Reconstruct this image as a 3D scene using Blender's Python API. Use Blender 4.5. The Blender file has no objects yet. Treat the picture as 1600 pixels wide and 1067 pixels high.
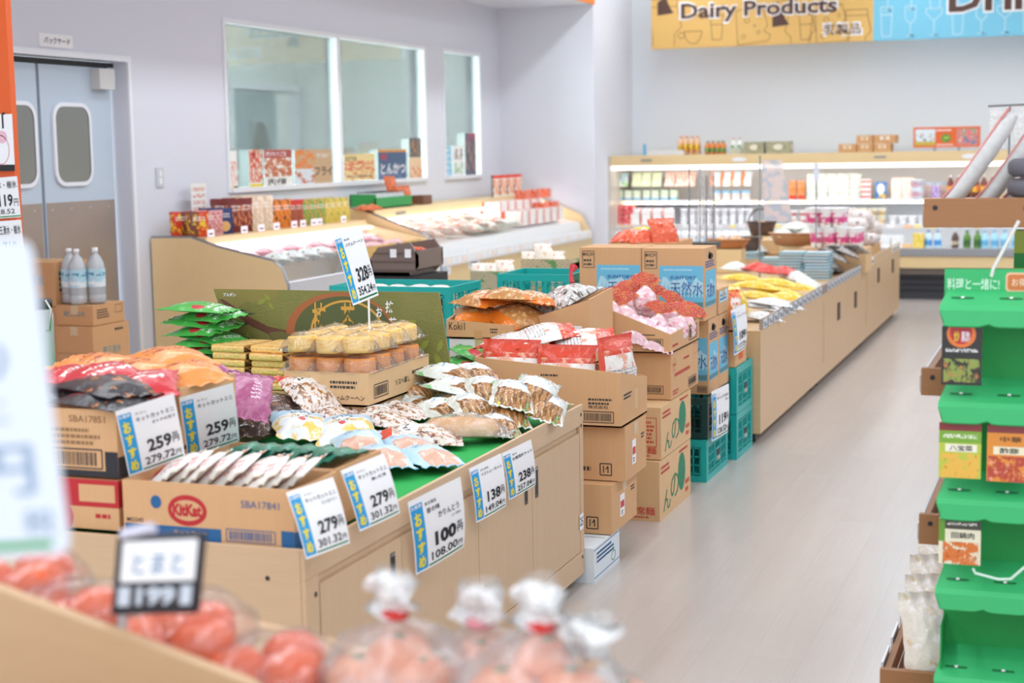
import bpy, bmesh, math, random
from mathutils import Vector, Matrix, noise as mnoise
R = random.Random(7)
SC = bpy.context.scene
COL = SC.collection
PI = math.pi

# ---------------------------------------------------------------- camera
FPX = 2468.8                      # focal length in pixels of a 1600 px wide frame
YAW, PITCH, ROLL = 0.34727528, 0.12063473, -0.01680523
CAM = Vector((0, 0, 1.6))
fw = Vector((-math.sin(YAW)*math.cos(PITCH), math.cos(YAW)*math.cos(PITCH), -math.sin(PITCH)))
r0 = Vector((math.cos(YAW), math.sin(YAW), 0)); u0 = r0.cross(fw)
rt = r0*math.cos(ROLL)+u0*math.sin(ROLL); up = -r0*math.sin(ROLL)+u0*math.cos(ROLL)
cd = bpy.data.cameras.new('camera'); cam = bpy.data.objects.new('camera', cd); COL.objects.link(cam)
cam.matrix_world = Matrix(((rt.x, up.x, -fw.x, CAM.x), (rt.y, up.y, -fw.y, CAM.y), (rt.z, up.z, -fw.z, CAM.z), (0, 0, 0, 1)))
cd.sensor_width = 36; cd.lens = FPX/1600*36; cd.clip_start = .05; cd.clip_end = 60
cd.dof.use_dof = True; cd.dof.focus_distance = 5.8; cd.dof.aperture_fstop = 2.9
SC.camera = cam

# ---------------------------------------------------------------- world, lights, exposure
W = bpy.data.worlds.new('world'); SC.world = W; W.use_nodes = True
W.node_tree.nodes['Background'].inputs[0].default_value = (.86, .93, 1, 1)
W.node_tree.nodes['Background'].inputs[1].default_value = 1.9
vs = SC.view_settings
vs.view_transform = 'Standard'; vs.look = 'None'; vs.gamma = 1; vs.exposure = 0.0; vs.use_curve_mapping = False


def area(name, loc, sx, sy, power, rot=(0, 0, 0), color=(.86, .935, 1)):
    l = bpy.data.lights.new(name, 'AREA'); l.shape = 'RECTANGLE'; l.size = sx; l.size_y = sy; l.energy = power; l.color = color
    o = bpy.data.objects.new(name, l); o.location = loc; o.rotation_euler = rot; COL.objects.link(o)
    return o


for X, P in ((-4.0, 215), (-1.6, 180), (1.0, 190), (3.4, 190)):
    area('ceiling_lamp', (X, 7.7, 3.84), .25, 19.2, P)
for z, p in ((1.37, 28), (.995, 13), (.735, 13)):
    area('fridge_lamp', (-1.35, 16.74 if z > 1.3 else 16.95, z), 6.9, .06, p, (math.radians(25), 0, 0), (1, .98, 1))
area('showcase_lamp', (-5.44, 13.95, 1.02), .08, 4.0, 11, (0, math.radians(-22), 0), (1, .96, .95))
area('showcase_lamp', (-5.44, 10.45, .975), .08, 2.3, 6, (0, math.radians(-22), 0), (1, .72, .82))


def at(x, y, X=None, Y=None, Z=None):
    """the point of the place seen at a pixel, on a plane"""
    d = fw+rt*((x-800)/FPX)-up*((y-533.5)/FPX)
    t = (X-CAM.x)/d.x if X is not None else (Y-CAM.y)/d.y if Y is not None else (Z-CAM.z)/d.z
    return CAM+d*t


# ---------------------------------------------------------------- materials
def lin(c):
    if isinstance(c, str):
        c = tuple(int(c[i:i+2], 16) for i in (0, 2, 4))
    return tuple(((x/255)/12.92 if x/255 < .04045 else ((x/255+.055)/1.055)**2.4) for x in c)+(1,)


class NT:
    def __init__(s, name):
        s.m = bpy.data.materials.new(name); s.m.use_nodes = True; s.t = s.m.node_tree
        s.b = s.t.nodes['Principled BSDF']; s.out = s.t.nodes['Material Output']

    def n(s, typ, **k):
        o = s.t.nodes.new('ShaderNode'+typ)
        for a, v in k.items():
            setattr(o, a, v)
        return o

    def l(s, a, b): s.t.links.new(a, b)

    def math(s, op, a, b=None):
        o = s.n('Math', operation=op)
        for i, v in enumerate((a, b)):
            if v is None: continue
            if isinstance(v, (int, float)): o.inputs[i].default_value = v
            else: s.l(v, o.inputs[i])
        return o.outputs[0]

    def mix(s, f, a, b):
        o = s.n('Mix', data_type='RGBA')
        if isinstance(f, (int, float)): o.inputs[0].default_value = f
        else: s.l(f, o.inputs[0])
        for i, v in ((6, a), (7, b)):
            if isinstance(v, tuple): o.inputs[i].default_value = v
            else: s.l(v, o.inputs[i])
        return o.outputs[2]

    def noise(s, vec, scale, detail=2, rough=.5, dim='3D'):
        o = s.n('TexNoise', noise_dimensions=dim)
        if vec is not None: s.l(vec, o.inputs['Vector'])
        o.inputs['Scale'].default_value = scale; o.inputs['Detail'].default_value = detail; o.inputs['Roughness'].default_value = rough
        return o.outputs[0]

    def mapping(s, vec, scale=(1, 1, 1), loc=(0, 0, 0), rot=(0, 0, 0)):
        o = s.n('Mapping'); s.l(vec, o.inputs[0]); o.inputs['Scale'].default_value = scale; o.inputs['Location'].default_value = loc
        o.inputs['Rotation'].default_value = rot
        return o.outputs[0]

    def bump(s, h, strength=.2, dist=.01):
        o = s.n('Bump'); o.inputs['Strength'].default_value = strength; o.inputs['Distance'].default_value = dist
        s.l(h, o.inputs['Height']); s.l(o.outputs[0], s.b.inputs['Normal'])


_mc = {}


def flat(c, rough=.6, metal=0, emit=0, coat=0, name=None):
    k = ('f', str(c), rough, metal, emit, coat)
    if k not in _mc:
        t = NT(name or 'paint'); t.b.inputs['Base Color'].default_value = lin(c); t.b.inputs['Roughness'].default_value = rough
        t.b.inputs['Metallic'].default_value = metal; t.b.inputs['Coat Weight'].default_value = coat
        if emit:
            t.b.inputs['Emission Color'].default_value = lin(c); t.b.inputs['Emission Strength'].default_value = emit
        _mc[k] = t.m
    return _mc[k]


def wood(c1, c2, sc=(30, 1.2, 30), rough=.5, grain=.5, name='wood'):
    t = NT(name); tc = t.n('TexCoord').outputs['Object']
    v = t.mapping(tc, sc)
    a = t.noise(v, 2.2, 4, .6); b = t.noise(t.mapping(tc, tuple(x*4 for x in sc)), 2.5, 2)
    f = t.math('MULTIPLY', t.math('ADD', a, b), grain)
    t.l(t.mix(f, lin(c1), lin(c2)), t.b.inputs['Base Color']); t.b.inputs['Roughness'].default_value = rough
    return t.m


def cardboard(c='C9A27A'):
    k = ('cb', c)
    if k not in _mc:
        t = NT('cardboard'); tc = t.n('TexCoord').outputs['Object']
        a = t.noise(tc, 6, 4, .6); b = t.noise(t.mapping(tc, (220, 220, 4)), 1, 1)
        f = t.math('MULTIPLY', t.math('ADD', a, b), .5)
        c1 = lin(c); c2 = tuple(x*.84 for x in c1[:3])+(1,)
        t.l(t.mix(f, c1, c2), t.b.inputs['Base Color']); t.b.inputs['Roughness'].default_value = .75
        _mc[k] = t.m
    return _mc[k]


def film(op=.14, tint='FFFFFF', wr=26, name='clear_film', rough=.12, gloss=.5):
    """clear plastic film: mostly see-through, shiny, crinkled"""
    k = ('fi', op, tint, wr, rough, gloss)
    if k not in _mc:
        t = NT(name); t.t.nodes.remove(t.b)
        tc = t.n('TexCoord').outputs['Object']
        h = t.noise(tc, wr, 3, .6)
        bp = t.n('Bump'); bp.inputs['Strength'].default_value = 1; bp.inputs['Distance'].default_value = .006; t.l(h, bp.inputs['Height'])
        tr = t.n('BsdfTransparent'); gl = t.n('BsdfGlossy'); gl.inputs['Roughness'].default_value = rough
        df = t.n('BsdfDiffuse'); df.inputs[0].default_value = lin(tint); tr.inputs[0].default_value = (.97, .97, .97, 1)
        t.l(bp.outputs[0], gl.inputs['Normal'])
        lw = t.n('LayerWeight'); lw.inputs[0].default_value = .35; t.l(bp.outputs[0], lw.inputs['Normal'])
        m1 = t.n('MixShader'); f = t.math('ADD', t.math('MULTIPLY', lw.outputs['Fresnel'], gloss), .04); t.l(f, m1.inputs[0])
        m2 = t.n('MixShader'); t.l(t.math('MULTIPLY', t.math('POWER', h, 2.0), op*4), m2.inputs[0])
        t.l(tr.outputs[0], m2.inputs[1]); t.l(df.outputs[0], m2.inputs[2])
        t.l(m2.outputs[0], m1.inputs[1]); t.l(gl.outputs[0], m1.inputs[2]); t.l(m1.outputs[0], t.out.inputs[0])
        _mc[k] = t.m
    return _mc[k]


def pack(name, bg, layers=(), rough=.3, crinkle=.5, wr=18, metal=0):
    """printed packaging; layers in UV: (kind, u0, u1, v0, v1, colour, extra)
    r rectangle, e ellipse, n blotches (scale, threshold), t lines of small print (rows), s slanted stripes (count)"""
    t = NT(name)
    tc = t.n('TexCoord'); uv = tc.outputs['UV']
    sx = t.n('SeparateXYZ'); t.l(uv, sx.inputs[0]); u, v = sx.outputs[0], sx.outputs[1]
    col = lin(bg)
    for i, L in enumerate(layers):
        kind, a, b, c, d, cc = L[:6]; ex = L[6] if len(L) > 6 else None
        ms = []
        if kind == 'e':
            du = t.math('DIVIDE', t.math('SUBTRACT', u, (a+b)/2), (b-a)/2); dv = t.math('DIVIDE', t.math('SUBTRACT', v, (c+d)/2), (d-c)/2)
            ms.append(t.math('LESS_THAN', t.math('ADD', t.math('MULTIPLY', du, du), t.math('MULTIPLY', dv, dv)), 1))
        else:
            if a > 0: ms.append(t.math('GREATER_THAN', u, a))
            if b < 1: ms.append(t.math('LESS_THAN', u, b))
            if c > 0: ms.append(t.math('GREATER_THAN', v, c))
            if d < 1: ms.append(t.math('LESS_THAN', v, d))
        if kind == 'n':
            nz = t.noise(t.mapping(uv, (1, ex[2] if len(ex) > 2 else 1, 1), (i*3.7, i*1.3, i)), ex[0]*1.5, 4, .62)
            sf = t.n('Clamp'); t.l(t.math('MULTIPLY', t.math('SUBTRACT', nz, ex[1]), 14), sf.inputs[0]); ms.append(sf.outputs[0])
        if kind == 't':
            rows = ex or 4
            fr = t.math('FRACT', t.math('MULTIPLY', t.math('SUBTRACT', v, c), rows/(d-c)))
            ms.append(t.math('GREATER_THAN', fr, .4))
            nz = t.noise(t.mapping(uv, (rows*2.2/(d-c), rows*1.6/(d-c), 1), (i, 0, 0)), 1.6, 1)
            ms.append(t.math('GREATER_THAN', nz, .5))
        if kind == 's':
            fr = t.math('FRACT', t.math('MULTIPLY', t.math('ADD', u, t.math('MULTIPLY', v, .5)), ex))
            ms.append(t.math('GREATER_THAN', fr, .5))
        f = ms[0] if ms else 1.0
        for q in ms[1:]: f = t.math('MULTIPLY', f, q)
        col = t.mix(f, col, lin(cc))
    if isinstance(col, tuple): t.b.inputs['Base Color'].default_value = col
    else: t.l(col, t.b.inputs['Base Color'])
    t.b.inputs['Roughness'].default_value = rough; t.b.inputs['Metallic'].default_value = metal
    if crinkle:
        t.bump(t.noise(tc.outputs['Object'], wr, 3, .55), crinkle, .012)
    return t.m


# ---------------------------------------------------------------- mesh building
class Frame:
    def __init__(s, o, u, v):
        s.o = Vector(o); s.u = Vector(u).normalized(); s.v = Vector(v).normalized(); s.n = s.u.cross(s.v).normalized()

    def p(s, a, b, c=0): return s.o+s.u*a+s.v*b+s.n*c


_gc = {}


def glyphs(st, bold=0.0):
    k = (st, bold)
    if k not in _gc:
        c = bpy.data.curves.new('t', 'FONT'); c.body = st; c.resolution_u = 2; c.offset = bold; c.fill_mode = 'FRONT'
        o = bpy.data.objects.new('t', c); COL.objects.link(o)
        dg = bpy.context.evaluated_depsgraph_get(); dg.update()
        e = o.evaluated_get(dg); m = e.to_mesh()
        vv = [(x.co.x, x.co.y) for x in m.vertices]; ff = [tuple(p.vertices) for p in m.polygons]
        e.to_mesh_clear(); bpy.data.objects.remove(o); bpy.data.curves.remove(c)
        if not vv: vv = [(0, 0), (1, 0), (1, 1)]; ff = [(0, 1, 2)]
        x0 = min(a for a, b in vv); x1 = max(a for a, b in vv); y0 = min(b for a, b in vv); y1 = max(b for a, b in vv)
        _gc[k] = ([((a-x0)/(x1-x0), (b-y0)/(y1-y0)) for a, b in vv], ff)
    return _gc[k]


ROOT = {}


class MB:
    def __init__(s): s.v = []; s.f = []; s.mi = []; s.uv = []; s.mats = []; s.sm = []

    def m(s, mat):
        if mat not in s.mats: s.mats.append(mat)
        return s.mats.index(mat)

    def add(s, vs_, fs, mat, uvs=None, smooth=False):
        b = len(s.v); s.v += [Vector(x) for x in vs_]; k = s.m(mat)
        for f in fs:
            s.f.append(tuple(b+i for i in f)); s.mi.append(k); s.sm.append(smooth)
            s.uv.append([uvs[i] for i in f] if uvs else None)
        return s

    def box(s, x0, x1, y0, y1, z0, z1, mat):
        p = [(x, y, z) for z in (z0, z1) for y in (y0, y1) for x in (x0, x1)]
        F_ = [(0, 1, 5, 4), (1, 3, 7, 5), (3, 2, 6, 7), (2, 0, 4, 6), (4, 5, 7, 6), (2, 3, 1, 0)]
        b = len(s.v); s.v += [Vector(x) for x in p]; k = s.m(mat)
        for f in F_:
            s.f.append(tuple(b+i for i in f)); s.mi.append(k); s.sm.append(False); s.uv.append([(0, 0), (1, 0), (1, 1), (0, 1)])
        return s

    def poly(s, pts, mat, uvs=None): return s.add(pts, [tuple(range(len(pts)))], mat, uvs)

    def quad(s, pts, mat): return s.add(pts, [(0, 1, 2, 3)], mat, [(0, 0), (1, 0), (1, 1), (0, 1)])

    def rect(s, F, a0, b0, a1, b1, mat, c=.0006): return s.quad([F.p(a0, b0, c), F.p(a1, b0, c), F.p(a1, b1, c), F.p(a0, b1, c)], mat)

    def grid(s, F, a0, b0, a1, b1, mat, nx=8, ny=8, c=0):
        vs_ = [F.p(a0+(a1-a0)*i/nx, b0+(b1-b0)*j/ny, c) for j in range(ny+1) for i in range(nx+1)]
        uv = [(i/nx, j/ny) for j in range(ny+1) for i in range(nx+1)]
        return s.add(vs_, [(j*(nx+1)+i, j*(nx+1)+i+1, (j+1)*(nx+1)+i+1, (j+1)*(nx+1)+i) for j in range(ny) for i in range(nx)], mat, uv)

    def ell(s, F, a, b, ra, rb, mat, c=.0006, n=24, a0=0, a1=2*PI):
        full = abs(a1-a0-2*PI) < 1e-3
        pts = [F.p(a+ra*math.cos(a0+(a1-a0)*i/n), b+rb*math.sin(a0+(a1-a0)*i/n), c) for i in range(n if full else n+1)]
        return s.poly(pts, mat)

    def ring(s, F, a, b, ra, rb, w, mat, c=.0006, n=24, a0=0, a1=2*PI):
        vs_ = []
        for i in range(n+1):
            t = a0+(a1-a0)*i/n; ca, sa = math.cos(t), math.sin(t)
            vs_ += [F.p(a+(ra-w)*ca, b+(rb-w)*sa, c), F.p(a+ra*ca, b+rb*sa, c)]
        return s.add(vs_, [(2*i, 2*i+1, 2*i+3, 2*i+2) for i in range(n)], mat)

    def line(s, F, pts, w, mat, c=.0006):
        for (a, b), (a2, b2) in zip(pts, pts[1:]):
            d = Vector((a2-a, b2-b)); L = d.length or 1; n = Vector((-d.y, d.x))/L*w/2
            s.poly([F.p(a+n.x, b+n.y, c), F.p(a-n.x, b-n.y, c), F.p(a2-n.x, b2-n.y, c), F.p(a2+n.x, b2+n.y, c)], mat)
        return s

    def text(s, F, st, a0, b0, a1, b1, mat, c=.0012, bold=.01):
        vv, ff = glyphs(st, bold)
        return s.add([F.p(a0+(a1-a0)*x, b0+(b1-b0)*y, c) for x, y in vv], ff, mat)

    def vtext(s, F, st, a0, b0, a1, b1, mat, c=.0012, bold=.02):
        n = len(st); h = (b1-b0)/n
        for i, ch in enumerate(st):
            s.text(F, ch, a0, b1-h*(i+.94), a1, b1-h*(i+.06), mat, c, bold)
        return s

    def tube(s, pts, r, mat, n=8, cap=True):
        pts = [Vector(p) for p in pts]; rs = r if isinstance(r, (list, tuple)) else [r]*len(pts)
        vs_ = []; N = len(pts); ref = None
        for i, p in enumerate(pts):
            d = (pts[min(i+1, N-1)]-pts[max(i-1, 0)]).normalized()
            if ref is None: ref = Vector((0, 0, 1)) if abs(d.z) < .9 else Vector((1, 0, 0))
            a = (ref-d*ref.dot(d)).normalized(); ref = a; b = d.cross(a)
            vs_ += [p+(a*math.cos(2*PI*k/n)+b*math.sin(2*PI*k/n))*rs[i] for k in range(n)]
        fs = [(i*n+k, i*n+(k+1) % n, (i+1)*n+(k+1) % n, (i+1)*n+k) for i in range(N-1) for k in range(n)]
        s.add(vs_, fs, mat, smooth=True)
        if cap: s.add(vs_[:n], [tuple(range(n))[::-1]], mat); s.add(vs_[-n:], [tuple(range(n))], mat)
        return s

    def lathe(s, prof, mat, o=(0, 0, 0), n=16, uv=True, sx=1, sy=1, smooth=True):
        o = Vector(o); vs_ = []; uvs = []; zs = [z for r_, z in prof]; zr = (max(zs)-min(zs)) or 1
        for r_, z in prof:
            for k in range(n+1):
                t = 2*PI*k/n; vs_.append(o+Vector((r_*math.cos(t)*sx, r_*math.sin(t)*sy, z))); uvs.append((k/n, (z-min(zs))/zr))
        m_ = n+1
        fs = [(i*m_+k, i*m_+k+1, (i+1)*m_+k+1, (i+1)*m_+k) for i in range(len(prof)-1) for k in range(n)]
        return s.add(vs_, fs, mat, uvs, smooth)

    def prism(s, out, axis, d0, d1, mat):
        """2-D outline extruded along an axis; outline is (x,z) for 'y', (y,z) for 'x', (x,y) for 'z'"""
        def P(q, d): return (q[0], d, q[1]) if axis == 'y' else (d, q[0], q[1]) if axis == 'x' else (q[0], q[1], d)
        n = len(out); vs_ = [P(q, d0) for q in out]+[P(q, d1) for q in out]
        return s.add(vs_, [tuple(range(n))[::-1], tuple(range(n, 2*n))]+[(i, (i+1) % n, n+(i+1) % n, n+i) for i in range(n)], mat)

    def warp(s, fn): s.v = [Vector(fn(p)) for p in s.v]; return s

    def build(s, name, parent=None, label=None, cat=None, group=None, kind=None, origin=None, bevel=0, mod=None):
        me = bpy.data.meshes.new(name); o = bpy.data.objects.new(name, me)
        if parent is not None:
            rl = ROOT.get(parent.name, Vector((0, 0, 0))); o.parent = parent; ROOT[o.name] = rl; off = rl; KIDS.setdefault(parent.name, []).append(o)
        else:
            if origin is None:
                xs = [p.x for p in s.v]; ys = [p.y for p in s.v]; origin = ((min(xs)+max(xs))/2, (min(ys)+max(ys))/2, min(p.z for p in s.v))
            off = Vector(origin); o.location = off; ROOT[o.name] = off.copy()
        me.from_pydata([p-off for p in s.v], [], s.f)
        for mt in s.mats: me.materials.append(mt)
        me.polygons.foreach_set('material_index', s.mi); me.polygons.foreach_set('use_smooth', s.sm)
        if any(x is not None for x in s.uv):
            ul = me.uv_layers.new(); k = 0
            for f, x in zip(s.f, s.uv):
                for i in range(len(f)):
                    if x: ul.data[k].uv = x[i]
                    k += 1
        me.validate(clean_customdata=False); me.update()
        COL.objects.link(o)
        if bevel:
            b = o.modifiers.new('bevel', 'BEVEL'); b.width = bevel; b.segments = 2; b.limit_method = 'ANGLE'; b.angle_limit = .6
        tag(o, label, cat, group, kind)
        return o


def tag(o, label=None, cat=None, group=None, kind=None):
    if label: o['label'] = label
    if cat: o['category'] = cat
    if group: o['group'] = group
    if kind: o['kind'] = kind
    return o


def thing(name, label, cat, loc=(0, 0, 0), group=None):
    o = bpy.data.objects.new(name, None); o.empty_display_size = .05; o.location = loc; COL.objects.link(o); ROOT[o.name] = Vector(loc)
    return tag(o, label, cat, group)


KIDS = {}


def dup(o, loc=None, rot=None, label=None, parent=None, scale=None, group=None):
    """copy a thing with copies of its parts and sub-parts"""
    c = o.copy(); COL.objects.link(c)
    if parent is not None: c.parent = parent
    if loc is not None: c.location = loc; ROOT[c.name] = Vector(loc)
    if rot is not None: c.rotation_euler = rot
    if scale is not None: c.scale = scale if isinstance(scale, tuple) else (scale,)*3
    if label: c['label'] = label
    if group: c['group'] = group
    KIDS[c.name] = [dup(ch, parent=c) for ch in KIDS.get(o.name, ())]
    return c


class Series:
    """first call moves the built thing itself, later calls copy it"""
    def __init__(s, o): s.o = o; s.used = False

    def put(s, loc, rot=(0, 0, 0), label=None, scale=None, group=None):
        if not s.used:
            s.used = True; o = s.o; o.location = loc; o.rotation_euler = rot
            if scale is not None: o.scale = scale if isinstance(scale, tuple) else (scale,)*3
            if label: o['label'] = label
            if group: o['group'] = group
            return o
        return dup(s.o, loc, rot, label, scale=scale if scale is not None else (1, 1, 1), group=group)


ORD = ('first', 'second', 'third', 'fourth', 'fifth', 'sixth', 'seventh', 'eighth', 'ninth', 'tenth', 'eleventh', 'twelfth', 'thirteenth', 'fourteenth')

# ================================================================ materials of the place
WALL = flat((222, 224, 234), .7, name='wall_paint')
WHITE = flat((240, 241, 244), .5, name='white')
PAPER = flat((246, 246, 248), .6, name='paper')
BLACK = flat((24, 24, 28), .5, name='black')
INK = flat((38, 38, 44), .6, name='ink')
GREYM = flat((150, 152, 156), .35, metal=.8, name='grey_metal')
STEEL = flat((196, 190, 184), .28, metal=.9, name='steel')
CAB = wood('D9BB98', 'C9A681', (26, 26, 1.1), .45, .5, 'beech_laminate_upright')
CABH = wood('D9BB98', 'C9A681', (1.6, 1.6, 30), .45, .5, 'beech_laminate_lying')
MAPLE = wood('EBD3A4', 'E2C48F', (1.2, 20, 20), .4, .5, 'maple_laminate')
ENDW = wood('F6D8A6', 'F0CF9A', (3, 3, 1), .4, .5, 'end_panel_laminate')
SHELFW = wood('A9764C', '99683F', (2, 20, 20), .5, .5, 'brown_shelf_wood')
CB = cardboard('E0B080'); CB2 = cardboard('D8A472'); CB3 = cardboard('E8C090')
TEAL = flat((18, 172, 166), .4, name='teal_plastic'); DTEAL = flat((14, 62, 62), .4, name='dark_green_plastic')
ORANGE = flat((232, 100, 42), .5, name='orange_board')
CLEAR = film()

# ---------------------------------------------------------------- floor
t = NT('vinyl_plank_floor'); tc = t.n('TexCoord').outputs['Object']
a = t.noise(t.mapping(tc, (60, 2.2, 1)), 1.5, 4, .65); b = t.noise(t.mapping(tc, (9, .5, 1)), 1, 2)
br = t.n('TexBrick'); t.l(t.mapping(tc, (1, 1, 1), (0, 0, 0), (0, 0, PI/2)), br.inputs['Vector'])
br.inputs['Scale'].default_value = 1; br.inputs['Brick Width'].default_value = .95; br.inputs['Row Height'].default_value = .16; br.inputs['Mortar Size'].default_value = .0008
br.inputs['Color1'].default_value = lin('CDC4BF'); br.inputs['Color2'].default_value = lin('C8BEB8'); br.inputs['Mortar'].default_value = lin('BCB0A8')
f = t.math('MULTIPLY', t.math('ADD', a, b), .45)
t.l(t.mix(f, br.outputs[0], lin('B8AEA8')), t.b.inputs['Base Color'])
t.b.inputs['Roughness'].default_value = .24; t.b.inputs['Specular IOR Level'].default_value = .5
t.bump(a, .04, .002)
FLOOR = t.m


def struct(mb, name, **k): return mb.build(name, kind='structure', **k)


struct(MB().box(-6.3, 6, -2.5, 17.8, -.1, 0, FLOOR), 'floor')
struct(MB().box(-6.3, 6, -2.5, 17.8, 3.9, 4.0, flat((232, 230, 230), .8)), 'ceiling')
XW = -5.92
w = MB()
for y0, y1, z0, z1 in ((-2.5, 7.38, 0, 3.9), (7.38, 9.02, 2.215, 3.9), (9.02, 10.27, 0, 3.9), (10.27, 14.05, 0, 1.32), (10.27, 14.05, 2.59, 3.9), (14.05, 14.48, 0, 3.9), (14.48, 15.51, 0, 1.32), (14.48, 15.51, 2.60, 3.9), (15.51, 16.1, 0, 3.9)):
    w.box(XW-.15, XW, y0, y1, z0, z1, WALL)
struct(w, 'wall_left')
struct(MB().box(-6.07, -4.865, 16.1, 17.6, 0, 3.9, WALL), 'wall_pillar')
struct(MB().box(-4.865, 6, 17.6, 17.75, 0, 3.9, flat((226, 232, 240), .7)), 'wall_back')
struct(MB().box(5.85, 6, -2.5, 17.6, 0, 3.9, WALL), 'wall_right')
struct(MB().box(XW, -4.865, -2.5, 16.1, 3.09, 3.9, WALL), 'trim_1')
struct(MB().box(-4.865, -4.845, -2.5, 16.095, 3.09, 3.5, flat((240, 130, 50), .5)), 'trim_2')
struct(MB().box(XW, XW+.012, 9.06, 9.2, 0, .08, flat((180, 178, 180))), 'baseboard_left')
# the room behind the windows
RB = flat((236, 240, 236), .7, name='back_room_paint')
struct(MB().box(-9.2, -9.1, 9.1, 17.6, 0, 3.2, RB).box(-9.1, -6.08, 17.5, 17.6, 0, 3.2, RB).box(-9.1, -6.08, 9.1, 9.2, 0, 3.2, RB).box(-9.1, -6.08, 9.2, 17.5, 3.15, 3.25, RB).box(-9.1, -6.08, 9.2, 17.5, -.05, 0, RB), 'wall_back_room')
area('back_room_fill', (-6.5, 13.2, 2.95), .4, 7, 900, (0, math.radians(50), 0), color=(.93, .98, 1))  # added fill light, tilted at the far wall to brighten the room

t = NT('window_glass'); t.t.nodes.remove(t.b)
tr = t.n('BsdfTransparent'); gl = t.n('BsdfGlossy'); gl.inputs['Roughness'].default_value = .03; tr.inputs[0].default_value = (.93, .975, .97, 1)
lw = t.n('LayerWeight'); lw.inputs[0].default_value = .25; m1 = t.n('MixShader')
t.l(t.math('ADD', t.math('MULTIPLY', lw.outputs['Fresnel'], .9), .06), m1.inputs[0]); t.l(tr.outputs[0], m1.inputs[1]); t.l(gl.outputs[0], m1.inputs[2]); t.l(m1.outputs[0], t.out.inputs[0])
GLASS = t.m
FRM = flat((236, 238, 244), .35, name='window_frame_white')


def window(n, y0, y1, z0, z1, mull=None):
    r = thing('window_%d' % n, None, None, (XW, (y0+y1)/2, z0)); r['kind'] = 'structure'
    fr = MB(); wd = .035
    xa, xb = XW-.1, XW+.012
    fr.box(xa, xb, y0, y0+wd, z0, z1, FRM).box(xa, xb, y1-wd, y1, z0, z1, FRM).box(xa, xb, y0+wd, y1-wd, z1-wd, z1, FRM).box(xa, xb+.02, y0+wd, y1-wd, z0, z0+wd, FRM)
    if mull: fr.box(xa, xb, mull-.03, mull+.03, z0+wd, z1-wd, FRM)
    fr.build('window_frame', r)
    for a, b in (((y0+wd, mull-.03), (mull+.03, y1-wd)) if mull else ((y0+wd, y1-wd),)):
        MB().box(XW-.045, XW-.037, a, b, z0+wd, z1-wd, GLASS).build('pane', r)


window(1, 10.27, 14.05, 1.32, 2.59, 12.17)
window(2, 14.48, 15.51, 1.32, 2.60)

# a door and a pale duct in the room behind the glass
d = thing('door_2', None, None, (-9.05, 12.9, 0)); d['kind'] = 'structure'
RD = flat((158, 174, 178), .4, name='grey_door')
ya = at(360, 145, X=-9.05).y; yb = at(458, 145, X=-9.05).y; zt = at(400, 140, X=-9.05).z
MB().box(-9.1, -9.0, ya-.1, ya, 0, zt, FRM).box(-9.1, -9.0, yb, yb+.08, 0, zt, FRM).box(-9.1, -9.0, ya-.1, yb+.08, zt, zt+.08, FRM).build('door_frame', d)
MB().box(-9.09, -9.04, ya+.03, yb-.45, 0, zt-.04, RD).build('door_leaf', d)
ybm = yb-.45
g = MB(); F = Frame((-9.035, 0, 0), (0, 1, 0), (0, 0, 1))
zc = at(405, 215, X=-9.03).z
for k in range(1): g.rect(F, ya+(ybm-ya)*.42, zc-.35, ya+(ybm-ya)*.82, zc+.18, flat((120, 128, 122), .2)).ring(F, ya+(ybm-ya)*.62, zc-.08, (ybm-ya)*.22, .3, .02, FRM, .002)
g.build('door_window', d)

# ---------------------------------------------------------------- swing door to the back yard
DX = -6.0
d = thing('door_1', None, None, (DX, 8.2, 0)); d['kind'] = 'structure'
LEAF = flat((192, 206, 220), .35, name='pale_blue_door_panel')
t = NT('brushed_kick_plate'); tc = t.n('TexCoord').outputs['Object']
nz = t.noise(t.mapping(tc, (1, 1.2, 1.2)), 2, 3)
t.l(t.mix(nz, lin('B8ABA0'), lin('A39A94')), t.b.inputs['Base Color']); t.b.inputs['Metallic'].default_value = .65; t.b.inputs['Roughness'].default_value = .35
KICK = t.m


def rrect(F, cx, cy, w, h, r, n=6):
    o = []
    for qx, qy, a0 in ((1, 1, 0), (-1, 1, PI/2), (-1, -1, PI), (1, -1, 1.5*PI)):
        for i in range(n+1):
            a = a0+PI/2*i/n; o.append((cx+qx*(w/2-r)+r*math.cos(a), cy+qy*(h/2-r)+r*math.sin(a)))
    return o


for k, (y0, y1) in enumerate(((7.42, 8.165), (8.195, 8.94))):
    lf = MB().box(DX-.04, DX, y0, y1, .02, 2.17, LEAF).build('door_leaf', d)
    MB().box(DX, DX+.004, y0+.01, y1-.01, .03, 1.322, KICK).build('kick_plate', lf)
    F = Frame((DX+.001, 0, 0), (0, 1, 0), (0, 0, 1)); cy = (8.30+8.69)/2 if k else 7.93
    g = MB(); o1 = rrect(F, cy, 1.68, .40, .52, .1); o2 = rrect(F, cy, 1.68, .35, .47, .08)
    g.poly([F.p(a, b, .012) for a, b in o2], flat((128, 130, 124), .15))
    n = len(o1); g.add([F.p(a, b, .016) for a, b in o1]+[F.p(a, b, .016) for a, b in o2]+[F.p(a, b, 0) for a, b in o1], [(i, (i+1) % n, n+(i+1) % n, n+i) for i in range(n)]+[(2*n+i, 2*n+(i+1) % n, (i+1) % n, i) for i in range(n)], FRM)
    g.build('door_window', lf)
    g = MB()
    for q in range(4): g.ell(Frame((DX+.0045, 0, 0), (0, 1, 0), (0, 0, 1)), y0+.06+q*.2, 1.28, .01, .01, STEEL, .001, 10)
    g.build('screws', lf)
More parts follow.
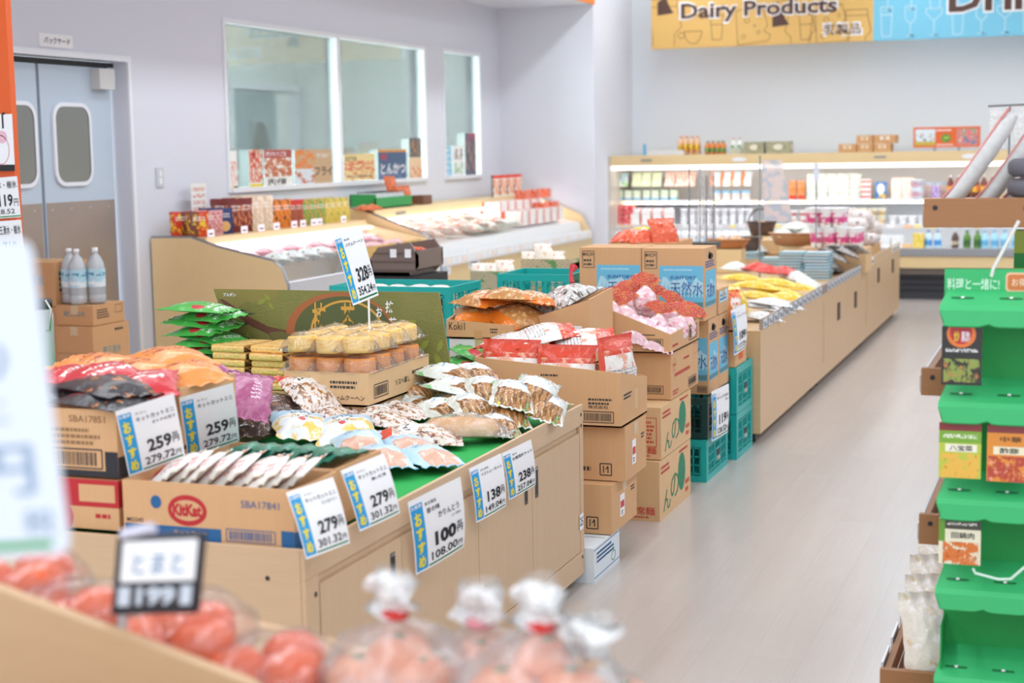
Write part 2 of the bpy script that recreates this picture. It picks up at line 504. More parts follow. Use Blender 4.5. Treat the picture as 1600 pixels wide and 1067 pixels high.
MB().box(DX-.06, DX-.05, 7.40, 8.99, 0, 2.21, BLACK).build('seam_shade_sheet', d)  # black sheet painted in for the shade of the seam between the leaves
MB().box(DX-.05, DX+.01, 7.40, 8.98, 2.175, 2.205, BLACK).build('top_gap_shade', d)  # black strip painted in for the shade of the gap above the leaves
MB().box(DX, DX+.07, 8.73, 8.90, 2.03, 2.16, flat((206, 206, 204), .5)).build('closer_box', d)
MB().box(XW, XW+.015, 7.34, 7.38, 0, 2.25, FRM).box(XW, XW+.015, 9.02, 9.055, 0, 2.25, FRM).box(XW, XW+.015, 7.38, 9.02, 2.212, 2.25, FRM).build('door_frame', d)

# ---------------------------------------------------------------- things on the walls
def wall_rect(p0, p1, X): a = at(*p0, X=X); b = at(*p1, X=X); return a.y, b.y, b.z, a.z


F = Frame((XW+.001, 0, 0), (0, 1, 0), (0, 0, 1))
g = MB().box(XW, XW+.01, 8.10, 8.43, 2.235+.03, 2.345, PAPER); F2 = Frame((XW+.0105, 0, 0), (0, 1, 0), (0, 0, 1))
g.text(F2, 'バックヤード', 8.14, 2.285, 8.40, 2.325, INK)
g.build('wall_sign', label='small white sign with black katakana above the grey swing door', cat='sign')
g = MB().box(XW, XW+.012, 9.31, 9.40, 1.39, 1.52, flat((205, 210, 214)))
g.build('light_switch', label='pale switch plate on the white wall right of the swing door', cat='switch').name = 'light_switch'
sw = bpy.data.objects['light_switch']
MB().box(XW+.012, XW+.016, 9.34, 9.37, 1.41, 1.45, WHITE).box(XW+.012, XW+.016, 9.34, 9.37, 1.46, 1.5, WHITE).build('rocker', sw)


def poster(name, p0, p1, X, mat, label, words=(), lean=0, cat='poster', back=.002):
    """a sheet on a plane facing +X between two pixel corners; words = (text, u0, v0, u1, v1, material)"""
    y0, y1, z0, z1 = wall_rect(p0, p1, X)
    F = Frame((X, y0, z0), (0, 1, 0), (0, 0, 1)); w_, h_ = y1-y0, z1-z0
    g = MB().box(X-back, X, y0, y1, z0, z1, PAPER).grid(F, 0, 0, w_, h_, mat, 1, 1, .0005)
    for s_, a, b, c, d_, m_ in words: g.text(F, s_, a*w_, b*h_, c*w_, d_*h_, m_, .0015, .02)
    return g.build(name, label=label, cat=cat)


RED = flat((206, 44, 40), .5); BROWN = flat((92, 60, 44), .6); NAVY = flat((40, 62, 110), .5); GREEN = flat((40, 150, 70), .5)
PX = XW+.004
def food(bg, *ly, **k): return pack('printed_food_poster', bg, ly, .4, 0, **k)


poster('poster', (358, 236), (372, 300), PX, food('F2F2EE', ('n', 0, 1, .15, .75, 'E07A3C', (5, .5)), ('r', 0, 1, 0, .15, '303030'), ('r', 0, .5, 0, .15, 'E8C832')), 'narrow slanted food poster at the left corner of the big window')
poster('poster', (388, 234), (411, 297), PX, food('EFE7D8', ('n', 0, 1, .2, 1, 'D9502E', (5, .45)), ('n', 0, 1, .2, 1, '6FA83C', (5, .6)), ('r', 0, 1, 0, .16, 'E6CE30')), 'narrow food poster with yellow foot left of the fried chicken poster', (('店', .1, .75, .6, .95, RED),))
poster('poster', (412, 234), (457, 296), PX, food('F4F0EA', ('r', 0, 1, .8, 1, 'B44A44'), ('n', 0, 1, .34, .8, 'C4693A', (4, .42)), ('n', 0, 1, .34, .8, 'F0D9B8', (6, .58))), 'fried chicken poster with red band and big black writing in the window', (('揚げたてご飯', .06, .84, .8, .95, PAPER), ('揚げ屋', .1, .06, .78, .3, INK)))
poster('poster', (460, 234), (520, 291), PX, food('C9A880', ('r', 0, .5, 0, .5, 'DDE4EC'), ('n', 0, .52, .5, 1, 'E2823C', (4, .45)), ('n', 0, .52, .5, 1, 'A8C86A', (3, .6)), ('n', 0, .52, 0, .46, 'C86A38', (4, .52))), 'tan fry poster with large white strip of katakana', (('フライ', .52, .3, 1, .55, INK), ('軽食おかず', .58, .78, .95, .9, PAPER)))
poster('poster', (537, 241), (586, 280), PX, food('F0D896', ('n', 0, 1, 0, .75, 'E87A4A', (4, .5)), ('t', .02, .98, .3, .7, 'D84A50', 2), ('t', .1, .9, .04, .2, '505050', 1)), 'yellow and red lunch poster in the right part of the big window', (('おすすめ', .05, .72, .4, .92, INK),))
poster('poster', (590, 234), (636, 285), PX, food('3C5C80', ('r', 0, 1, .93, 1, 'D89030'), ('n', 0, 1, 0, .4, '6A86B4', (4, .5))), 'dark blue cutlet poster with white hiragana', (('とんかつ', .08, .28, .95, .6, PAPER), ('新', .1, .68, .35, .88, RED)))
poster('poster', (639, 216), (658, 245), PX, food('5C5A58', ('n', .1, .9, .1, .9, 'C88A50', (3, .5))), 'dark grey small food poster above the pale one by the window edge')
poster('poster', (639, 246), (660, 281), PX, food('EAC8A0', ('n', 0, 1, 0, .6, 'D0805A', (3, .48))), 'peach small food poster under the dark grey one')
poster('poster', (694, 229), (706, 280), PX, food('7CC4E4', ('t', .15, .85, .05, .95, 'F4F8FA', 5)), 'sky blue strip poster in the narrow window')
poster('poster', (707, 228), (725, 275), PX, food('F2F4F2', ('n', .1, .9, .55, .9, '9A8A84', (3, .45)), ('n', .1, .9, .1, .45, '84C08C', (3, .45))), 'white poster with small pictures between two others in the narrow window')
poster('poster', (726, 208), (744, 275), PX, food('4C5870', ('n', 0, 1, .1, .8, 'B08468', (2.5, .48)), ('n', 0, 1, .8, 1, 'C05060', (3, .5))), 'tall dark seafood poster at the right of the narrow window')

# ---------------------------------------------------------------- hanging dairy sign
SY = 17.0
YEL = flat((222, 180, 104), .55, name='sign_yellow'); SKY = flat((120, 196, 224), .55, name='sign_blue')
TB = flat((84, 56, 48), .6, name='dark_brown'); LBR = flat((150, 112, 70), .6, name='brown_line'); LB = flat((196, 226, 240), .5, name='pale_line')
x0, x1, x2 = -4.476, -2.1, 1.2; x0b = x0
g = MB().box(x0, x1, SY, SY+.08, 2.665, 3.45, YEL).box(x1, x2, SY, SY+.08, 2.665, 3.45, SKY)
F = Frame((0, SY-.001, 0), (1, 0, 0), (0, 0, 1))
def SP(px, py): q = at(px, py, Y=SY); return q.x, q.z
def stext(s_, a, b, m_, bold, halo=None):
    (xa, za), (xb, _) = SP(*a), SP(b[0], a[1]); zb = SP(a[0], b[1])[1]
    if halo: g.text(F, s_, xa-.02, za-.02, xb+.02, zb+.02, halo, .002, bold+.03)
    g.text(F, s_, xa, za, xb, zb, m_, .004, bold)
stext('Dairy Products', (1064, 37), (1308, 6), TB, .028, PAPER)
stext('乳製品', (1287, 55), (1345, 38), TB, .004, PAPER)
stext('Drinks', (1482, 20), (1690, -26), TB, .03, PAPER)
def jar(px, s_, m_):
    x, z = SP(px, 72); g.line(F, [(x-.12*s_, z), (x-.12*s_, z+.12*s_), (x-.2*s_, z+.2*s_), (x-.15*s_, z+.42*s_), (x-.15*s_, z+.5*s_), (x+.15*s_, z+.5*s_), (x+.15*s_, z+.42*s_), (x+.2*s_, z+.2*s_), (x+.12*s_, z+.12*s_), (x+.12*s_, z)], .008, m_); g.line(F, [(x-.15*s_, z+.42*s_), (x+.15*s_, z+.42*s_)], .008, m_)
jar(1037, 1, LBR); jar(1250, .8, LBR); jar(1338, .75, LBR)
def cup(px, py):
    x, z = SP(px, py); g.line(F, [(x-.1, z+.13), (x-.08, z+.05), (x-.03, z), (x+.03, z), (x+.08, z+.05), (x+.1, z+.13), (x-.1, z+.13)], .008, LBR); g.ring(F, x-.13, z+.09, .04, .035, .008, LBR)
cup(1083, 68); cup(1230, 20)
def cheese(px, py):
    x, z = SP(px, py); g.line(F, [(x-.16, z), (x-.18, z+.36), (x+.1, z+.42), (x+.16, z+.2), (x+.12, z+.14), (x+.19, z+.1), (x+.17, z+.04), (x-.16, z)], .008, LBR)
    for a, b, r_ in ((-.06, .26, .03), (.07, .3, .02), (-.1, .09, .025), (.06, .13, .022), (.02, .2, .015)): g.ring(F, x+a, z+b, r_, r_, .007, LBR, n=12)
cheese(1176, 70); cheese(1300, 70)
for px in (1120, 1259): 
    x, z = SP(px, 62); g.line(F, [(x-.07, z+.26), (x-.05, z), (x+.05, z), (x+.07, z+.26), (x-.07, z+.26)], .008, LBR); g.line(F, [(x-.06, z+.16), (x+.06, z+.16)], .008, LBR)
for px, py in ((1040, 24), (1220, 42)):
    x, z = SP(px, py); g.poly([F.p(x-.09, z, .001), F.p(x+.09, z+.02, .001), F.p(x+.05, z+.08, .001), F.p(x, z+.2, .001), F.p(x-.09, z+.14, .001)], TB)
for j, py in enumerate((57, 16, -24)):
    for i in range(9):
        x, z = SP(1385+i*37+(j % 2)*2, py-i*1.2); k = (i+j) % 3
        if k == 0: g.line(F, [(x-.06, z+.3), (x-.045, z), (x+.045, z), (x+.06, z+.3), (x-.06, z+.3)], .009, LB); g.line(F, [(x-.055, z+.22), (x+.055, z+.22)], .012, LB)
        elif k == 1: g.line(F, [(x-.04, z), (x+.04, z), (x, z), (x, z+.12), (x-.05, z+.17), (x-.055, z+.3), (x+.055, z+.3), (x+.05, z+.17), (x, z+.12)], .009, LB)
        else: g.line(F, [(x-.04, z), (x+.04, z), (x, z), (x, z+.14), (x-.08, z+.22), (x-.08, z+.27), (x+.08, z+.27), (x+.08, z+.22), (x, z+.14)], .009, LB)
def clipx(p): return (min(max(p[0], x0b), x2), p[1], min(max(p[2], 2.665), 3.45))
g.warp(clipx)
g.build('aisle_sign', label='long hanging yellow and blue sign reading Dairy Products and Drinks on back wall', cat='sign')

# ---------------------------------------------------------------- orange board at the left edge with its price cards
xr = at(19, 200, Y=6.3).x
MB().box(xr-.6, xr, 6.3, 6.34, .0, 3.0, ORANGE).build('orange_board', label='tall orange board standing at the left edge of the picture', cat='display board')


def board_card(p0, p1, p2, big, small, title, label, fade=False):
    a, b, c = at(*p0, Y=6.29), at(*p1, Y=6.29), at(*p2, Y=6.29)
    v = b-a; F = Frame((b.x-.2, 6.29, b.z), (1, 0, .06), (0, 0, 1)); h = a.z-b.z; w = .2; F.v = Vector((a.x-b.x, 0, h)).normalized()
    g = MB(); g.grid(F, 0, 0, w, h, PAPER, 1, 1).grid(F, w, 0, 0, h, PAPER, 1, 1, -.001)
    m_ = flat((140, 164, 190), .6) if fade else INK
    g.text(F, title, .05, h*.72, w*.97, h*.90, INK); g.text(F, big, w*.42, h*.28, w*.82, h*.58, m_, bold=.03); g.text(F, '円', w*.85, h*.28, w*.97, h*.46, m_)
    if small: g.text(F, small, w*.25, h*.10, w*.85, h*.22, m_); g.rect(F, 0, .004, w, .01, GREEN)
    return g.build('price_card', label=label, cat='price card')


board_card((26.8, 279), (33, 343), None or (0, 0), '119', '128.52', '湧水・樹氷', 'upper price card reading 119 on the orange board at the left edge')
board_card((33, 347), (41, 425), (0, 0), '719', '', '蔵王湧水・樹氷', 'lower price card with pale blue digits on the orange board at the left edge', True)
a, b = at(18, 178, Y=6.28), at(25, 267, Y=6.28)
g = MB(); F = Frame((b.x-.25, 6.28, b.z), (1, 0, 0), (0, 0, 1)); g.grid(F, 0, 0, .245, a.z-b.z, PAPER, 1, 1).ring(F, .17, .10, .05, .07, .004, flat((226, 130, 160), .5)).ell(F, .18, .16, .03, .03, flat((240, 190, 205), .5)).rect(F, .0, 0, .245, .03, INK).ell(F, .15, .06, .008, .008, INK)
g.line(F, [(.19, .2), (.19, .27), (.205, .27)], .01, INK); g.build('paper_notice', label='white sheet with pink drawing and dark foot on the orange board', cat='notice')

# ---------------------------------------------------------------- water cartons and bottles by the swing door

# ================================================================ helpers for goods
def carton(name, x0, x1, y0, y1, z0, z1, label, mat=None, open_=False, cut=None, pr=None, cat='cardboard box', group=None, tape=True, bev=.004):
    """a cardboard box; cut = heights of the four top corners (front-left, front-right, back-left, back-right) of an open one"""
    mat = mat or CB; g = MB()
    if not open_:
        g.box(x0, x1, y0, y1, z0, z1, mat)
        g.box((x0+x1)/2-.0015, (x0+x1)/2+.0015, y0+.01, y1-.01, z1, z1+.0005, INK) if (x1-x0) < (y1-y0) else g.box(x0+.01, x1-.01, (y0+y1)/2-.0015, (y0+y1)/2+.0015, z1, z1+.0005, INK)
    else:
        a, b, c, d = cut or (z1,)*4; th = .006
        g.box(x0, x1, y0, y1, z0, z0+.006, mat)
        def wall(p, q, zp, zq, n):
            nx, ny = n[0]*th, n[1]*th
            v = [(p[0], p[1], z0), (q[0], q[1], z0), (q[0], q[1], zq), (p[0], p[1], zp)]; v += [(x+nx, y+ny, z) for x, y, z in v]
            g.add(v, [(0, 1, 2, 3), (7, 6, 5, 4), (3, 2, 6, 7), (0, 3, 7, 4), (1, 5, 6, 2)], mat)
        wall((x0, y0), (x1, y0), a, b, (0, 1)); wall((x1, y0+th), (x1, y1-th), b, d, (-1, 0)); wall((x1, y1), (x0, y1), d, c, (0, -1)); wall((x0, y1-th), (x0, y0+th), c, a, (1, 0))
    if pr: pr(g, Frame((x0, y0, z0), (1, 0, 0), (0, 0, 1)), Frame((x1, y0, z0), (0, 1, 0), (0, 0, 1)), x1-x0, y1-y0, z1-z0)
    o = g.build(name, label=label, cat=cat, group=group)
    if tape and not open_:
        t_ = MB(); tm = flat((214, 186, 146), .25, name='packing_tape'); xm, ym = (x0+x1)/2, (y0+y1)/2
        if (x1-x0) < (y1-y0): t_.box(xm-.025, xm+.025, y0-.0012, y1+.0012, z1, z1+.0012, tm).box(xm-.025, xm+.025, y0-.0012, y0, z1-.05, z1, tm)
        else: t_.box(x0-.0012, x1+.0012, ym-.025, ym+.025, z1, z1+.0012, tm).box(x1, x1+.0012, ym-.025, ym+.025, z1-.05, z1, tm)
        t_.build('packing_tape', o)
    return o


BARM = flat((70, 62, 58), .7, name='box_print')


def barcode(g, F, a, b, w_, h_, m_=None, c=.0008, frame=True):
    m_ = m_ or BARM; rr = random.Random(int(a*999+b*77)); x = a+w_*.06
    if frame: g.line(F, [(a, b), (a+w_, b), (a+w_, b+h_), (a, b+h_), (a, b)], h_*.08, m_, c)
    while x < a+w_*.92:
        k = w_*rr.choice((.012, .02, .03)); g.rect(F, x, b+h_*.15, x+k, b+h_*.85, m_, c); x += k+w_*rr.choice((.014, .02))


def small_print(g, F, a, b, w_, h_, rows, m_, seed=1):
    rr = random.Random(seed)
    for r_ in range(rows):
        y = b+h_*(rows-1-r_+.2)/rows; x = a; e = a+w_*rr.uniform(.75, 1)
        while x < e:
            k = h_/rows*rr.uniform(.3, .9); g.rect(F, x, y, min(x+k, e), y+h_/rows*.55, m_, .0008); x += k+h_/rows*.18


def pillow(w_, h_, t_, mat, seed=0, nx=14, ny=18, crimp=.07, sharp=.55, wob=.012, base=True, fold=.25):
    """a filled pouch lying on its back: w along x, h along y, resting on z = 0"""
    g = MB(); rr = random.Random(seed); ox = rr.uniform(0, 99)
    def prof(u, v):
        vv = (v-crimp)/(1-2*crimp)
        if vv <= 0 or vv >= 1: return 0
        return (max(0, math.sin(PI*u))**sharp)*(math.sin(PI*vv)**sharp)
    top = []; bot = []; uvt = []
    for j in range(ny+1):
        for i in range(nx+1):
            u, v = i/nx, j/ny; q = prof(u, v)
            nz = mnoise.noise(Vector((u*5+ox, v*6, seed))); n2 = mnoise.noise(Vector((u*14+ox, v*14, seed*2)))
            pin = 1+.018*math.sin(v*9+seed)
            x = (u-.5)*w_*(1-.10*q*0-(.05 if 0 < q else 0)*abs(2*u-1)**4)*pin+nz*wob
            y = (v-.5)*h_+n2*wob*.4
            z = t_*(q*(.86+.25*nz*fold*2)+.06*n2*q*fold*7)
            cr = .004*math.sin(u*60) if q == 0 else 0
            top.append((x, y, z+cr+.002)); bot.append((x, y, -t_*.22*q+cr)); uvt.append((u, v))
    zmin = min(p[2] for p in bot); top = [(a, b, c-zmin) for a, b, c in top]; bot = [(a, b, c-zmin) for a, b, c in bot]
    m_ = nx+1; fs = [(j*m_+i, j*m_+i+1, (j+1)*m_+i+1, (j+1)*m_+i) for j in range(ny) for i in range(nx)]
    g.add(top, fs, mat, uvt, True); g.add(bot, [f[::-1] for f in fs], mat, uvt, True)
    bd = [i for i in range(nx)]+[nx+j*m_ for j in range(ny)]+[ny*m_+i for i in range(nx, 0, -1)]+[j*m_ for j in range(ny, 0, -1)]
    n = len(top); b0 = 0
    g.add([top[i] for i in bd]+[bot[i] for i in bd], [(k, (k+1) % len(bd)+0, len(bd)+(k+1) % len(bd), len(bd)+k)[::-1] for k in range(len(bd))], mat, [uvt[i] for i in bd]*2, True)
    return g


def bag(name, w_, h_, t_, mat, seed=0, content=None, **k):
    """a pouch as a thing at the origin; content(mesh builder) is a child seen through a clear pouch"""
    o = pillow(w_, h_, t_, mat, seed, **k).build(name, origin=(0, 0, 0))
    if content:
        g = MB(); nm = content(g, w_, h_, t_, seed); g.build(nm, o)
    return o


def lumps(colors, n=10, size=.3, name='snack'):
    """a heap of small pieces inside a clear bag: one mesh"""
    def fn(g, w_, h_, t_, seed):
        rr = random.Random(seed)
        for i in range(n):
            x = rr.uniform(-.34, .34)*w_; y = rr.uniform(-.33, .33)*h_; r_ = size*min(w_, h_)*rr.uniform(.3, .55)
            zz = t_*(.45+.1*rr.random()); rz = min(r_*.8, t_*.42)
            prof = [(max(.0001, r_*math.sin(PI*k/5)), zz-rz*math.cos(PI*k/5)) for k in range(6)]
            g.lathe(prof, colors[i % len(colors)], (x, y, 0), 8)
        return name
    return fn


class Kit(Series):
    """puts copies by pixel and height: the bag's middle is seen at (px, py) when it lies at height z"""
    def __init__(s, o, label, cat, group): Series.__init__(s, o); s.lab, s.cat, s.grp = label, cat, group; tag(o, label, cat, group)

    def px(s, px, py, z, rz=0, tx=0, ty=0, label=None, scale=None, group=None, Y=None, X=None):
        p = at(px, py, Z=z) if Y is None and X is None else at(px, py, Y=Y, X=X)
        o = s.put(p, (math.radians(tx), math.radians(ty), math.radians(rz)), label, scale, group)
        if label and not group and 'group' in o: del o['group']
        return o


CARDBLUE = flat((40, 160, 220), .5, name='card_blue'); CARDY = flat((240, 222, 60), .5, name='card_yellow'); CARDG = flat((30, 120, 70), .5, name='card_green')


def price_card(o, u, v, big, small, lines, label, curl=.01, off=0.0, cat='price card', wide=1.0, name='price_card', bold=.03):
    w_, h_ = Vector(u).length, Vector(v).length; F = Frame(o, u, v); F.o += F.n*off
    g = MB(); g.grid(F, 0, 0, w_, h_, PAPER, 10, 10, .0005); g.grid(F, w_, 0, 0, h_, PAPER, 10, 10, -.0005)
    g.grid(F, w_*.02, h_*.03, w_*.24, h_*.93, CARDBLUE, 3, 10, .0012)
    g.text(F, 'お買得', w_*.03, h_*.87, w_*.22, h_*.92, PAPER, .002, .02)
    g.vtext(F, 'おすすめ', w_*.06, h_*.05, w_*.2, h_*.83, CARDY, .002, .05)
    g.grid(F, w_*.26, h_*.03, w_*.97, h_*.055, CARDG, 6, 1, .0012)
    y = h_*.9
    for i, (t_, a, b, hh) in enumerate(lines):
        g.text(F, t_, w_*a, y-h_*hh, w_*b, y, INK, .002, .0 if hh < .05 else .012); y -= h_*(hh+.035)
    g.text(F, big, w_*.4, h_*.27, w_*.82, h_*.47, INK, .002, bold); g.text(F, '円', w_*.84, h_*.30, w_*.95, h_*.4, INK, .002, .02); g.text(F, '税抜', w_*.84, h_*.41, w_*.95, h_*.46, INK, .002)
    g.text(F, small, w_*.32, h_*.09, w_*.84, h_*.21, INK, .002, .015); g.text(F, '円', w_*.86, h_*.09, w_*.95, h_*.17, INK, .002, .01)
    def fn(p):
        d = p-F.o; a = d.dot(F.u)/w_; b = d.dot(F.v)/h_
        return p+F.n*(curl*(math.sin(PI*min(max(b, 0), 1))*.6-1.2*a*a*(1-b)**2))
    g.warp(fn)
    return g.build(name, label=label, cat=cat)


# ================================================================ near display cabinets
def cabinet_a():
    x0, x1, y0, y1, zb, zt = -2.6, -1.70, 3.24, 5.445, .045, .64
    r_ = thing('display_cabinet', 'beech display cabinet nearest the camera with four doors facing the aisle', 'display cabinet', ((x0+x1)/2, (y0+y1)/2, 0))
    b = MB().box(x0, x1-.012, y0+.012, y1, zb, zt, CAB).box(x0, x1-.0125, y0+.001, y0+.012, zb, .675, CABH)
    b.box(x1-.012, x1, y0, y1, .60, .675, CABH).box(x1-.012, x1, y0, y1, zb, .13, CABH).box(x1-.012, x1, y0, 3.31, .13, .6, CABH).box(x1-.012, x1, 5.405, y1, .13, .6, CAB).box(x0, x1-.03, y1-.02, y1, zt, .675, CABH)
    b.build('body', r_, bevel=.002)
    ds = (3.315, 3.80, 4.372, 4.871, 5.40)
    for i in range(4):
        dr = MB().box(x1-.010, x1-.001, ds[i]+.002, ds[i+1]-.002, .134, .574, CAB).build('door', r_)
        F = Frame((x1-.0008, 0, 0), (0, 1, 0), (0, 0, 1)); hy = (3.738, 3.93, 4.809, 4.916)[i]
        g = MB(); g.rect(F, hy-.014, .44, hy+.018, .545, flat((60, 56, 52), .4)); g.rect(F, hy-.006, .452, hy+.012, .533, BLACK, .0012); g.rect(F, hy-.012, .535, hy+.016, .543, GREYM, .0014)
        g.build('handle', dr)
    s_ = MB(); F = Frame((x1, 0, 0), (0, 1, 0), (0, 0, 1)); Fe = Frame((0, y0, 0), (1, 0, 0), (0, 0, 1))
    for a, b_ in ((3.29, .555), (3.29, .10), (5.42, .64), (5.42, .6), (5.42, .11)): s_.ell(F, a, b_, .007, .007, INK, .001, 12)
    for a, b_ in ((-1.80, .60), (-2.5, .60)): s_.ell(Fe, a, b_, .006, .006, INK, .001, 12)
    tag(s_.build('screws', r_), kind='stuff') if 0 else s_.build('screws', r_)
    MB().rect(F, 5.385, .215, 5.43, .275, PAPER, .0015).text(F, '25', 5.39, .23, 5.425, .262, INK, .002).build('sticker', r_)
    MB().box(x0+.01, x1-.032, y0+.02, y1-.03, zt, zt+.004, flat((36, 168, 78), .9, name='green_turf_mat')).build('display_mat', r_)
    for cx in (x0+.08, x1-.08):
        for cy in (y0+.1, y1-.1):
            MB().lathe([(.0001, cx-.012), (.022, cx-.012), (.022, cx+.012), (.0001, cx+.012)], BLACK).warp(lambda p: (p.z, cy+p.x, .0222+p.y)).build('caster', r_)
    return r_


cabinet_a()
r_ = thing('display_cabinet', 'beech display cabinet joined behind the nearest one, half hidden under sweets', 'display cabinet', (-3.1, 4.4, 0))
MB().box(-3.55, -2.605, 3.24, 5.9, .045, .675, CABH).build('body', r_, bevel=.002)
MB().box(-3.53, -2.62, 3.26, 5.88, .675, .679, flat((36, 168, 78), .9)).build('display_mat', r_)
for cx, cy in ((-3.45, 3.35), (-2.7, 3.35), (-3.45, 5.8), (-2.7, 5.8)): MB().lathe([(.0001, -.012), (.022, -.012), (.022, .012), (.0001, .012)], BLACK).warp(lambda p: (cx+p.z, cy+p.x, .0222+p.y)).build('caster', r_)

BLUEP = flat((32, 96, 150), .6, name='blue_box_print'); REDP = flat((190, 36, 44), .6, name='red_box_print'); CBG = flat((150, 112, 76), .7, name='brown_box_print')


def pr_kit(g, Ff, Fr, w_, d_, h_):
    g.rect(Ff, .004, 0, w_*.58, h_*.27, BLUEP); g.rect(Ff, w_*.925, 0, w_, h_*.32, BLUEP); g.rect(Fr, 0, 0, d_*.35, h_*.3, BLUEP)
    g.text(Ff, 'キットカット', w_*.30, h_*.15, w_*.5, h_*.22, CB, .0012); small_print(g, Ff, w_*.3, .004, w_*.25, h_*.06, 1, CB)
    g.ell(Ff, w_*.385, h_*.55, w_*.115, h_*.26, REDP, .0008, 32); g.ell(Ff, w_*.385, h_*.55, w_*.092, h_*.175, CB, .0012, 32)
    g.text(Ff, 'KitKat', w_*.30, h_*.45, w_*.47, h_*.66, REDP, .0018, .05)
    g.ell(Ff, w_*.2, h_*.66, w_*.032, h_*.11, BLUEP, .0008); g.text(Ff, 'SBA17841', w_*.70, h_*.66, w_*.92, h_*.78, BLUEP, .001, .0)
    g.text(Ff, 'MO242', w_*.02, h_*.3, w_*.12, h_*.37, BARM, .001); barcode(g, Ff, w_*.61, h_*.09, w_*.28, h_*.2, BLUEP)
    barcode(g, Fr, d_*.6, h_*.1, d_*.3, h_*.2)


o = carton('cardboard_box', -2.205, -1.735, 3.26, 3.495, .665, .812, 'open carton of white and red sachets at the near corner with a red oval print', open_=True, pr=pr_kit)
ZK = .812


def pr_green(g, Ff, Fr, w_, d_, h_):
    g.rect(Fr, 0, 0, d_, h_*.2, CB2); g.text(Fr, '17841', d_*.3, h_*.4, d_*.8, h_*.55, BLUEP)


carton('cardboard_box', -2.205, -1.745, 3.51, 3.78, .665, .812, 'open carton of dark green sachets behind the white sachet carton', open_=True, pr=pr_green)


def pr_red(g, Ff, Fr, w_, d_, h_):
    g.rect(Ff, 0, h_*.45, w_, h_, REDP); g.rect(Ff, w_*.75, h_*.55, w_*.98, h_*.9, CB, .001); small_print(g, Ff, w_*.78, h_*.62, w_*.18, h_*.2, 2, REDP)
    g.ell(Ff, w_*.66, h_*.22, w_*.045, h_*.28, REDP, .001); g.rect(Fr, 0, h_*.45, d_, h_, REDP); small_print(g, Ff, w_*.85, h_*.2, w_*.12, h_*.15, 1, REDP)


carton('cardboard_box', -2.68, -2.225, 3.27, 3.54, .679, .805, 'closed tan carton with red band under the carton of black and red bags', pr=pr_red)


def pr_dark(g, Ff, Fr, w_, d_, h_):
    g.rect(Ff, 0, 0, w_, h_*.09, INK); g.rect(Ff, w_*.92, 0, w_, h_*.38, INK, .001); g.rect(Fr, 0, 0, d_*.5, h_*.3, INK)
    barcode(g, Ff, w_*.52, h_*.12, w_*.38, h_*.28); g.text(Ff, 'SBA17851', w_*.7, h_*.8, w_*.93, h_*.9, CBG); small_print(g, Ff, w_*.5, h_*.45, w_*.4, h_*.28, 3, CBG, 4)


carton('cardboard_box', -2.68, -2.222, 3.272, 3.54, .812, .982, 'open carton of black and red bags stacked on the red banded carton', open_=True, cut=(.978, .982, .982, .995), pr=pr_dark)
carton('cardboard_box', -2.68, -2.225, 3.57, 3.86, .679, .825, 'low closed carton supporting the carton of purple bags', mat=CB2)
carton('cardboard_box', -2.68, -2.225, 3.57, 3.86, .832, .992, 'open carton of red and orange bags behind the black bag carton', open_=True)

# price cards
K_ = [('ネスレ', .3, .5, .035), ('キットカットミニ', .3, .95, .07)]
price_card((-2.209, 3.297, .812), (.100, .104, .033), (.019, -.075, .176), '259', '279.72', K_+[('オトナの甘さ', .55, .95, .05)], 'price card reading 259 with three text lines, on the carton of black and red bags', .006)
price_card((-2.218, 3.585, .804), (.101, .103, .028), (.028, -.075, .173), '259', '279.72', K_, 'price card reading 259 on the carton of red and orange bags, right of its twin', .006)
price_card((-1.668, 3.186, .669), (.072, .098, .021), (-.047, .002, .154), '279', '301.32', K_+[('ストロベリー', .6, .95, .05)], 'price card reading 279 hanging at the near corner of the cabinet', .012)
price_card((-1.676, 3.492, .662), (.075, .095, .030), (-.039, -.019, .156), '279', '301.32', K_+[('濃い抹茶', .55, .9, .05)], 'price card reading 279 hanging before the dark green sachet carton', .012)
price_card((-1.685, 3.855, .454), (.093, .147, .045), (.014, -.076, .220), '100', '108.00', [('東京農産', .28, .5, .045), ('昔の味', .3, .55, .07), ('かりんとう', .5, .9, .085), ('(1袋)', .75, .92, .04)], 'largest price card, reading 100 in bold, hanging on the cabinet rim', .012, bold=.05)
price_card((-1.675, 4.289, .50), (.058, .118, .027), (-.006, -.036, .171), '138', '149.04', [('東京農産', .3, .55, .035), ('ベストふーちゃん', .3, .95, .06)], 'price card reading 138 hanging left of the 238 card', .008)
price_card((-1.672, 4.568, .509), (.059, .105, .028), (-.007, -.039, .156), '238', '257.04', [('亀田', .3, .45, .035), ('お徳用柿ナッツ', .28, .97, .07)], 'price card reading 238, farthest right on the near cabinet', .008)

# ---------------------------------------------------------------- goods on the near cabinets
def P(name, *a, **k): return pack(name, *a, **k)


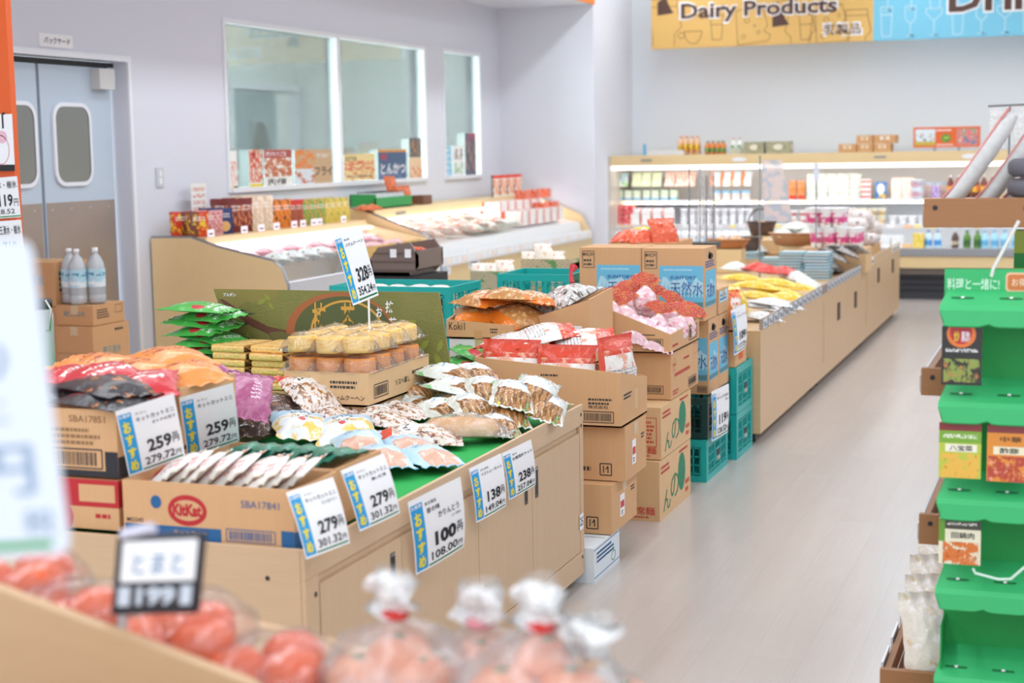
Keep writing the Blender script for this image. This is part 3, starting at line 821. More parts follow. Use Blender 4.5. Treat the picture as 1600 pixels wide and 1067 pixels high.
m_wred = P('white_red_sachet', 'F6F2EC', (('n', 0, 1, .6, 1, 'D89A6A', (2.5, .52)), ('e', .15, .6, .25, .6, 'D02C3C'), ('r', .0, 1, .0, .06, 'E8DCC8'), ('t', .55, .9, .1, .6, 'E8A0A0', 3)), crinkle=.4)
k_ = Kit(bag('sachet_bag', .17, .15, .03, m_wred, 3), 'white sachet bag with red dot standing in a row in the near corner carton', 'snack bag', 'white and red sachet bags in the near carton')
for i in range(9):
    k_.put((-2.13+i*.043, 3.375+R.uniform(-.01, .01), .80+R.uniform(0, .006)), (math.radians(12), math.radians(-35+R.uniform(-5, 5)), R.uniform(-.1, .1)), 'white sachet bag with red dot in the near corner carton, %s from the left' % ORD[i], group=k_.grp)
m_green = P('dark_green_sachet', '2E7A62', (('n', 0, 1, .3, 1, '3FA36E', (3, .55)), ('n', 0, 1, .5, 1, '3E3A36', (4, .63)), ('e', .2, .5, .05, .3, 'C83044'), ('r', 0, 1, 0, .04, '1C4A40')), crinkle=.4)
k_ = Kit(bag('sachet_bag', .18, .16, .035, m_green, 5), 'dark green sachet bag with red dot lying in the second carton', 'snack bag', 'dark green sachet bags')
for i in range(6):
    k_.put((-2.10+i*.055, 3.645+R.uniform(-.01, .01), .785+R.uniform(0, .006)), (math.radians(-8), math.radians(-24), R.uniform(-.15, .15)), 'dark green sachet bag with red dot in the second carton, %s from the left' % ORD[i], group=k_.grp)
m_black = P('black_orange_bag', '343236', (('n', 0, 1, .0, .6, 'D88848', (3, .55)), ('t', .15, .85, .6, .8, 'D04048', 2), ('r', 0, 1, .94, 1, 'C43A40')), crinkle=.5)
m_red = P('red_bag', 'C8303A', (('n', 0, 1, 0, 1, 'F0E4D4', (3, .62)), ('t', .2, .8, .3, .6, 'F6F0E8', 2)), crinkle=.5)
m_orange = P('orange_bag', 'E8924A', (('n', 0, 1, 0, 1, 'F0B070', (3, .55)), ('t', .2, .8, .4, .7, 'A84A28', 2)), crinkle=.5)
m_purple = P('purple_bag', 'A8527E', (('n', 0, 1, 0, 1, 'B86A92', (4, .55)), ('t', .55, .75, .3, .75, 'F2DCE8', 6), ('r', 0, 1, .95, 1, '8C3A64')), crinkle=.5)
k_ = Kit(bag('snack_bag', .2, .25, .04, m_black, 8), 'black snack bag with orange picture lying in the stacked carton on the left', 'snack bag', 'black snack bags in the left carton')
for x, y, z, rz, ty, lb in ((-2.30, 3.36, .985, 80, 4, 'front right one'), (-2.38, 3.43, .995, 95, -6, 'back one'), (-2.33, 3.41, 1.012, 70, 5, 'topmost one'), (-2.5, 3.4, .985, 85, 8, 'leftmost one')): k_.put((x, y, z-.012), (math.radians(3), math.radians(ty), math.radians(rz)), 'black snack bag with orange picture in the left stacked carton, '+lb, group=k_.grp)
k_ = Kit(bag('snack_bag', .19, .24, .04, m_red, 9), 'bright red snack bag behind the black ones in the stacked carton', 'snack bag', 'red snack bags behind the black ones')
for x, y, z, rz, lb in ((-2.40, 3.50, 1.012, 60, 'middle one'), (-2.29, 3.50, .995, 30, 'rightmost one'), (-2.5, 3.52, 1.0, 90, 'leftmost one')): k_.put((x, y, z), (math.radians(8), math.radians(-6), math.radians(rz)), 'bright red snack bag behind the black bags in the left carton, '+lb, group=k_.grp)
k_ = Kit(bag('snack_bag', .2, .26, .04, m_orange, 10), 'orange snack bag lying at the back of the left cartons', 'snack bag', 'orange snack bags at the left')
for x, y, z, rz, lb in ((-2.42, 3.68, 1.0, 75, 'middle one'), (-2.3, 3.72, .995, 50, 'rightmost one'), (-2.55, 3.7, 1.01, 95, 'leftmost one'), (-2.4, 3.8, 1.02, 60, 'hindmost one')): k_.put((x, y, z), (math.radians(6), math.radians(-5), math.radians(rz)), 'orange snack bag at the back of the left cartons, '+lb, group=k_.grp)
k_ = Kit(bag('snack_bag', .15, .26, .035, m_purple, 11), 'purple bag with pale writing', 'snack bag', None)
k_.px(388, 622, .84, 28, 25, 12, 'purple bag with pale writing tilted beside the right 259 card')
k_.px(300, 583, .98, 70, 5, -8, 'purple bag lying left of the tilted one, behind the orange bags', scale=(1, .8, 1))
k_.px(262, 572, .98, 100, 5, 5, 'farthest left purple bag behind the orange bags', scale=(1, .8, 1))

m_dc = P('dark_cocoa_bag', '5A4644', (('n', 0, 1, 0, .7, '8A6A58', (4, .5)), ('n', 0, 1, 0, 1, 'E8DCD0', (5, .6)), ('r', 0, 1, .9, 1, 'D8D4D0')), rough=.15, crinkle=.9)
k_ = Kit(bag('snack_bag', .17, .26, .05, m_dc, 12), '', 'snack bag', None)
k_.px(398, 668, .70, 40, 8, 0, 'dark cocoa bag lying below the tilted purple bag')
k_.px(425, 640, .72, 60, 10, 0, 'dark cocoa bag right of the tilted purple bag')
k_.px(365, 640, .78, 20, 20, 0, 'dark cocoa bag between the right 259 card and the purple bag')
# gold chocolate packets
m_gold = P('gold_foil_packet', 'FFC878', (('n', 0, 1, 0, 1, 'FFE8B8', (5, .54)), ('n', 0, 1, 0, 1, 'C88038', (7, .62))), rough=.25, crinkle=.8)
m_choc = P('brown_biscuit_packet', '4A2C24', (('n', .05, .95, .2, .8, 'E0B888', (5, .5)), ('r', 0, 1, .85, 1, 'D8A040')), rough=.25, crinkle=.4)
def gold_packet():
    g = MB(); g.box(-.075, .075, -.10, .10, .0, .026, m_gold)
    o = g.build('chocolate_packet', origin=(0, 0, 0), bevel=.008)
    MB().box(.0745, .0765, -.095, .095, .002, .024, m_choc).box(-.074, .074, -.096, .096, .0255, .0268, m_gold).build('printed_side', o)
    return o
k_ = Kit(gold_packet(), 'gold foil chocolate packet in the stack left of the cake box', 'chocolate packet', 'gold chocolate packets')
p0 = at(424, 620, Z=.70)
for j in range(6):
    for i in range(2):
        k_.put((p0.x-.03-i*.165, p0.y+.14+R.uniform(-.01, .01), .72+j*.0275), (0, 0, math.radians(-6+R.uniform(-3, 3))), 'gold foil chocolate packet, %s from the bottom of the %s stack beside the cake carton' % (ORD[j], ('right', 'left')[i]), group=k_.grp)
carton('cardboard_box', p0.x-.30, p0.x+.05, p0.y+.03, p0.y+.25, .679, .718, 'flat tray carton under the gold packets', tape=False)

# cake box with two layers of cakes in clear bags
def pr_cake(g, Ff, Fr, w_, d_, h_):
    g.text(Ff, 'バームクーヘン', w_*.55, h_*.18, w_*.95, h_*.33, INK); small_print(g, Ff, w_*.55, h_*.5, w_*.38, h_*.28, 2, BARM, 7)
    g.text(Fr, 'リスへ楽し', d_*.42, h_*.35, d_*.66, h_*.55, INK); barcode(g, Fr, d_*.08, h_*.2, d_*.22, h_*.4); small_print(g, Fr, d_*.7, h_*.5, d_*.25, h_*.2, 1, BARM, 8)


carton('cardboard_box', -2.70, -2.31, 4.90, 5.42, .66, .725, 'low carton under the open cake carton', mat=CB3)
carton('cardboard_box', -2.62, -2.295, 4.885, 5.42, .729, .846, 'open pale carton filled with bagged cakes, handwritten on its side', mat=CB3, open_=True, pr=pr_cake)
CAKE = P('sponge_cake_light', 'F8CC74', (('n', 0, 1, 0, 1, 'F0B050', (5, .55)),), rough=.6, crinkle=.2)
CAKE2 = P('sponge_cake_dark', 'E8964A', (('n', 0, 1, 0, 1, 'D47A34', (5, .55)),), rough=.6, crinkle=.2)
def cake(mat):
    g = pillow(.125, .15, .072, film(.05, wr=30, gloss=.3), 4, sharp=.42, nx=14, ny=16)
    o = g.build('cake_bag', origin=(0, 0, 0))
    c = MB(); ring_ = [(.018, .006), (.052, .006), (.056, .012), (.056, .056), (.052, .062), (.018, .062), (.016, .05), (.016, .012), (.018, .006)]
    c.lathe(ring_, mat, (0, 0, 0), 20, sx=.9); c.build('ring_cake', o); return o
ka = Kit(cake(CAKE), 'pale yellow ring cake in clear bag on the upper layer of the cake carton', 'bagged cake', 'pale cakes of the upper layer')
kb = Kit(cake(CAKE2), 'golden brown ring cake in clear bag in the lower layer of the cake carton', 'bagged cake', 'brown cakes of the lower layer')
for j in range(4):
    for i in range(3):
        x = -2.565+i*.104; y = 4.945+j*.128
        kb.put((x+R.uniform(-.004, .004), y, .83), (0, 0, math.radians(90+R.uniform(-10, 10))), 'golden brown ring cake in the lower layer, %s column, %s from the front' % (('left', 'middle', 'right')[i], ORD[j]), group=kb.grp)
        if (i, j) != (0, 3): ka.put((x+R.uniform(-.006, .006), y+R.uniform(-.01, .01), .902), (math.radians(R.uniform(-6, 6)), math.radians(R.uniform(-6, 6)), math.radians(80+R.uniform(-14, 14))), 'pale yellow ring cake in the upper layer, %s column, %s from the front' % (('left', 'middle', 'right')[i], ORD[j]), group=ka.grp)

# matcha display board
t = NT('matcha_powder_print'); tcx = t.n('TexCoord').outputs['UV']
nz = t.noise(tcx, 3, 3); t.l(t.mix(nz, lin('8A8444'), lin('6E7238')), t.b.inputs['Base Color']); t.bump(t.noise(tcx, 40, 3), .3, .01); MATCHA = t.m
g = MB(); yb = 5.50
tl = at(330, 452, Y=yb); tr_ = at(683, 455, Y=yb); bl = at(372, 565, Y=yb); br_ = at(704, 572, Y=yb)
F = Frame((tl.x, yb, bl.z), (1, 0, 0), (0, 0, 1)); bw = tr_.x-tl.x; bh = tl.z-bl.z; sl = bl.x-tl.x; sr = br_.x-tr_.x
def bp(u, v): return (u*bw+(1-v)*(sl*(1-u)+sr*u), v*bh)
g.add([F.p(*bp(0, 0)), F.p(*bp(1, 0)), F.p(*bp(1, 1)), F.p(*bp(0, 1))], [(0, 1, 2, 3)], MATCHA, [(0, 0), (3, 0), (3, 1), (0, 1)])
g.add([F.p(*bp(0, 0), -.006), F.p(*bp(1, 0), -.006), F.p(*bp(1, 1), -.006), F.p(*bp(0, 1), -.006)], [(3, 2, 1, 0)], CB)
def bpoly(pts, m_, c): g.poly([F.p(*bp(a, b), c) for a, b in pts], m_)
BG1 = flat((138, 126, 64), .7); BG2 = flat((92, 98, 48), .7); SPOON = flat((104, 64, 48), .6); POW = flat((112, 104, 56), .7); LEAFG = flat((140, 148, 60), .6); BOWL = flat((168, 96, 50), .4); BOWLI = flat((84, 92, 48), .5); KAN = flat((214, 160, 64), .5); DKG = flat((58, 66, 36), .6)
g.poly([F.p(*bp(a, b), .0004) for a, b in ((0, 1), (.3, 1), (.27, .86), (.2, .8), (.14, .84), (.07, .72), (.02, .75))], BG1)
bpoly(((.01, .86), (.03, .86), (.13, .62), (.2, .5), (.3, .44), (.34, .3), (.3, .12), (.22, .14), (.19, .4), (.12, .5), (.06, .66)), SPOON, .0008)
bpoly(((.2, .42), (.26, .44), (.31, .38), (.32, .25), (.3, .16), (.24, .12), (.2, .2), (.19, .32)), POW, .0012)
cu, cv = bp(.53, .44); g.ell(F, cu, cv, bw*.24, bh*.54, BOWL, .001, 40); g.ell(F, cu+bw*.012, cv, bw*.215, bh*.49, BOWLI, .0014, 40); g.ring(F, cu+bw*.03, cv+bh*.02, bw*.16, bh*.42, bh*.03, KAN, .0018, 40)
a_, b_ = bp(.40, .40); c_, d_ = bp(.50, .84); g.text(F, '抹', a_, b_, c_, d_, KAN, .0026, .02)
a_, b_ = bp(.53, .40); c_, d_ = bp(.63, .84); g.text(F, '茶', a_, b_, c_, d_, KAN, .0026, .02)
a_, b_ = bp(.755, .72); c_, d_ = bp(.80, .88); g.text(F, '抹', a_, b_, c_, d_, PAPER, .002, .02); a_, b_ = bp(.755, .5); c_, d_ = bp(.80, .66); g.text(F, '茶', a_, b_, c_, d_, PAPER, .002, .02)
a_, b_ = bp(.71, .66); c_, d_ = bp(.745, .79); g.text(F, 'お', a_, b_, c_, d_, PAPER, .002, .02)
a_, b_ = bp(.035, .9); c_, d_ = bp(.10, .95); g.text(F, 'ブルボン', a_, b_, c_, d_, PAPER, .002, .02)
for lu, lv, an, s_ in ((.21, .84, .5, 1), (.245, .78, -.9, .8), (.24, .9, 2.4, .8), (.09, .3, 1.9, 1.3), (.15, .1, .5, 1.2), (.95, .1, 2.0, 1.4), (.9, .3, .9, 1.2), (.97, .3, 1.2, 1.1), (.86, .6, .3, 1)):
    a_, b_ = bp(lu, lv); L = .05*s_; dx, dy = math.cos(an), math.sin(an)
    g.poly([F.p(a_+dx*L*q-dy*L*w2*.9, b_+dy*L*q+dx*L*w2*.9, .002) for q, w2 in ((-.5, 0), (-.2, -.2), (.15, -.2), (.5, 0), (.15, .2), (-.2, .2))], LEAFG)
def tilt(p): return (p.x, p.y+(p.z-bl.z)*.06, p.z)
g.warp(tilt)
g.build('display_board', label='olive green tea display board with spoon and bowl print behind the cakes', cat='display board')
carton('cardboard_box', tl.x+.15, tl.x+.62, yb+.03, yb+.3, .683, bl.z+.03, 'closed carton behind the foot of the green tea board', mat=CB2)

# green snack bags at the back left
m_gs = P('bright_green_bag', '4CB04C', (('n', 0, 1, .0, 1, 'D8E8C0', (3, .6)), ('n', 0, 1, 0, .5, '5A3A30', (4, .62)), ('t', .1, .9, .05, .3, 'F0F6EC', 2), ('r', .85, 1, 0, 1, '2A3A2C'), ('e', .05, .2, .3, .5, 'C83040')), crinkle=.5)
k_ = Kit(bag('snack_bag', .2, .28, .035, m_gs, 21), 'bright green snack bag in the pile left of the tea board', 'snack bag', 'green snack bags left of the tea board')
pg = at(312, 556, Y=5.35)
carton('cardboard_box', pg.x-.10, pg.x+.22, 5.25, 5.55, .682, pg.z-.02, 'box carrying the pile of green snack bags', mat=CB2)
for j in range(8): k_.put((pg.x+.02+R.uniform(-.02, .02), 5.37+R.uniform(-.02, .02), pg.z-.016+j*.027), (math.radians(R.uniform(-4, 6)), math.radians(R.uniform(-7, 3)), math.radians(80+R.uniform(-18, 18))), 'bright green snack bag, %s from the bottom of the pile left of the tea board' % ORD[j], group=k_.grp)

# mixed bags in the middle
m_wb = P('white_blue_yellow_bag', 'E8EEF2', (('r', 0, 1, .55, 1, 'B8D8EC'), ('n', 0, 1, 0, .5, 'F0C860', (2.5, .5)), ('t', .3, .7, .35, .75, '5A7890', 3), ('n', 0, 1, .3, .7, 'F6F6F2', (3, .6)), ('e', .4, .5, .3, .42, 'D04040')), crinkle=.45)
k_ = Kit(bag('snack_bag', .20, .33, .05, m_wb, 31), '', 'snack bag', None)
k_.px(470, 672, .70, 38, 6, 8, 'white bag with yellow flower print and blue half, in front of the purple bag')
k_.px(540, 678, .69, 30, 4, -4, 'pale blue and white bag lying right of the yellow flower one')
m_lb = P('pale_blue_window_bag', 'BCDCF0', (('r', .15, .85, .05, .38, 'D8A890'), ('n', .15, .85, .05, .38, 'E8D8CC', (5, .55)), ('t', .2, .8, .5, .85, '6898B8', 2), ('r', 0, 1, .0, .04, '8CC0E0')), crinkle=.45)
k_ = Kit(bag('snack_bag', .16, .28, .045, m_lb, 33), '', 'snack bag', None)
k_.px(632, 705, .665, 42, -4, 0, 'light blue bag with brown window lying by the cabinet rim')
k_.px(598, 722, .675, 34, 0, 6, 'light blue bag half under the others beside the green sachet carton')
k_.px(668, 722, .66, 48, 0, 4, 'light blue bag nearest the 138 price card')
k_.px(560, 700, .69, 28, 4, -6, 'light blue bag between the flower print bag and the green sachet carton')
m_mix = P('snack_mix_window', 'E8DCD4', (('n', 0, 1, 0, .8, 'A86838', (6, .5)), ('n', 0, 1, 0, .8, '5A4038', (7, .58)), ('n', 0, 1, .1, .8, 'C8B060', (8, .6)), ('r', 0, 1, .82, 1, 'E04838'), ('e', .2, .8, .5, .75, 'F0EEEA'), ('t', .3, .7, .55, .7, '404048', 1)), rough=.2, crinkle=.8, wr=24)
k_ = Kit(bag('snack_bag', .17, .28, .05, m_mix, 35), '', 'snack bag', None)
k_.px(483, 620, .76, 55, 20, 5, 'clear snack mix bag with red top standing against the cake carton')
k_.px(520, 655, .70, 60, 5, 5, 'clear snack mix bag lying at the foot of the cake carton', scale=.8)
k_.px(600, 668, .675, 75, 3, 8, 'clear snack mix bag with red band in the middle of the heap')
k_.px(655, 690, .665, 115, 3, -5, 'clear snack mix bag with silver fold below the bread')
k_.px(560, 640, .70, 35, 8, 4, 'snack mix bag by the right foot of the cake carton', scale=.9)
k_.px(625, 650, .68, 80, 4, 4, 'snack mix bag between the cake carton and the fried stick bags', scale=.9)
k_.px(590, 655, .69, 20, 5, 4, 'snack mix bag tucked behind the red banded one', scale=.8)
# long bread
def bread(g, w_, h_, t_, seed):
    g.tube([(0, -h_*.36, t_*.42), (0, -h_*.3, t_*.42), (.004, 0, t_*.45), (0, h_*.3, t_*.42), (0, h_*.36, t_*.42)], [.012, w_*.3, w_*.36, w_*.3, .012], P('toasted_bread', 'E8B070', (('n', 0, 1, 0, 1, 'D08A48', (3, .5)),), .6, .2), 14)
    g.warp(lambda p: (p.x, p.y, max(.004, t_*.4+(p.z-t_*.42)*.7))); return 'bread_roll'
o = bag('bread_bag', .15, .34, .075, film(.12, wr=30), 41, content=bread)
tag(o, 'long toasted bread roll in clear bag near the cabinet rim', 'bread'); o.location = at(722, 683, Z=.665); o.rotation_euler = (0, 0, math.radians(100))

# karinto bags: white top, brown sticks in the window
m_ka = P('brown_stick_snack_bag', 'E0E4DC', (('r', .08, .92, .05, .50, 'B88450'), ('n', .08, .92, .05, .50, '7A5230', (9, .5, .25)), ('n', .08, .92, .05, .50, 'E8CCA0', (9, .6, .3)), ('e', .1, .95, .36, .62, 'E4E8E4'), ('t', .25, .8, .66, .76, '50585A', 1), ('t', .3, .75, .53, .6, '48A8D8', 1), ('n', 0, 1, .75, 1, '88C080', (4, .56)), ('n', 0, 1, .75, 1, 'F4F6F4', (3, .55)), ('r', 0, 1, .95, 1, '98A4A0'), ('n', 0, .3, 0, .25, 'E0D040', (5, .58)), ('n', .6, 1, 0, .2, '88B070', (5, .56))), rough=.15, crinkle=1, wr=24)
KL = ['lowest at the left', 'under the cake carton corner', 'front left one beside the bread', 'upper left one', 'middle front one', 'right front one above the bread', 'top middle one', 'top right one', 'highest at the right', 'lowest at the right end', 'back left one', 'leaning on the cake carton', 'back middle one', 'nearest the cabinet rim']
k_ = Kit(bag('snack_bag', .155, .25, .055, m_ka, 51, nx=16, ny=20), 'white and clear bag of brown fried sticks in the heap by the far corner', 'snack bag', 'bags of brown fried sticks')
for px_, py_, z, rz, tx, ty in ((650, 640, .66, 70, 0, 0), (640, 616, .70, 55, 6, 6), (690, 645, .68, 65, 4, -5), (715, 612, .73, 80, 8, 4), (735, 640, .70, 40, 5, 8), (790, 650, .68, 28, 8, 10), (760, 612, .74, 35, 10, 5), (800, 620, .74, 20, 12, 14), (835, 615, .74, 12, 14, 18), (850, 640, .69, 14, 10, 16), (700, 590, .76, 85, 10, 0), (672, 600, .72, 60, 14, 4), (745, 590, .75, 50, 10, 10), (775, 672, .66, 30, 3, 6)):
    k_.px(px_, py_+4, z, rz, tx, ty, 'clear bag of brown fried sticks by the far corner, '+KL.pop(0), group=k_.grp)

# ================================================================ stacked cartons behind the near cabinet
def sq_mark(g, F, a, b, s_, m_=BARM):
    g.line(F, [(a, b), (a+s_, b), (a+s_, b+s_), (a, b+s_), (a, b)], s_*.1, m_); g.line(F, [(a+s_*.3, b+s_*.2), (a+s_*.3, b+s_*.8)], s_*.1, m_); g.line(F, [(a+s_*.7, b+s_*.2), (a+s_*.7, b+s_*.8), (a+s_*.5, b+s_*.5)], s_*.1, m_)


def pr_plain(g, Ff, Fr, w_, d_, h_):
    sq_mark(g, Ff, w_-.10, h_*.1, .045); small_print(g, Ff, w_-.30, h_*.14, .18, .03, 1, BARM, 5)
    g.text(Ff, 'バラ', w_-.33, h_*.5, w_-.25, h_*.75, INK)
    g.rect(Fr, d_*.32, h_*.22, d_*.5, h_*.68, PAPER); g.rect(Fr, d_*.34, h_*.40, d_*.48, h_*.54, RED, .001); small_print(g, Fr, d_*.36, h_*.25, d_*.1, h_*.1, 2, INK, 3)
    small_print(g, Fr, d_*.75, h_*.6, d_*.18, h_*.12, 2, BARM, 3)


def pr_white(g, Ff, Fr, w_, d_, h_):
    small_print(g, Fr, d_*.1, h_*.5, d_*.7, h_*.35, 3, BLUEP, 4); g.ring(Fr, d_*.75, h_*.35, .03, .02, .004, GREEN)
    g.line(Fr, [(0, h_*.93), (d_, h_*.93)], .003, BLUEP); g.line(Fr, [(0, h_*.14), (d_, h_*.14)], .003, BLUEP)


carton('cardboard_box', -2.2, -1.668, 5.46, 5.80, 0, .132, 'white carton with blue print on the floor under the stacked tan cartons', mat=flat((226, 234, 240), .6), pr=pr_white, tape=False)
carton('cardboard_box', -2.1, -1.66, 5.67, 6.03, .136, .326, 'plain tan carton with white and red sticker on top of the white one', pr=pr_plain)
carton('cardboard_box', -2.08, -1.625, 5.74, 6.05, .33, .54, 'plain tan carton jutting towards the aisle, second in its stack', pr=pr_plain)


def pr_a3(g, Ff, Fr, w_, d_, h_):
    barcode(g, Ff, w_-.155, h_*.08, .125, .042); small_print(g, Ff, w_-.13, h_*.38, .10, .03, 2, BARM, 6); g.text(Ff, '株式会社', w_-.13, h_*.32, w_-.05, h_*.38, BARM)
    small_print(g, Ff, w_-.32, h_*.85, .08, .014, 1, BARM, 9); small_print(g, Fr, d_*.1, h_*.45, d_*.3, h_*.12, 2, BARM, 2); g.rect(Fr, d_*.5, h_*.2, d_*.62, h_*.55, CB3)


carton('cardboard_box', -2.22, -1.628, 5.70, 6.08, .545, .765, 'wide open tan carton holding red and white bags, top of its stack', pr=pr_a3, open_=True, cut=(.80, .755, .82, .69))
m_rw = P('red_white_bag', 'F2ECE8', (('r', 0, 1, .72, 1, 'D84A34'), ('r', 0, 1, 0, .1, 'D84A34'), ('n', 0, 1, .5, .8, 'E8A890', (3, .5)), ('t', .1, .9, .2, .5, '7A7A80', 6), ('r', 0, .06, 0, 1, 'E05A48')), rough=.25, crinkle=.5)
k_ = Kit(bag('snack_bag', .24, .26, .05, m_rw, 61), '', 'snack bag', None)
k_.put((-2.09, 5.76, .735), (math.radians(80), 0, 0), 'red and white bag standing at the left of the wide open carton')
k_.put((-1.86, 5.76, .72), (math.radians(82), 0, math.radians(4)), 'red and white bag standing at the right of the wide open carton')
k_.put((-1.70, 5.86, .75), (math.radians(86), 0, math.radians(72)), 'red and white bag on edge at the aisle side of the wide carton')
k_.put((-2.0, 5.90, .855), (math.radians(10), math.radians(6), math.radians(-62)), 'red and white bag lying highest on the wide open carton')
k_.put((-1.84, 5.90, .83), (math.radians(8), math.radians(14), math.radians(-70)), 'red and white bag lying right of the highest one')
k_.put((-2.14, 5.92, .82), (math.radians(4), math.radians(-8), math.radians(-40)), 'red and white bag lying behind the green apple bags')

# bread carton and silver bag carton
def pr_bread(g, Ff, Fr, w_, d_, h_):
    g.text(Ff, 'Koki1', w_*.04, h_*.45, w_*.28, h_*.85, INK, bold=0); g.rect(Ff, w_*.42, 0, w_*.54, h_*.45, CB2); small_print(g, Ff, w_*.66, h_*.3, w_*.14, h_*.3, 2, BARM, 3)


YB = 6.12
p_ = at(698, 528, Y=YB); q_ = at(803, 528, Y=YB); bz = p_.z; tz = at(700, 499, Y=YB).z
carton('cardboard_box', p_.x, q_.x-.004, YB, YB+.36, bz, tz, 'open tan carton of orange banded bread bags with handwriting on its front', pr=pr_bread, open_=True, cut=(tz, tz-.02, tz+.05, tz+.05))
def pr_wb(g, Ff, Fr, w_, d_, h_): g.text(Ff, 'ライン', w_*.1, h_-.05, w_*.32, h_-.025, BLUEP); g.text(Ff, 'FAIN', w_*.7, h_-.05, w_*.95, h_-.02, BLUEP)
carton('cardboard_box', p_.x+.01, q_.x-.01, YB+.005, YB+.34, .49, bz-.003, 'white carton with blue print under the bread carton', mat=flat((232, 236, 240), .6), pr=pr_wb)
carton('cardboard_box', p_.x+.01, q_.x-.01, YB+.005, YB+.34, .0, .487, 'tall tan carton standing on the floor under the white and bread cartons', mat=CB2)


def pr_col(g, Ff, Fr, w_, d_, h_):
    g.text(Ff, 'コロンサンド', w_*.42, h_*.42, w_*.72, h_*.54, INK, bold=0); g.line(Ff, [(w_*.25, h_*.1), (w_*.76, h_*.1), (w_*.76, h_*.58), (w_*.25, h_*.58), (w_*.25, h_*.1)], .002, BARM)
    small_print(g, Ff, w_*.4, h_*.16, w_*.33, h_*.2, 1, BARM, 4); g.rect(Ff, w_*.78, h_*.42, w_*.9, h_*.6, PAPER); barcode(g, Ff, w_*.8, h_*.45, w_*.08, h_*.1, INK, .0012, False)


a_ = at(806, 520, Y=6.25); b_ = at(921, 520, Y=6.25); tl_ = at(812, 505, Y=6.25).z; tr2 = at(920, 468, Y=6.25).z
carton('cardboard_box', a_.x, b_.x, 6.25, 6.6, .70, tr2, 'open tan carton with slanting edge under the big silver and red bag', pr=pr_col, open_=True, cut=(tl_, tr2, tl_+.05, tr2+.02))
carton('cardboard_box', a_.x+.01, b_.x-.012, 6.26, 6.46, 0.35, .697, 'plain tan carton hidden behind the stack, carrying the silver bag carton', mat=CB2)
carton('cardboard_box', a_.x+.01, b_.x-.012, 6.26, 6.46, 0.0, .347, 'lowest plain tan carton behind the three carton stack', mat=CB2)
m_bread = P('orange_band_bread_bag', 'C08850', (('n', 0, 1, .0, 1, 'E0B478', (4, .52)), ('r', 0, 1, .0, .2, 'E8802C'), ('r', 0, 1, .85, 1, 'E8802C'), ('n', 0, 1, .2, .85, 'F6EEE0', (5, .66))), rough=.15, crinkle=.9, wr=20)
k_ = Kit(bag('bread_bag', .22, .24, .055, m_bread, 71), '', 'bread', None)
ym = YB+.17
for i, (x, z, dx, rz, ty, tx, lb) in enumerate(((.08, 0, .0, 20, 6, 8, 'lowest left orange banded bread bag in its carton'), (.24, .0, 0, -30, 16, 10, 'lower right orange banded bread bag leaning over the carton edge'), (.10, .06, 0, 60, -4, 2, 'orange banded bread bag on the upper left of the pile'), (.20, .075, 0, 110, 4, 3, 'orange banded bread bag on top of the pile'), (.30, .055, .05, 70, 10, 5, 'orange banded bread bag behind on the right of the pile'))):
    k_.put((p_.x+x+.02, ym+dx-.02, tz-.03+z+.02), tuple(math.radians(v) for v in (tx, ty, rz)), lb)
m_sil = P('silver_red_tea_bag', 'C8C4C0', (('n', 0, 1, 0, 1, '5C5450', (6, .52)), ('n', 0, 1, 0, 1, 'E8E4E0', (8, .56)), ('n', 0, 1, 0, .5, 'B83A3C', (2.2, .56)), ('n', .5, 1, .3, 1, 'C8B060', (6, .62))), rough=.12, crinkle=1, wr=26)
o = bag('snack_bag', .24, .28, .09, m_sil, 73, nx=20, ny=22)
tag(o, 'big crinkled clear bag of silver and red sachets with knotted top', 'snack bag'); o.location = ((a_.x+b_.x)/2+.015, 6.42, tl_+.05); o.rotation_euler = (math.radians(12), math.radians(-20), math.radians(-20))
g = MB().tube([(0, .1, .09), (.0, .12, .13), (.01, .15, .15)], [.012, .008, .02], flat((200, 50, 60), .4)); g.build('knot', o)
m_app = P('green_apple_bag', '4CA84C', (('n', 0, 1, 0, 1, '86C86A', (3, .55)), ('e', .1, .35, .4, .7, 'C83A40'), ('t', .4, .9, .4, .7, 'EAF4E4', 1)), crinkle=.5)
k_ = Kit(bag('snack_bag', .16, .22, .04, m_app, 75), '', 'snack bag', None)
k_.put((at(738, 556, Y=5.98).x, 5.98, .695), (math.radians(30), 0, math.radians(80)), 'green apple print bag lying left of the wide open carton')
k_.put((at(745, 540, Y=6.03).x, 6.03, .74), (math.radians(26), 0, math.radians(95)), 'second green apple print bag, on top of the other')
carton('cardboard_box', at(690, 560, Y=5.92).x, -2.235, 5.92, 6.10, 0, .685, 'tall tan carton under the green apple bags', mat=CB2)

# ---------------------------------------------------------------- green leaf cartons and candy cartons
GP = flat((34, 132, 96), .6, name='green_box_print'); RP = flat((206, 70, 60), .6, name='red_box_text')


def pr_leaf(g, Ff, Fr, w_, d_, h_):
    g.ell(Ff, w_*.62, h_*.35, .06, .045, GP); g.text(Ff, '即席麺', w_-.15, h_*.1, w_-.02, h_*.24, RP); small_print(g, Ff, w_-.15, h_*.04, .13, h_*.05, 1, RP)
    g.text(Fr, 'の', d_*.34, h_*.2, d_*.60, h_*.62, GP, bold=0); g.text(Fr, 'ん', d_*.12, h_*.1, d_*.34, h_*.45, GP, bold=0)
    g.ell(Fr, d_*.70, h_*.55, d_*.12, h_*.33, GP); small_print(g, Fr, d_*.05, h_*.75, d_*.3, h_*.16, 2, RP, 3); small_print(g, Fr, d_*.62, h_*.88, d_*.34, h_*.08, 1, RP, 4); small_print(g, Fr, d_*.82, h_*.1, d_*.14, h_*.28, 2, RP, 6)


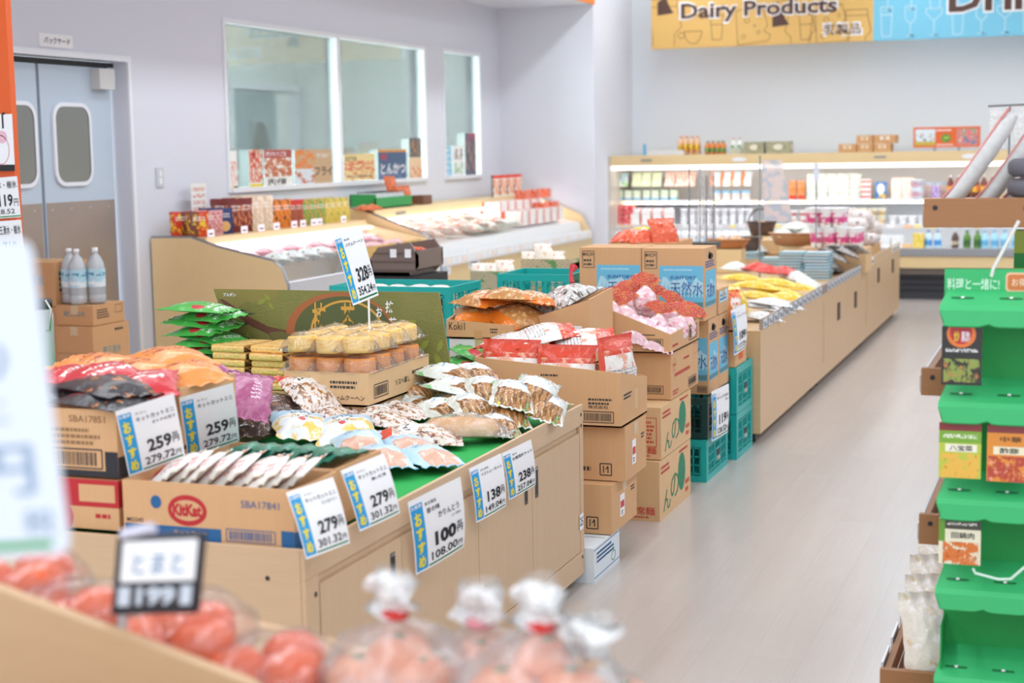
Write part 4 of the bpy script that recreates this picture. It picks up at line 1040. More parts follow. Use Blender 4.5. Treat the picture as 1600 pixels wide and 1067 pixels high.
def pr_leaf2(g, Ff, Fr, w_, d_, h_):
    pr_leaf(g, Ff, Fr, w_, d_, h_); g.line(Ff, [(w_-.11, h_*.25), (w_-.02, h_*.25), (w_-.02, h_*.8), (w_-.11, h_*.8), (w_-.11, h_*.25)], .003, RP); small_print(g, Ff, w_-.10, h_*.3, .07, h_*.45, 6, RP, 8)


carton('cardboard_box', -2.1, -1.68, 6.47, 7.04, 0, .262, 'tan carton with green leaf print standing on the floor', mat=CB3, pr=pr_leaf)
carton('cardboard_box', -2.1, -1.68, 6.50, 7.05, .266, .492, 'tan carton with green leaf print on top of its twin', mat=CB3, pr=pr_leaf2)


def pr_red2(g, Ff, Fr, w_, d_, h_):
    barcode(g, Ff, w_-.135, h_*.12, .10, .035); small_print(g, Fr, d_*.12, h_*.42, d_*.7, h_*.14, 1, RP, 4); g.ring(Fr, d_*.12, h_*.72, .022, .03, .003, RP); g.text(Fr, 'meiji', d_*.07, h_*.68, d_*.17, h_*.76, RP)
    small_print(g, Fr, d_*.45, h_*.7, d_*.25, h_*.1, 1, RP, 7); barcode(g, Fr, d_*.62, h_*.05, d_*.3, h_*.2); small_print(g, Fr, d_*.06, h_*.06, d_*.2, h_*.12, 2, RP, 2); g.line(Fr, [(d_*.84, h_*.72), (d_*.95, h_*.72), (d_*.95, h_*.95), (d_*.84, h_*.95), (d_*.84, h_*.72)], .002, RP)


carton('cardboard_box', -2.08, -1.685, 6.70, 7.22, .496, .702, 'tan carton with red print between the green leaf cartons and the candy carton', pr=pr_red2)


def pr_candy(g, Ff, Fr, w_, d_, h_):
    g.ring(Ff, .045, .165, .026, .026, .003, RP, n=28); g.text(Ff, 'meiji', .025, .155, .065, .175, RP); small_print(g, Ff, .01, .035, .10, .05, 3, RP, 4); g.rect(Ff, .12, 0, .2, .01, INK)
    barcode(g, Ff, w_-.135, .035, .10, .028); small_print(g, Ff, w_-.17, .075, .10, .01, 1, BARM, 2); barcode(g, Fr, d_*.62, .02, d_*.3, .06); small_print(g, Fr, d_*.05, .02, d_*.2, .02, 1, RP, 6)


carton('cardboard_box', -2.045, -1.675, 6.66, 7.2, .706, .93, 'open tan carton with slanting sides full of fan topped candy bags', pr=pr_candy, open_=True, cut=(.93, .79, .95, .80))
# candy bags with pleated fan tops
m_cb = P('pink_candy_bag', 'F0C4CC', (('n', 0, 1, 0, 1, 'F8ECEC', (4, .5)), ('n', 0, 1, 0, 1, 'E05A7A', (6, .58)), ('n', 0, 1, 0, 1, '5AA0D0', (7, .66)), ('n', 0, 1, 0, 1, 'F0D060', (7, .66))), rough=.2, crinkle=.8, wr=30)
m_fan = P('red_pleated_film', 'F4503C', (('s', 0, 1, 0, 1, 'F8806A', 11), ('n', 0, 1, 0, 1, 'F8A058', (5, .5)), ('n', 0, 1, 0, 1, 'FCE4DC', (9, .6)), ('n', 0, 1, 0, 1, 'F0608A', (4, .58))), rough=.2, crinkle=.5, wr=30)
def candy():
    g = MB(); g.lathe([(.001, 0), (.03, .002), (.05, .02), (.055, .05), (.045, .08), (.02, .105), (.010, .115)], m_cb, (0, 0, 0), 14, sx=1.1, sy=.8); o = g.build('candy_bag', origin=(0, 0, 0))
    f = MB(); n = 22; vs_ = []; uv = []
    for i in range(n+1):
        a = math.radians(-62)+math.radians(124)*i/n
        for k, r_ in enumerate((.008, .045, .085)):
            vs_.append((math.sin(a)*r_*1.1, (.006 if i % 2 else -.006)*(.3+k*.6), .112+math.cos(a)*r_*.75)); uv.append((i/n, k/2))
    f.add(vs_, [(3*i+k, 3*i+3+k, 3*i+4+k, 3*i+1+k) for i in range(n) for k in range(2)], m_fan, uv, True); f.build('pleated_top', o)
    MB().tube([(-.012, 0, .113), (.012, 0, .113)], .005, flat((236, 200, 90), .3)).build('twist_tie', o); return o


s_ = Series(tag(candy(), None, 'candy bag'))
cl = 'pink candy bag with red pleated fan top'
spots = ((-1.97, 6.74, .87, 8, 'at the near left of the open carton'), (-1.90, 6.78, .85, -12, 'second from the left in the open carton'), (-1.84, 6.85, .93, 5, 'highest in the open carton'), (-1.78, 6.80, .81, 12, 'front right of the middle'), (-1.73, 6.90, .80, 24, 'near the right wall of the carton'), (-1.93, 6.93, .88, -6, 'behind the left ones'), (-1.78, 6.98, .84, 18, 'behind on the right side'), (-1.73, 7.05, .79, 28, 'at the back right corner'), (-1.86, 7.05, .86, 0, 'at the back middle'), (-1.96, 7.08, .88, -10, 'at the back left corner'))
for x, y, z, r_, lb in spots: s_.put((x, y, z-.06), (math.radians(R.uniform(-16, -4)), math.radians(r_), math.radians(R.uniform(10, 50))), cl+' '+lb, group='fan topped candy bags')
m_pk = P('pink_sachet_bag', 'F2C8D4', (('n', 0, 1, 0, 1, 'FAF4F4', (4, .52)), ('n', 0, 1, 0, 1, 'D86C90', (5, .6)), ('n', 0, 1, 0, 1, '6AA8D8', (6, .66))), crinkle=.6)
k_ = Kit(bag('snack_bag', .13, .17, .035, m_pk, 81), '', 'snack bag', None)
k_.put((-1.83, 6.71, .795), (math.radians(38), math.radians(14), math.radians(5)), 'pink and white sachet bag at the front of the candy carton')
k_.put((-1.74, 6.72, .76), (math.radians(36), math.radians(14), math.radians(12)), 'pink and white sachet bag at the right front corner of the candy carton')

# ---------------------------------------------------------------- water cartons with mountain print
SUB = flat((110, 190, 222), .6, name='water_blue_print'); SUL = flat((178, 222, 238), .6, name='water_pale_print'); SUD = flat((50, 90, 160), .6, name='water_dark_print')


def mount(g, F, a, b, w_, h_, seed=1, text=True):
    rr = random.Random(seed); g.rect(F, a, b, a+w_, b+h_, SUB)
    n = 12; ys = [h_*(.55+.22*rr.random()-(.12 if i in (0, n) else 0)) for i in range(n+1)]
    for i in range(n): g.poly([F.p(a+w_*i/n, b+h_*.25, .0009), F.p(a+w_*(i+1)/n, b+h_*.25, .0009), F.p(a+w_*(i+1)/n, b+ys[i+1], .0009), F.p(a+w_*i/n, b+ys[i], .0009)], SUL)
    for i in range(n): g.poly([F.p(a+w_*(i+.1)/n, b+h_*.25, .0011), F.p(a+w_*(i+.8)/n, b+h_*.25, .0011), F.p(a+w_*(i+.55)/n, b+ys[i]*.85, .0011)], SUB)
    g.rect(F, a, b+h_*.02, a+w_, b+h_*.14, flat((90, 140, 150), .6), .0012)
    if text:
        g.text(F, 'SUNTORY', a+w_*.25, b+h_*.68, a+w_*.85, b+h_*.76, SUD, .0016, .02); g.text(F, '天然水', a+w_*.25, b+h_*.30, a+w_*1.0, b+h_*.62, SUD, .0018, .0); small_print(g, F, a+w_*.1, b+h_*.87, w_*.8, h_*.07, 1, SUL, 3)


def pr_water(g, Ff, Fr, w_, d_, h_):
    mount(g, Ff, w_*.28, h_*.18, w_*.70, h_*.58); g.line(Ff, [(w_*.05, h_*.72), (w_*.24, h_*.72), (w_*.24, h_*.95), (w_*.05, h_*.95), (w_*.05, h_*.72)], .003, BARM); g.text(Ff, 'MWL2W', w_*.06, h_*.88, w_*.23, h_*.93, BARM); small_print(g, Ff, w_*.07, h_*.74, w_*.15, h_*.11, 2, BARM, 3)
    barcode(g, Ff, w_*.83, h_*.03, w_*.14, h_*.08); mount(g, Fr, d_*.08, h_*.18, d_*.84, h_*.50, 4, False); g.text(Fr, '天然水', d_*.15, h_*.3, d_*.85, h_*.5, SUD, .0018); small_print(g, Fr, d_*.08, h_*.72, d_*.84, h_*.10, 3, SUD, 7)
    g.ell(Fr, d_*.5, h_*.87, d_*.2, h_*.045, BLACK, .001, 16); g.ell(Fr, d_*.42, h_*.89, d_*.09, h_*.05, BLACK, .001, 12)


carton('water_carton', -1.985, -1.68, 7.335, 7.60, .776, 1.122, 'upper right blue mountain print water carton with hand hole', mat=CB, pr=pr_water, tape=False)
carton('water_carton', -2.30, -1.990, 7.34, 7.60, .776, 1.124, 'upper left blue mountain print water carton behind the candy bags', mat=CB, pr=pr_water, tape=False)
carton('water_carton', -2.00, -1.68, 7.42, 7.645, .41, .772, 'lower water carton nearer the camera, on the dark green crate', mat=CB, pr=pr_water, tape=False)
carton('water_carton', -2.00, -1.68, 7.65, 7.875, .41, .772, 'lower water carton farther from the camera, on the dark green crate', mat=CB, pr=pr_water, tape=False)
carton('water_carton', -2.33, -2.005, 7.42, 7.875, .0, .772, 'tall plain carton under the upper left water carton', mat=CB2, tape=False)
def pr_sm(g, Ff, Fr, w_, d_, h_): g.rect(Fr, d_*.1, h_*.45, d_*.9, h_*.9, SUL); small_print(g, Fr, d_*.15, h_*.5, d_*.7, h_*.3, 2, SUD, 3)
carton('cardboard_box', -1.95, -1.68, 7.64, 7.88, .776, .90, 'small carton with pale blue label behind the upper water cartons', pr=pr_sm)


def crate(x0, x1, y0, y1, z0, z1, mat, label, group=None):
    g = MB(); t_ = .012
    g.box(x0+.01, x1-.01, y0+.01, y1-.01, z0, z0+.012, mat)
    for (ax, a0, a1, c0, c1) in (('y', x0, x1, y0, y0+t_), ('y', x0, x1, y1-t_, y1), ('x', y0, y1, x0, x0+t_), ('x', y0, y1, x1-t_, x1)):
        def bb(u0, u1, za, zb, ins=.003, ax=ax, c0=c0, c1=c1):
            if ax == 'y': g.box(u0, u1, c0+ins, c1-ins, za, zb, mat)
            else: g.box(c0+ins, c1-ins, u0, u1, za, zb, mat)
        e_ = 0 if ax == 'y' else t_; a0, a1 = a0+e_, a1-e_
        bb(a0, a1, z1-.035, z1, 0); bb(a0, a1, z0, z0+.03, 0); za, zb_ = z0+.03, z1-.035; bb(a0, a0+.03, za, zb_, .0005); bb(a1-.03, a1, za, zb_, .0005); mid = (a0+a1)/2
        bb(mid-.07, mid-.055, za, zb_, .001); bb(mid+.055, mid+.07, za, zb_, .001)
        n = max(6, int((a1-a0)/.032))
        for i in range(1, n): bb(a0+(a1-a0)*i/n-.003, a0+(a1-a0)*i/n+.003, za, zb_)
        m_ = max(2, int((z1-z0)/.04))
        for i in range(1, m_): zz = z0+(z1-z0)*i/m_; bb(a0+.03, a1-.03, zz-.003, zz+.003)
    o = g.build('plastic_crate', label=label, cat='crate', group=group)
    h = MB(); ym_ = (y0+y1)/2; zc_ = (z0+z1)/2
    h.box(x1-.001, x1+.003, ym_-.052, ym_+.052, zc_-.035, zc_+.03, mat).box(x1+.003, x1+.005, ym_-.035, ym_+.035, zc_-.01, zc_+.02, INK).box(x1+.003, x1+.008, ym_-.028, ym_+.028, zc_-.03, zc_-.016, flat((190, 170, 150), .3))
    h.build('latch', o); return o


crate(-2.06, -1.665, 7.31, 7.79, 0, .205, TEAL, 'low teal crate on the floor under the dark green crate')
crate(-2.06, -1.665, 7.33, 7.80, .208, .405, DTEAL, 'dark green crate stacked on the low teal one, price card on it')
crate(-2.06, -1.64, 7.89, 8.30, 0, .235, TEAL, 'teal crate on the floor beside the far island end')
crate(-2.06, -1.64, 7.89, 8.30, .238, .475, TEAL, 'teal crate on top of the one beside the far island end')
def pr_o(g, Ff, Fr, w_, d_, h_): g.rect(Fr, d_*.3, h_*.15, d_*.7, h_*.5, flat((222, 96, 52), .6)); small_print(g, Fr, d_*.3, h_*.7, d_*.5, h_*.1, 1, BARM)
carton('cardboard_box', -2.0, -1.65, 7.90, 8.18, .479, .66, 'tan carton with orange print on the two teal crates', pr=pr_o)
carton('cardboard_box', -2.0, -1.645, 7.90, 8.18, .663, .745, 'open carton of orange snack bags above the teal crates', open_=True)
price_card((-1.645, 7.331, .197), (.044, .184, .015), (.003, -.020, .245), '119', '128.52', [('サントリー', .3, .5, .03), ('南アルプス天然水', .3, .95, .055), ('2L', .75, .95, .04)], 'price card reading 119 hanging on the dark green crate', .006)
price_card((-1.634, 7.79, .554), (.037, .173, .020), (-.011, -.024, .230), '109', '117.72', [('ハウス', .3, .5, .03), ('クラッカーチョコ', .3, .95, .055)], 'price card reading 109 hanging by the orange snack carton', .012)
m_hi = P('orange_white_snack_bag', 'F08A3C', (('r', .3, .8, .2, .75, 'F8F0E8'), ('n', 0, 1, .7, 1, 'D83A3C', (4, .5)), ('t', .35, .75, .3, .6, 'D84030', 2)), crinkle=.5)
k_ = Kit(bag('snack_bag', .12, .17, .035, m_hi, 91), '', 'snack bag', None)
for i in range(3): k_.put((-1.68-.07*i, 7.95+.05*i, .785), (math.radians(80), 0, math.radians(50)), 'orange and white snack bag standing %s above the teal crates' % ('nearest the aisle', 'in the middle', 'farthest from the aisle')[i])

# ---------------------------------------------------------------- teal crates with flat packs behind the tea board
pc = at(703, 448, Y=6.75)
for i in range(3):
    crate(pc.x-.62, pc.x, 6.75, 7.15, pc.z-.96+i*.32, pc.z-.96+i*.32+.317, TEAL, 'teal crate behind the tea board, %s of its stack' % ('lowest', 'middle', 'topmost')[i])
    if i == 0: base_c = pc.z-.96
m_flat = P('pale_flat_pack', 'F0DCCC', (('n', 0, 1, 0, 1, 'E8B898', (4, .55)), ('r', .1, .4, .2, .8, 'F4F0E8')), crinkle=.3)
k_ = Kit(bag('flat_pack', .16, .12, .02, m_flat, 95), '', 'snack pack', None)
for i in range(5): k_.put((pc.x-.1-.11*i, 6.9+.02*(i % 2), pc.z-.03), (math.radians(8), math.radians(4), math.radians(90+8*i)), 'pale flat pack in the top teal crate, %s from the right' % ORD[i])
crate(pc.x+.01, pc.x+.39, 7.35, 7.75, pc.z-.30, pc.z+.012, TEAL, 'teal crate behind the bread bags, only its rim showing')
crate(pc.x+.01, pc.x+.39, 7.35, 7.75, 0, pc.z-.303, TEAL, 'deep teal crate under the one behind the bread bags')

# card on a pole above the cakes
price_card((-2.417, 5.034, 1.063), (.046, .125, .027), (-.054, -.034, .250), '328', '354.24', [('熟成', .3, .5, .03), ('バウムクーヘン', .3, .95, .05)], 'tall tilted price card reading 328 on a pole above the cakes', .004)
g = MB().tube([(-2.392, 5.112, 1.088), (-2.392, 5.112, .846)], .004, WHITE); g.build('card_pole', label='thin white pole holding the tall 328 price card above the cakes', cat='pole')

# ================================================================ far island of display cabinets
XI = -1.60
ISL = wood('DDBB92', 'CDA87C', (22, 22, 1.1), .42, .5, 'island_laminate')
ISLH = wood('DDBB92', 'CDA87C', (1.5, 1.0, 26), .42, .5, 'island_laminate_lying')
for n, (y0, y1, zt, dn, lb) in enumerate(((8.32, 10.435, .62, 0, 'far island cabinet nearest the teal crates, plain front without doors'), (10.44, 12.65, .62, 1, 'middle far island cabinet with two pairs of narrow handles'), (12.655, 15.10, .69, 2, 'farthest island cabinet, nearest the chilled wall shelves'))):
    r_ = thing('display_cabinet', lb, 'display cabinet', ((XI-2.75)/2, (y0+y1)/2, 0))
    MB().box(-2.78, XI-.012, y0, y1, .062, .61, ISLH).box(XI-.012, XI, y0, y1, .062, zt, ISLH if n == 0 else ISL).box(-2.78, XI-.012, y0, y0+.012, .61, zt, ISLH).box(-2.78, -2.77, y0, y1, .61, .66, ISLH).build('body', r_, bevel=.002)
    if dn:
        e = .05; ym_ = (y0+y1)/2
        for a, b in ((y0+e, ym_), (ym_, y1-e)):
            dr = MB().box(XI-.004, XI+.004, a+.003, b-.003, .16, zt-.06, ISL).build('door', r_)
            hy = {1: (b-.45 if a < ym_-.1 else a+.42), 2: (b-.5 if a < ym_-.1 else a+.55)}[dn]
            MB().box(XI+.004, XI+.012, hy, hy+.035, zt-.24, zt-.12, flat((90, 70, 60), .5)).build('handle', dr)
            MB().box(XI+.004, XI+.012, hy+.06, hy+.095, zt-.24, zt-.12, flat((90, 70, 60), .5)).build('handle', dr)
    for cx in (-2.7, XI-.06):
        for cy in (y0+.1, y1-.12):
            c_ = MB().lathe([(.0001, -.012), (.030, -.012), (.030, .012), (.0001, .012)], BLACK).warp(lambda p: (cx+p.z, cy+p.x, .0302+p.y)); c_.box(cx-.02, cx+.02, cy-.015, cy+.015, .050, .0615, GREYM); c_.build('caster', r_)
RAIL = flat((168, 152, 140), .3, name='rail_plastic'); TAGM = flat((214, 220, 226), .5, name='shelf_tag_paper')
for y0, y1, n, z0, lb in ((8.34, 10.42, 13, .625, 'clear tag rail with white price tags along the nearest far island cabinet'), (10.46, 12.62, 14, .625, 'tag rail along the middle far island cabinet')):
    r_ = thing('tag_rail', lb, 'price rail', (XI, (y0+y1)/2, z0))
    MB().box(XI-.012, XI+.004, y0, y1, z0-.002, z0+.055, RAIL).build('rail', r_)
    rr = random.Random(n)
    for i in range(n):
        if rr.random() < .12: continue
        a = y0+(y1-y0)*(i+.12)/n; F = Frame((XI+.005, a, z0), (0, 1, 0), (0, 0, 1)); wd = (y1-y0)/n*.72
        g = MB().rect(F, 0, .002, wd, .052, TAGM, .0006).rect(F, wd*.08, .028, wd*.6, .034, BARM, .0012).rect(F, wd*.3, .010, wd*.9, .024, flat((110, 120, 140), .5), .0012); g.build('tag', r_)
for y, lb in ((13.0, 'white shelf tag at the near end of the farthest island cabinet'), (14.45, 'white shelf tag near the far end of the island, left of two others'), (14.65, 'white shelf tag near the far end of the island, middle one'), (14.85, 'white shelf tag closest to the far corner of the island')):
    g = MB().box(XI, XI+.003, y, y+.12, .62, .69, PAPER).box(XI+.003, XI+.0035, y+.02, y+.1, .64, .66, BARM); g.build('shelf_tag', label=lb, cat='price tag')

ZT = .61
m_y = P('yellow_corn_snack_bag', 'F2CC3C', (('n', 0, 1, 0, 1, 'F8E8A0', (4, .52)), ('n', 0, 1, 0, 1, 'D89A28', (5, .58))), rough=.2, crinkle=.9, wr=28)
k_ = Kit(bag('snack_bag', .11, .36, .05, m_y, 101), '', 'snack bag', None)
for i, (a, b, z, rz) in enumerate(((1185, 468, .62, 75), (1215, 462, .62, 85), (1180, 452, .66, 80), (1215, 447, .67, 70), (1160, 440, .66, 95), (1232, 470, .60, 60), (1245, 455, .60, 80))): k_.px(a, b, z, rz, 4, 3, 'long yellow snack bag, %s of the heap at the near end of the far island' % ORD[i], group='yellow snack bags on the far island')
m_w = P('white_red_noodle_bag', 'EEF0F2', (('n', 0, 1, .2, .8, 'D0D6DC', (5, .5)), ('n', 0, 1, .3, .8, 'C43A3C', (3, .64)), ('n', 0, 1, 0, .6, '3A4A70', (4, .66))), rough=.2, crinkle=.9, wr=26)
k_ = Kit(bag('noodle_bag', .16, .22, .045, m_w, 103), '', 'food bag', None)
for i, (a, b, z, rz) in enumerate(((1190, 500, .62, 60), (1210, 488, .62, 80), (1180, 482, .66, 95), (1205, 478, .68, 70), (1225, 482, .62, 60))): k_.px(a, b, z, rz, 5, 6, 'white bag with red and blue print, %s in the near corner pile, far island' % ORD[i], group='white printed bags on the far island')
m_r = P('red_fruit_bag', 'E0483E', (('n', 0, 1, 0, 1, 'F0908A', (5, .55)), ('n', 0, 1, 0, 1, '5AB068', (4, .66))), rough=.15, crinkle=.9, wr=28)
k_ = Kit(bag('fruit_bag', .15, .24, .06, m_r, 105), '', 'food bag', None)
for i, (a, b, z, rz) in enumerate(((1200, 428, .68, 75), (1225, 430, .66, 60), (1185, 424, .69, 90))): k_.px(a, b, z, rz, 4, 4, 'red bag with green tips, %s one behind the yellow bags' % ('left of the middle', 'right hand', 'leftmost')[i])
m_w2 = P('white_onion_bag', 'ECECE6', (('n', 0, 1, 0, 1, 'D8DCD0', (3, .5)), ('n', 0, 1, .7, 1, '58A868', (3, .58))), rough=.15, crinkle=.9, wr=26)
k_ = Kit(bag('food_bag', .17, .22, .07, m_w2, 107), '', 'food bag', None)
for i, (a, b, z, rz) in enumerate(((1245, 440, .62, 50), (1262, 452, .60, 70), (1150, 425, .68, 80), (1212, 385, .74, 70), (1245, 378, .76, 90), (1262, 396, .70, 60), (1285, 400, .66, 40), (1270, 405, .66, 70), (1180, 395, .70, 90), (1232, 365, .78, 80), (1265, 388, .72, 60))): k_.px(a, b, z, rz, 4, 5, 'white translucent bag, %s counted from the near end of the far island' % ORD[i], group='white bags on the far island')
# stacks of white and blue flat packs
m_tp = P('pale_blue_flat_pack', 'F0F4F4', (('r', 0, 1, 0, .2, '6ABACC'), ('n', 0, 1, 0, 1, 'C8E0E8', (3, .55)), ('t', .2, .8, .4, .7, '5A90B0', 2)), crinkle=.3)
def fp():
    g = MB(); m2 = flat((60, 160, 184), .4); g.box(-.09, .09, -.12, .12, 0, .012, flat((244, 246, 248), .4)).box(-.097, .097, -.127, .127, .012, .018, m2).box(-.085, .085, -.115, .115, .018, .021, m_tp)
    return g.build('flat_pack', origin=(0, 0, 0), bevel=.002)
s_ = Series(tag(fp(), None, 'food pack'))
for a, b, n, nm in ((1275, 437, 9, 'right tall'), (1235, 430, 8, 'left tall'), (1205, 420, 4, 'low middle'), (1168, 415, 5, 'low left')):
    p = at(a, b, Z=.615)
    for j in range(n): s_.put((p.x+R.uniform(-.006, .006), p.y+.12+R.uniform(-.01, .01), .612+j*.0225), (0, 0, R.uniform(-.06, .06)), 'white and blue flat pack, %s from the bottom of the %s stack' % (ORD[j], nm), group='white and blue flat packs')
m_dk = P('silver_dark_pack', 'B0A8A4', (('n', 0, 1, 0, 1, '4A4442', (5, .52)), ('n', 0, 1, 0, 1, 'E07848', (4, .64)), ('n', 0, 1, 0, 1, 'E8E4E0', (6, .6))), rough=.15, crinkle=.9, wr=26)
k_ = Kit(bag('snack_bag', .14, .2, .045, m_dk, 109), '', 'snack bag', None)
for i, (a, b, z, rz) in enumerate(((1300, 425, .62, 70), (1318, 416, .62, 80), (1330, 408, .63, 60), (1305, 412, .66, 90), (1300, 404, .70, 80), (1318, 402, .70, 60), (1285, 412, .68, 50), (1290, 400, .75, 70))): k_.px(a, b, z, rz, 4, 5, 'silver and dark bag, %s in the heap right of the flat pack stacks' % ORD[i], group='silver and dark bags on the far island')
for i, (a, b) in enumerate(((1292, 412), (1306, 405), (1322, 399), (1298, 398), (1312, 393), (1336, 392), (1284, 402))): k_.px(a, b, .7, 70+17*i, 22, 5, 'silver and dark bag before the tan box of the noodle cups, %s from the front' % ORD[i], Y=12.1+.03*i)
# cup noodles, two levels
m_cup = P('white_pink_cup', 'F2EEEC', (('r', 0, 1, .25, .8, 'E0508C'), ('n', 0, 1, .25, .8, 'F4ECEC', (3, .5)), ('n', 0, 1, .1, .4, 'C88848', (3, .56)), ('n', 0, 1, 0, 1, '5AA858', (3, .66))), crinkle=0)
def cupn():
    g = MB().lathe([(.0001, 0), (.034, 0), (.046, .085), (.0001, .085)], m_cup, n=16, smooth=False); o = g.build('noodle_cup', origin=(0, 0, 0))
    MB().lathe([(.0001, .085), (.049, .085), (.049, .09), (.0001, .0905)], PAPER, n=16).build('lid', o); return o
s_ = Series(tag(cupn(), None, 'cup noodle')); pa, pb_ = at(1276, 386, Y=12.5), at(1336, 386, Y=12.5); p = pa
for j in range(2):
    for i in range(4 if j == 0 else 3):
        for k in range(2): s_.put((pa.x+(pb_.x-pa.x)*i/3-j*.03, 12.5+k*.15, pa.z+j*.155), (0, 0, R.uniform(0, 3)), 'white and pink noodle cup, %s from the left in the %s %s row' % (ORD[i], ('front', 'back')[k], ('lower', 'upper')[j]), group='white and pink noodle cups', scale=(1.28, 1.28, 1.68))
pc_ = p
g = MB().box(pa.x-.12, pb_.x+.1, 12.38, 12.75, .612, pa.z-.003, CB3); g.build('riser_box', label='low tan box under the two layers of noodle cups', cat='box')
# rolls of bundled snacks at the far end
m_roll = P('bundled_snack_wrap', 'E8DEDA', (('n', 0, 1, 0, 1, 'A89498', (6, .54)), ('n', 0, 1, 0, 1, 'E88A3C', (3, .62)), ('n', 0, 1, 0, 1, '8C4A70', (5, .66)), ('n', 0, 1, 0, 1, 'F4F0EC', (7, .6))), rough=.2, crinkle=.9, wr=22)
def roll():
    g = MB(); n = 7; pr_ = [(.001, -.17), (.02, -.16)]
    for i in range(n): a = -.15+.3*i/n; pr_ += [(.062, a+.006), (.066, a+.02), (.062, a+.037)]
    pr_ += [(.02, .16), (.001, .17)]
    g.lathe(pr_, m_roll, (0, 0, 0), 14).warp(lambda p: (p.z, p.y, p.x*.9+.06)); return g.build('snack_roll', origin=(0, 0, 0))
s_ = Series(tag(roll(), None, 'snack pack'))
spr = ((1310, 335, 13.6, .93, 10), (1350, 337, 13.5, .93, -8), (1325, 350, 13.2, .86, 5), (1365, 350, 13.7, .84, 12), (1385, 355, 14.2, .82, -10), (1370, 368, 13.4, .78, 60), (1388, 375, 14.0, .74, 40), (1355, 372, 13.1, .76, 20), (1395, 362, 14.6, .78, 70), (1340, 345, 14.4, .84, 0), (1375, 385, 13.5, .70, 80), (1392, 388, 14.3, .68, 60), (1350, 388, 12.9, .68, 10), (1365, 392, 13.2, .64, 70))
for i, (a, b, Y, z, rz) in enumerate(spr):
    q = at(a, b, Y=Y); s_.put((min(q.x, -1.82), Y, max(q.z-.06, .705)), (0, math.radians(R.uniform(-6, 6)), math.radians(rz)), 'clear bundle of round snacks, %s of the heap at the far end of the island' % ORD[i], group='snack bundles at the far island end')
g = MB().box(-2.6, -1.75, 13.3, 14.9, .612, .70, CB3).box(-2.6, -1.95, 13.4, 14.9, .70, .80, CB3); g.build('riser_box', label='stepped tan riser under the snack bundles', cat='box')


def basket(name, label, px, py, z, rx, ry, h_, col, fill=None, handle=False, tilt_=0):
    o_ = at(px, py, Z=z); r_ = thing(name, label, 'basket', (o_.x, o_.y, z))
    t = NT('wicker'); tc_ = t.n('TexCoord').outputs['UV']; ck = t.n('TexChecker'); t.l(t.mapping(tc_, (34, 9, 1)), ck.inputs[0]); ck.inputs['Scale'].default_value = 1
    c1 = lin(col); ck.inputs[1].default_value = c1; ck.inputs[2].default_value = tuple(v*.6 for v in c1[:3])+(1,)
    t.l(ck.outputs[0], t.b.inputs['Base Color']); t.b.inputs['Roughness'].default_value = .5; t.bump(ck.outputs[0], .6, .01)
    g = MB(); g.lathe([(.001, .004), (rx*.75, .004), (rx*.95, h_*.8), (rx, h_), (rx*.96, h_), (rx*.9, h_*.7), (rx*.7, .012), (.001, .012)], t.m, (o_.x, o_.y, z), 24, sy=ry/rx); g.build('woven_body', r_)
    g = MB(); pts = [(o_.x+rx*math.cos(2*PI*k/24), o_.y+ry*math.sin(2*PI*k/24), z+h_) for k in range(25)]; g.tube(pts, .008, t.m, 6, False); g.build('rim', r_)
    if handle: MB().tube([(o_.x+rx*.9*math.cos(PI*k/10), o_.y, z+h_+.12*math.sin(PI*k/10)) for k in range(11)], .007, t.m, 6).build('handle', r_)
    return o_


b1 = basket('wicker_basket', 'light brown oval basket on a wooden stand above the water cartons', 1138, 388, .80, .17, .12, .07, 'D89058')
b2 = basket('wicker_basket', 'dark brown basket with arched handle between oval basket and white bags', 1190, 368, .80, .13, .11, .12, '6A5248', handle=True)
b3 = basket('wicker_basket', 'dark brown basket below the handled one', 1168, 392, .72, .12, .10, .11, '6E564C')
b4 = basket('wicker_basket', 'wide orange wicker basket holding white bags in the middle of the far island', 1243, 383, .78, .22, .16, .10, 'DCA070')
for b, zt, lb in ((b1, .798, 'wooden riser under the light brown oval basket'), (b2, .798, 'wooden riser under the handled dark basket'), (b3, .718, 'low wooden riser under the lower dark basket'), (b4, .778, 'low wooden riser under the wide orange basket')):
    MB().box(b.x-.12, b.x+.12, b.y-.09, b.y+.09, .612, zt, MAPLE).build('display_riser', label=lb, cat='riser', bevel=.004)
m_bn = P('tan_bun_bag', 'D8A878', (('n', 0, 1, 0, 1, 'F0DCC4', (4, .54)), ('n', 0, 1, 0, 1, 'F0A030', (4, .64))), rough=.2, crinkle=.8)
k_ = Kit(bag('bread_bag', .12, .16, .06, m_bn, 111), '', 'bread', None)
k_.put((b1.x-.05, b1.y, .83), (0, .1, .4), 'tan bun bag in the left of the light brown oval basket'); k_.put((b1.x+.06, b1.y, .835), (0, -.1, 1.3), 'tan bun bag in the right of the light brown oval basket'); k_.put((b2.x, b2.y, .87), (0.1, 0, 1), 'tan bun bag in the handled dark basket')
k_ = Kit(bag('food_bag', .2, .22, .07, m_w2, 113), '', 'food bag', None)
k_.put((b4.x-.08, b4.y, .84), (.1, .1, .5), 'white bag in the left of the wide orange basket'); k_.put((b4.x+.09, b4.y, .845), (.1, -.1, 1.6), 'white bag in the right of the wide orange basket'); k_.put((b4.x, b4.y+.05, .90), (0, 0, 1), 'white bag on top in the wide orange basket')
k_ = Kit(bag('food_bag', .17, .2, .05, P('dark_red_tray', 'E8E4E0', (('n', 0, 1, 0, 1, '8A4038', (2.5, .5)), ('n', 0, 1, 0, 1, 'F6F2F0', (5, .58))), rough=.12, crinkle=.9), 115), '', 'food bag', None)
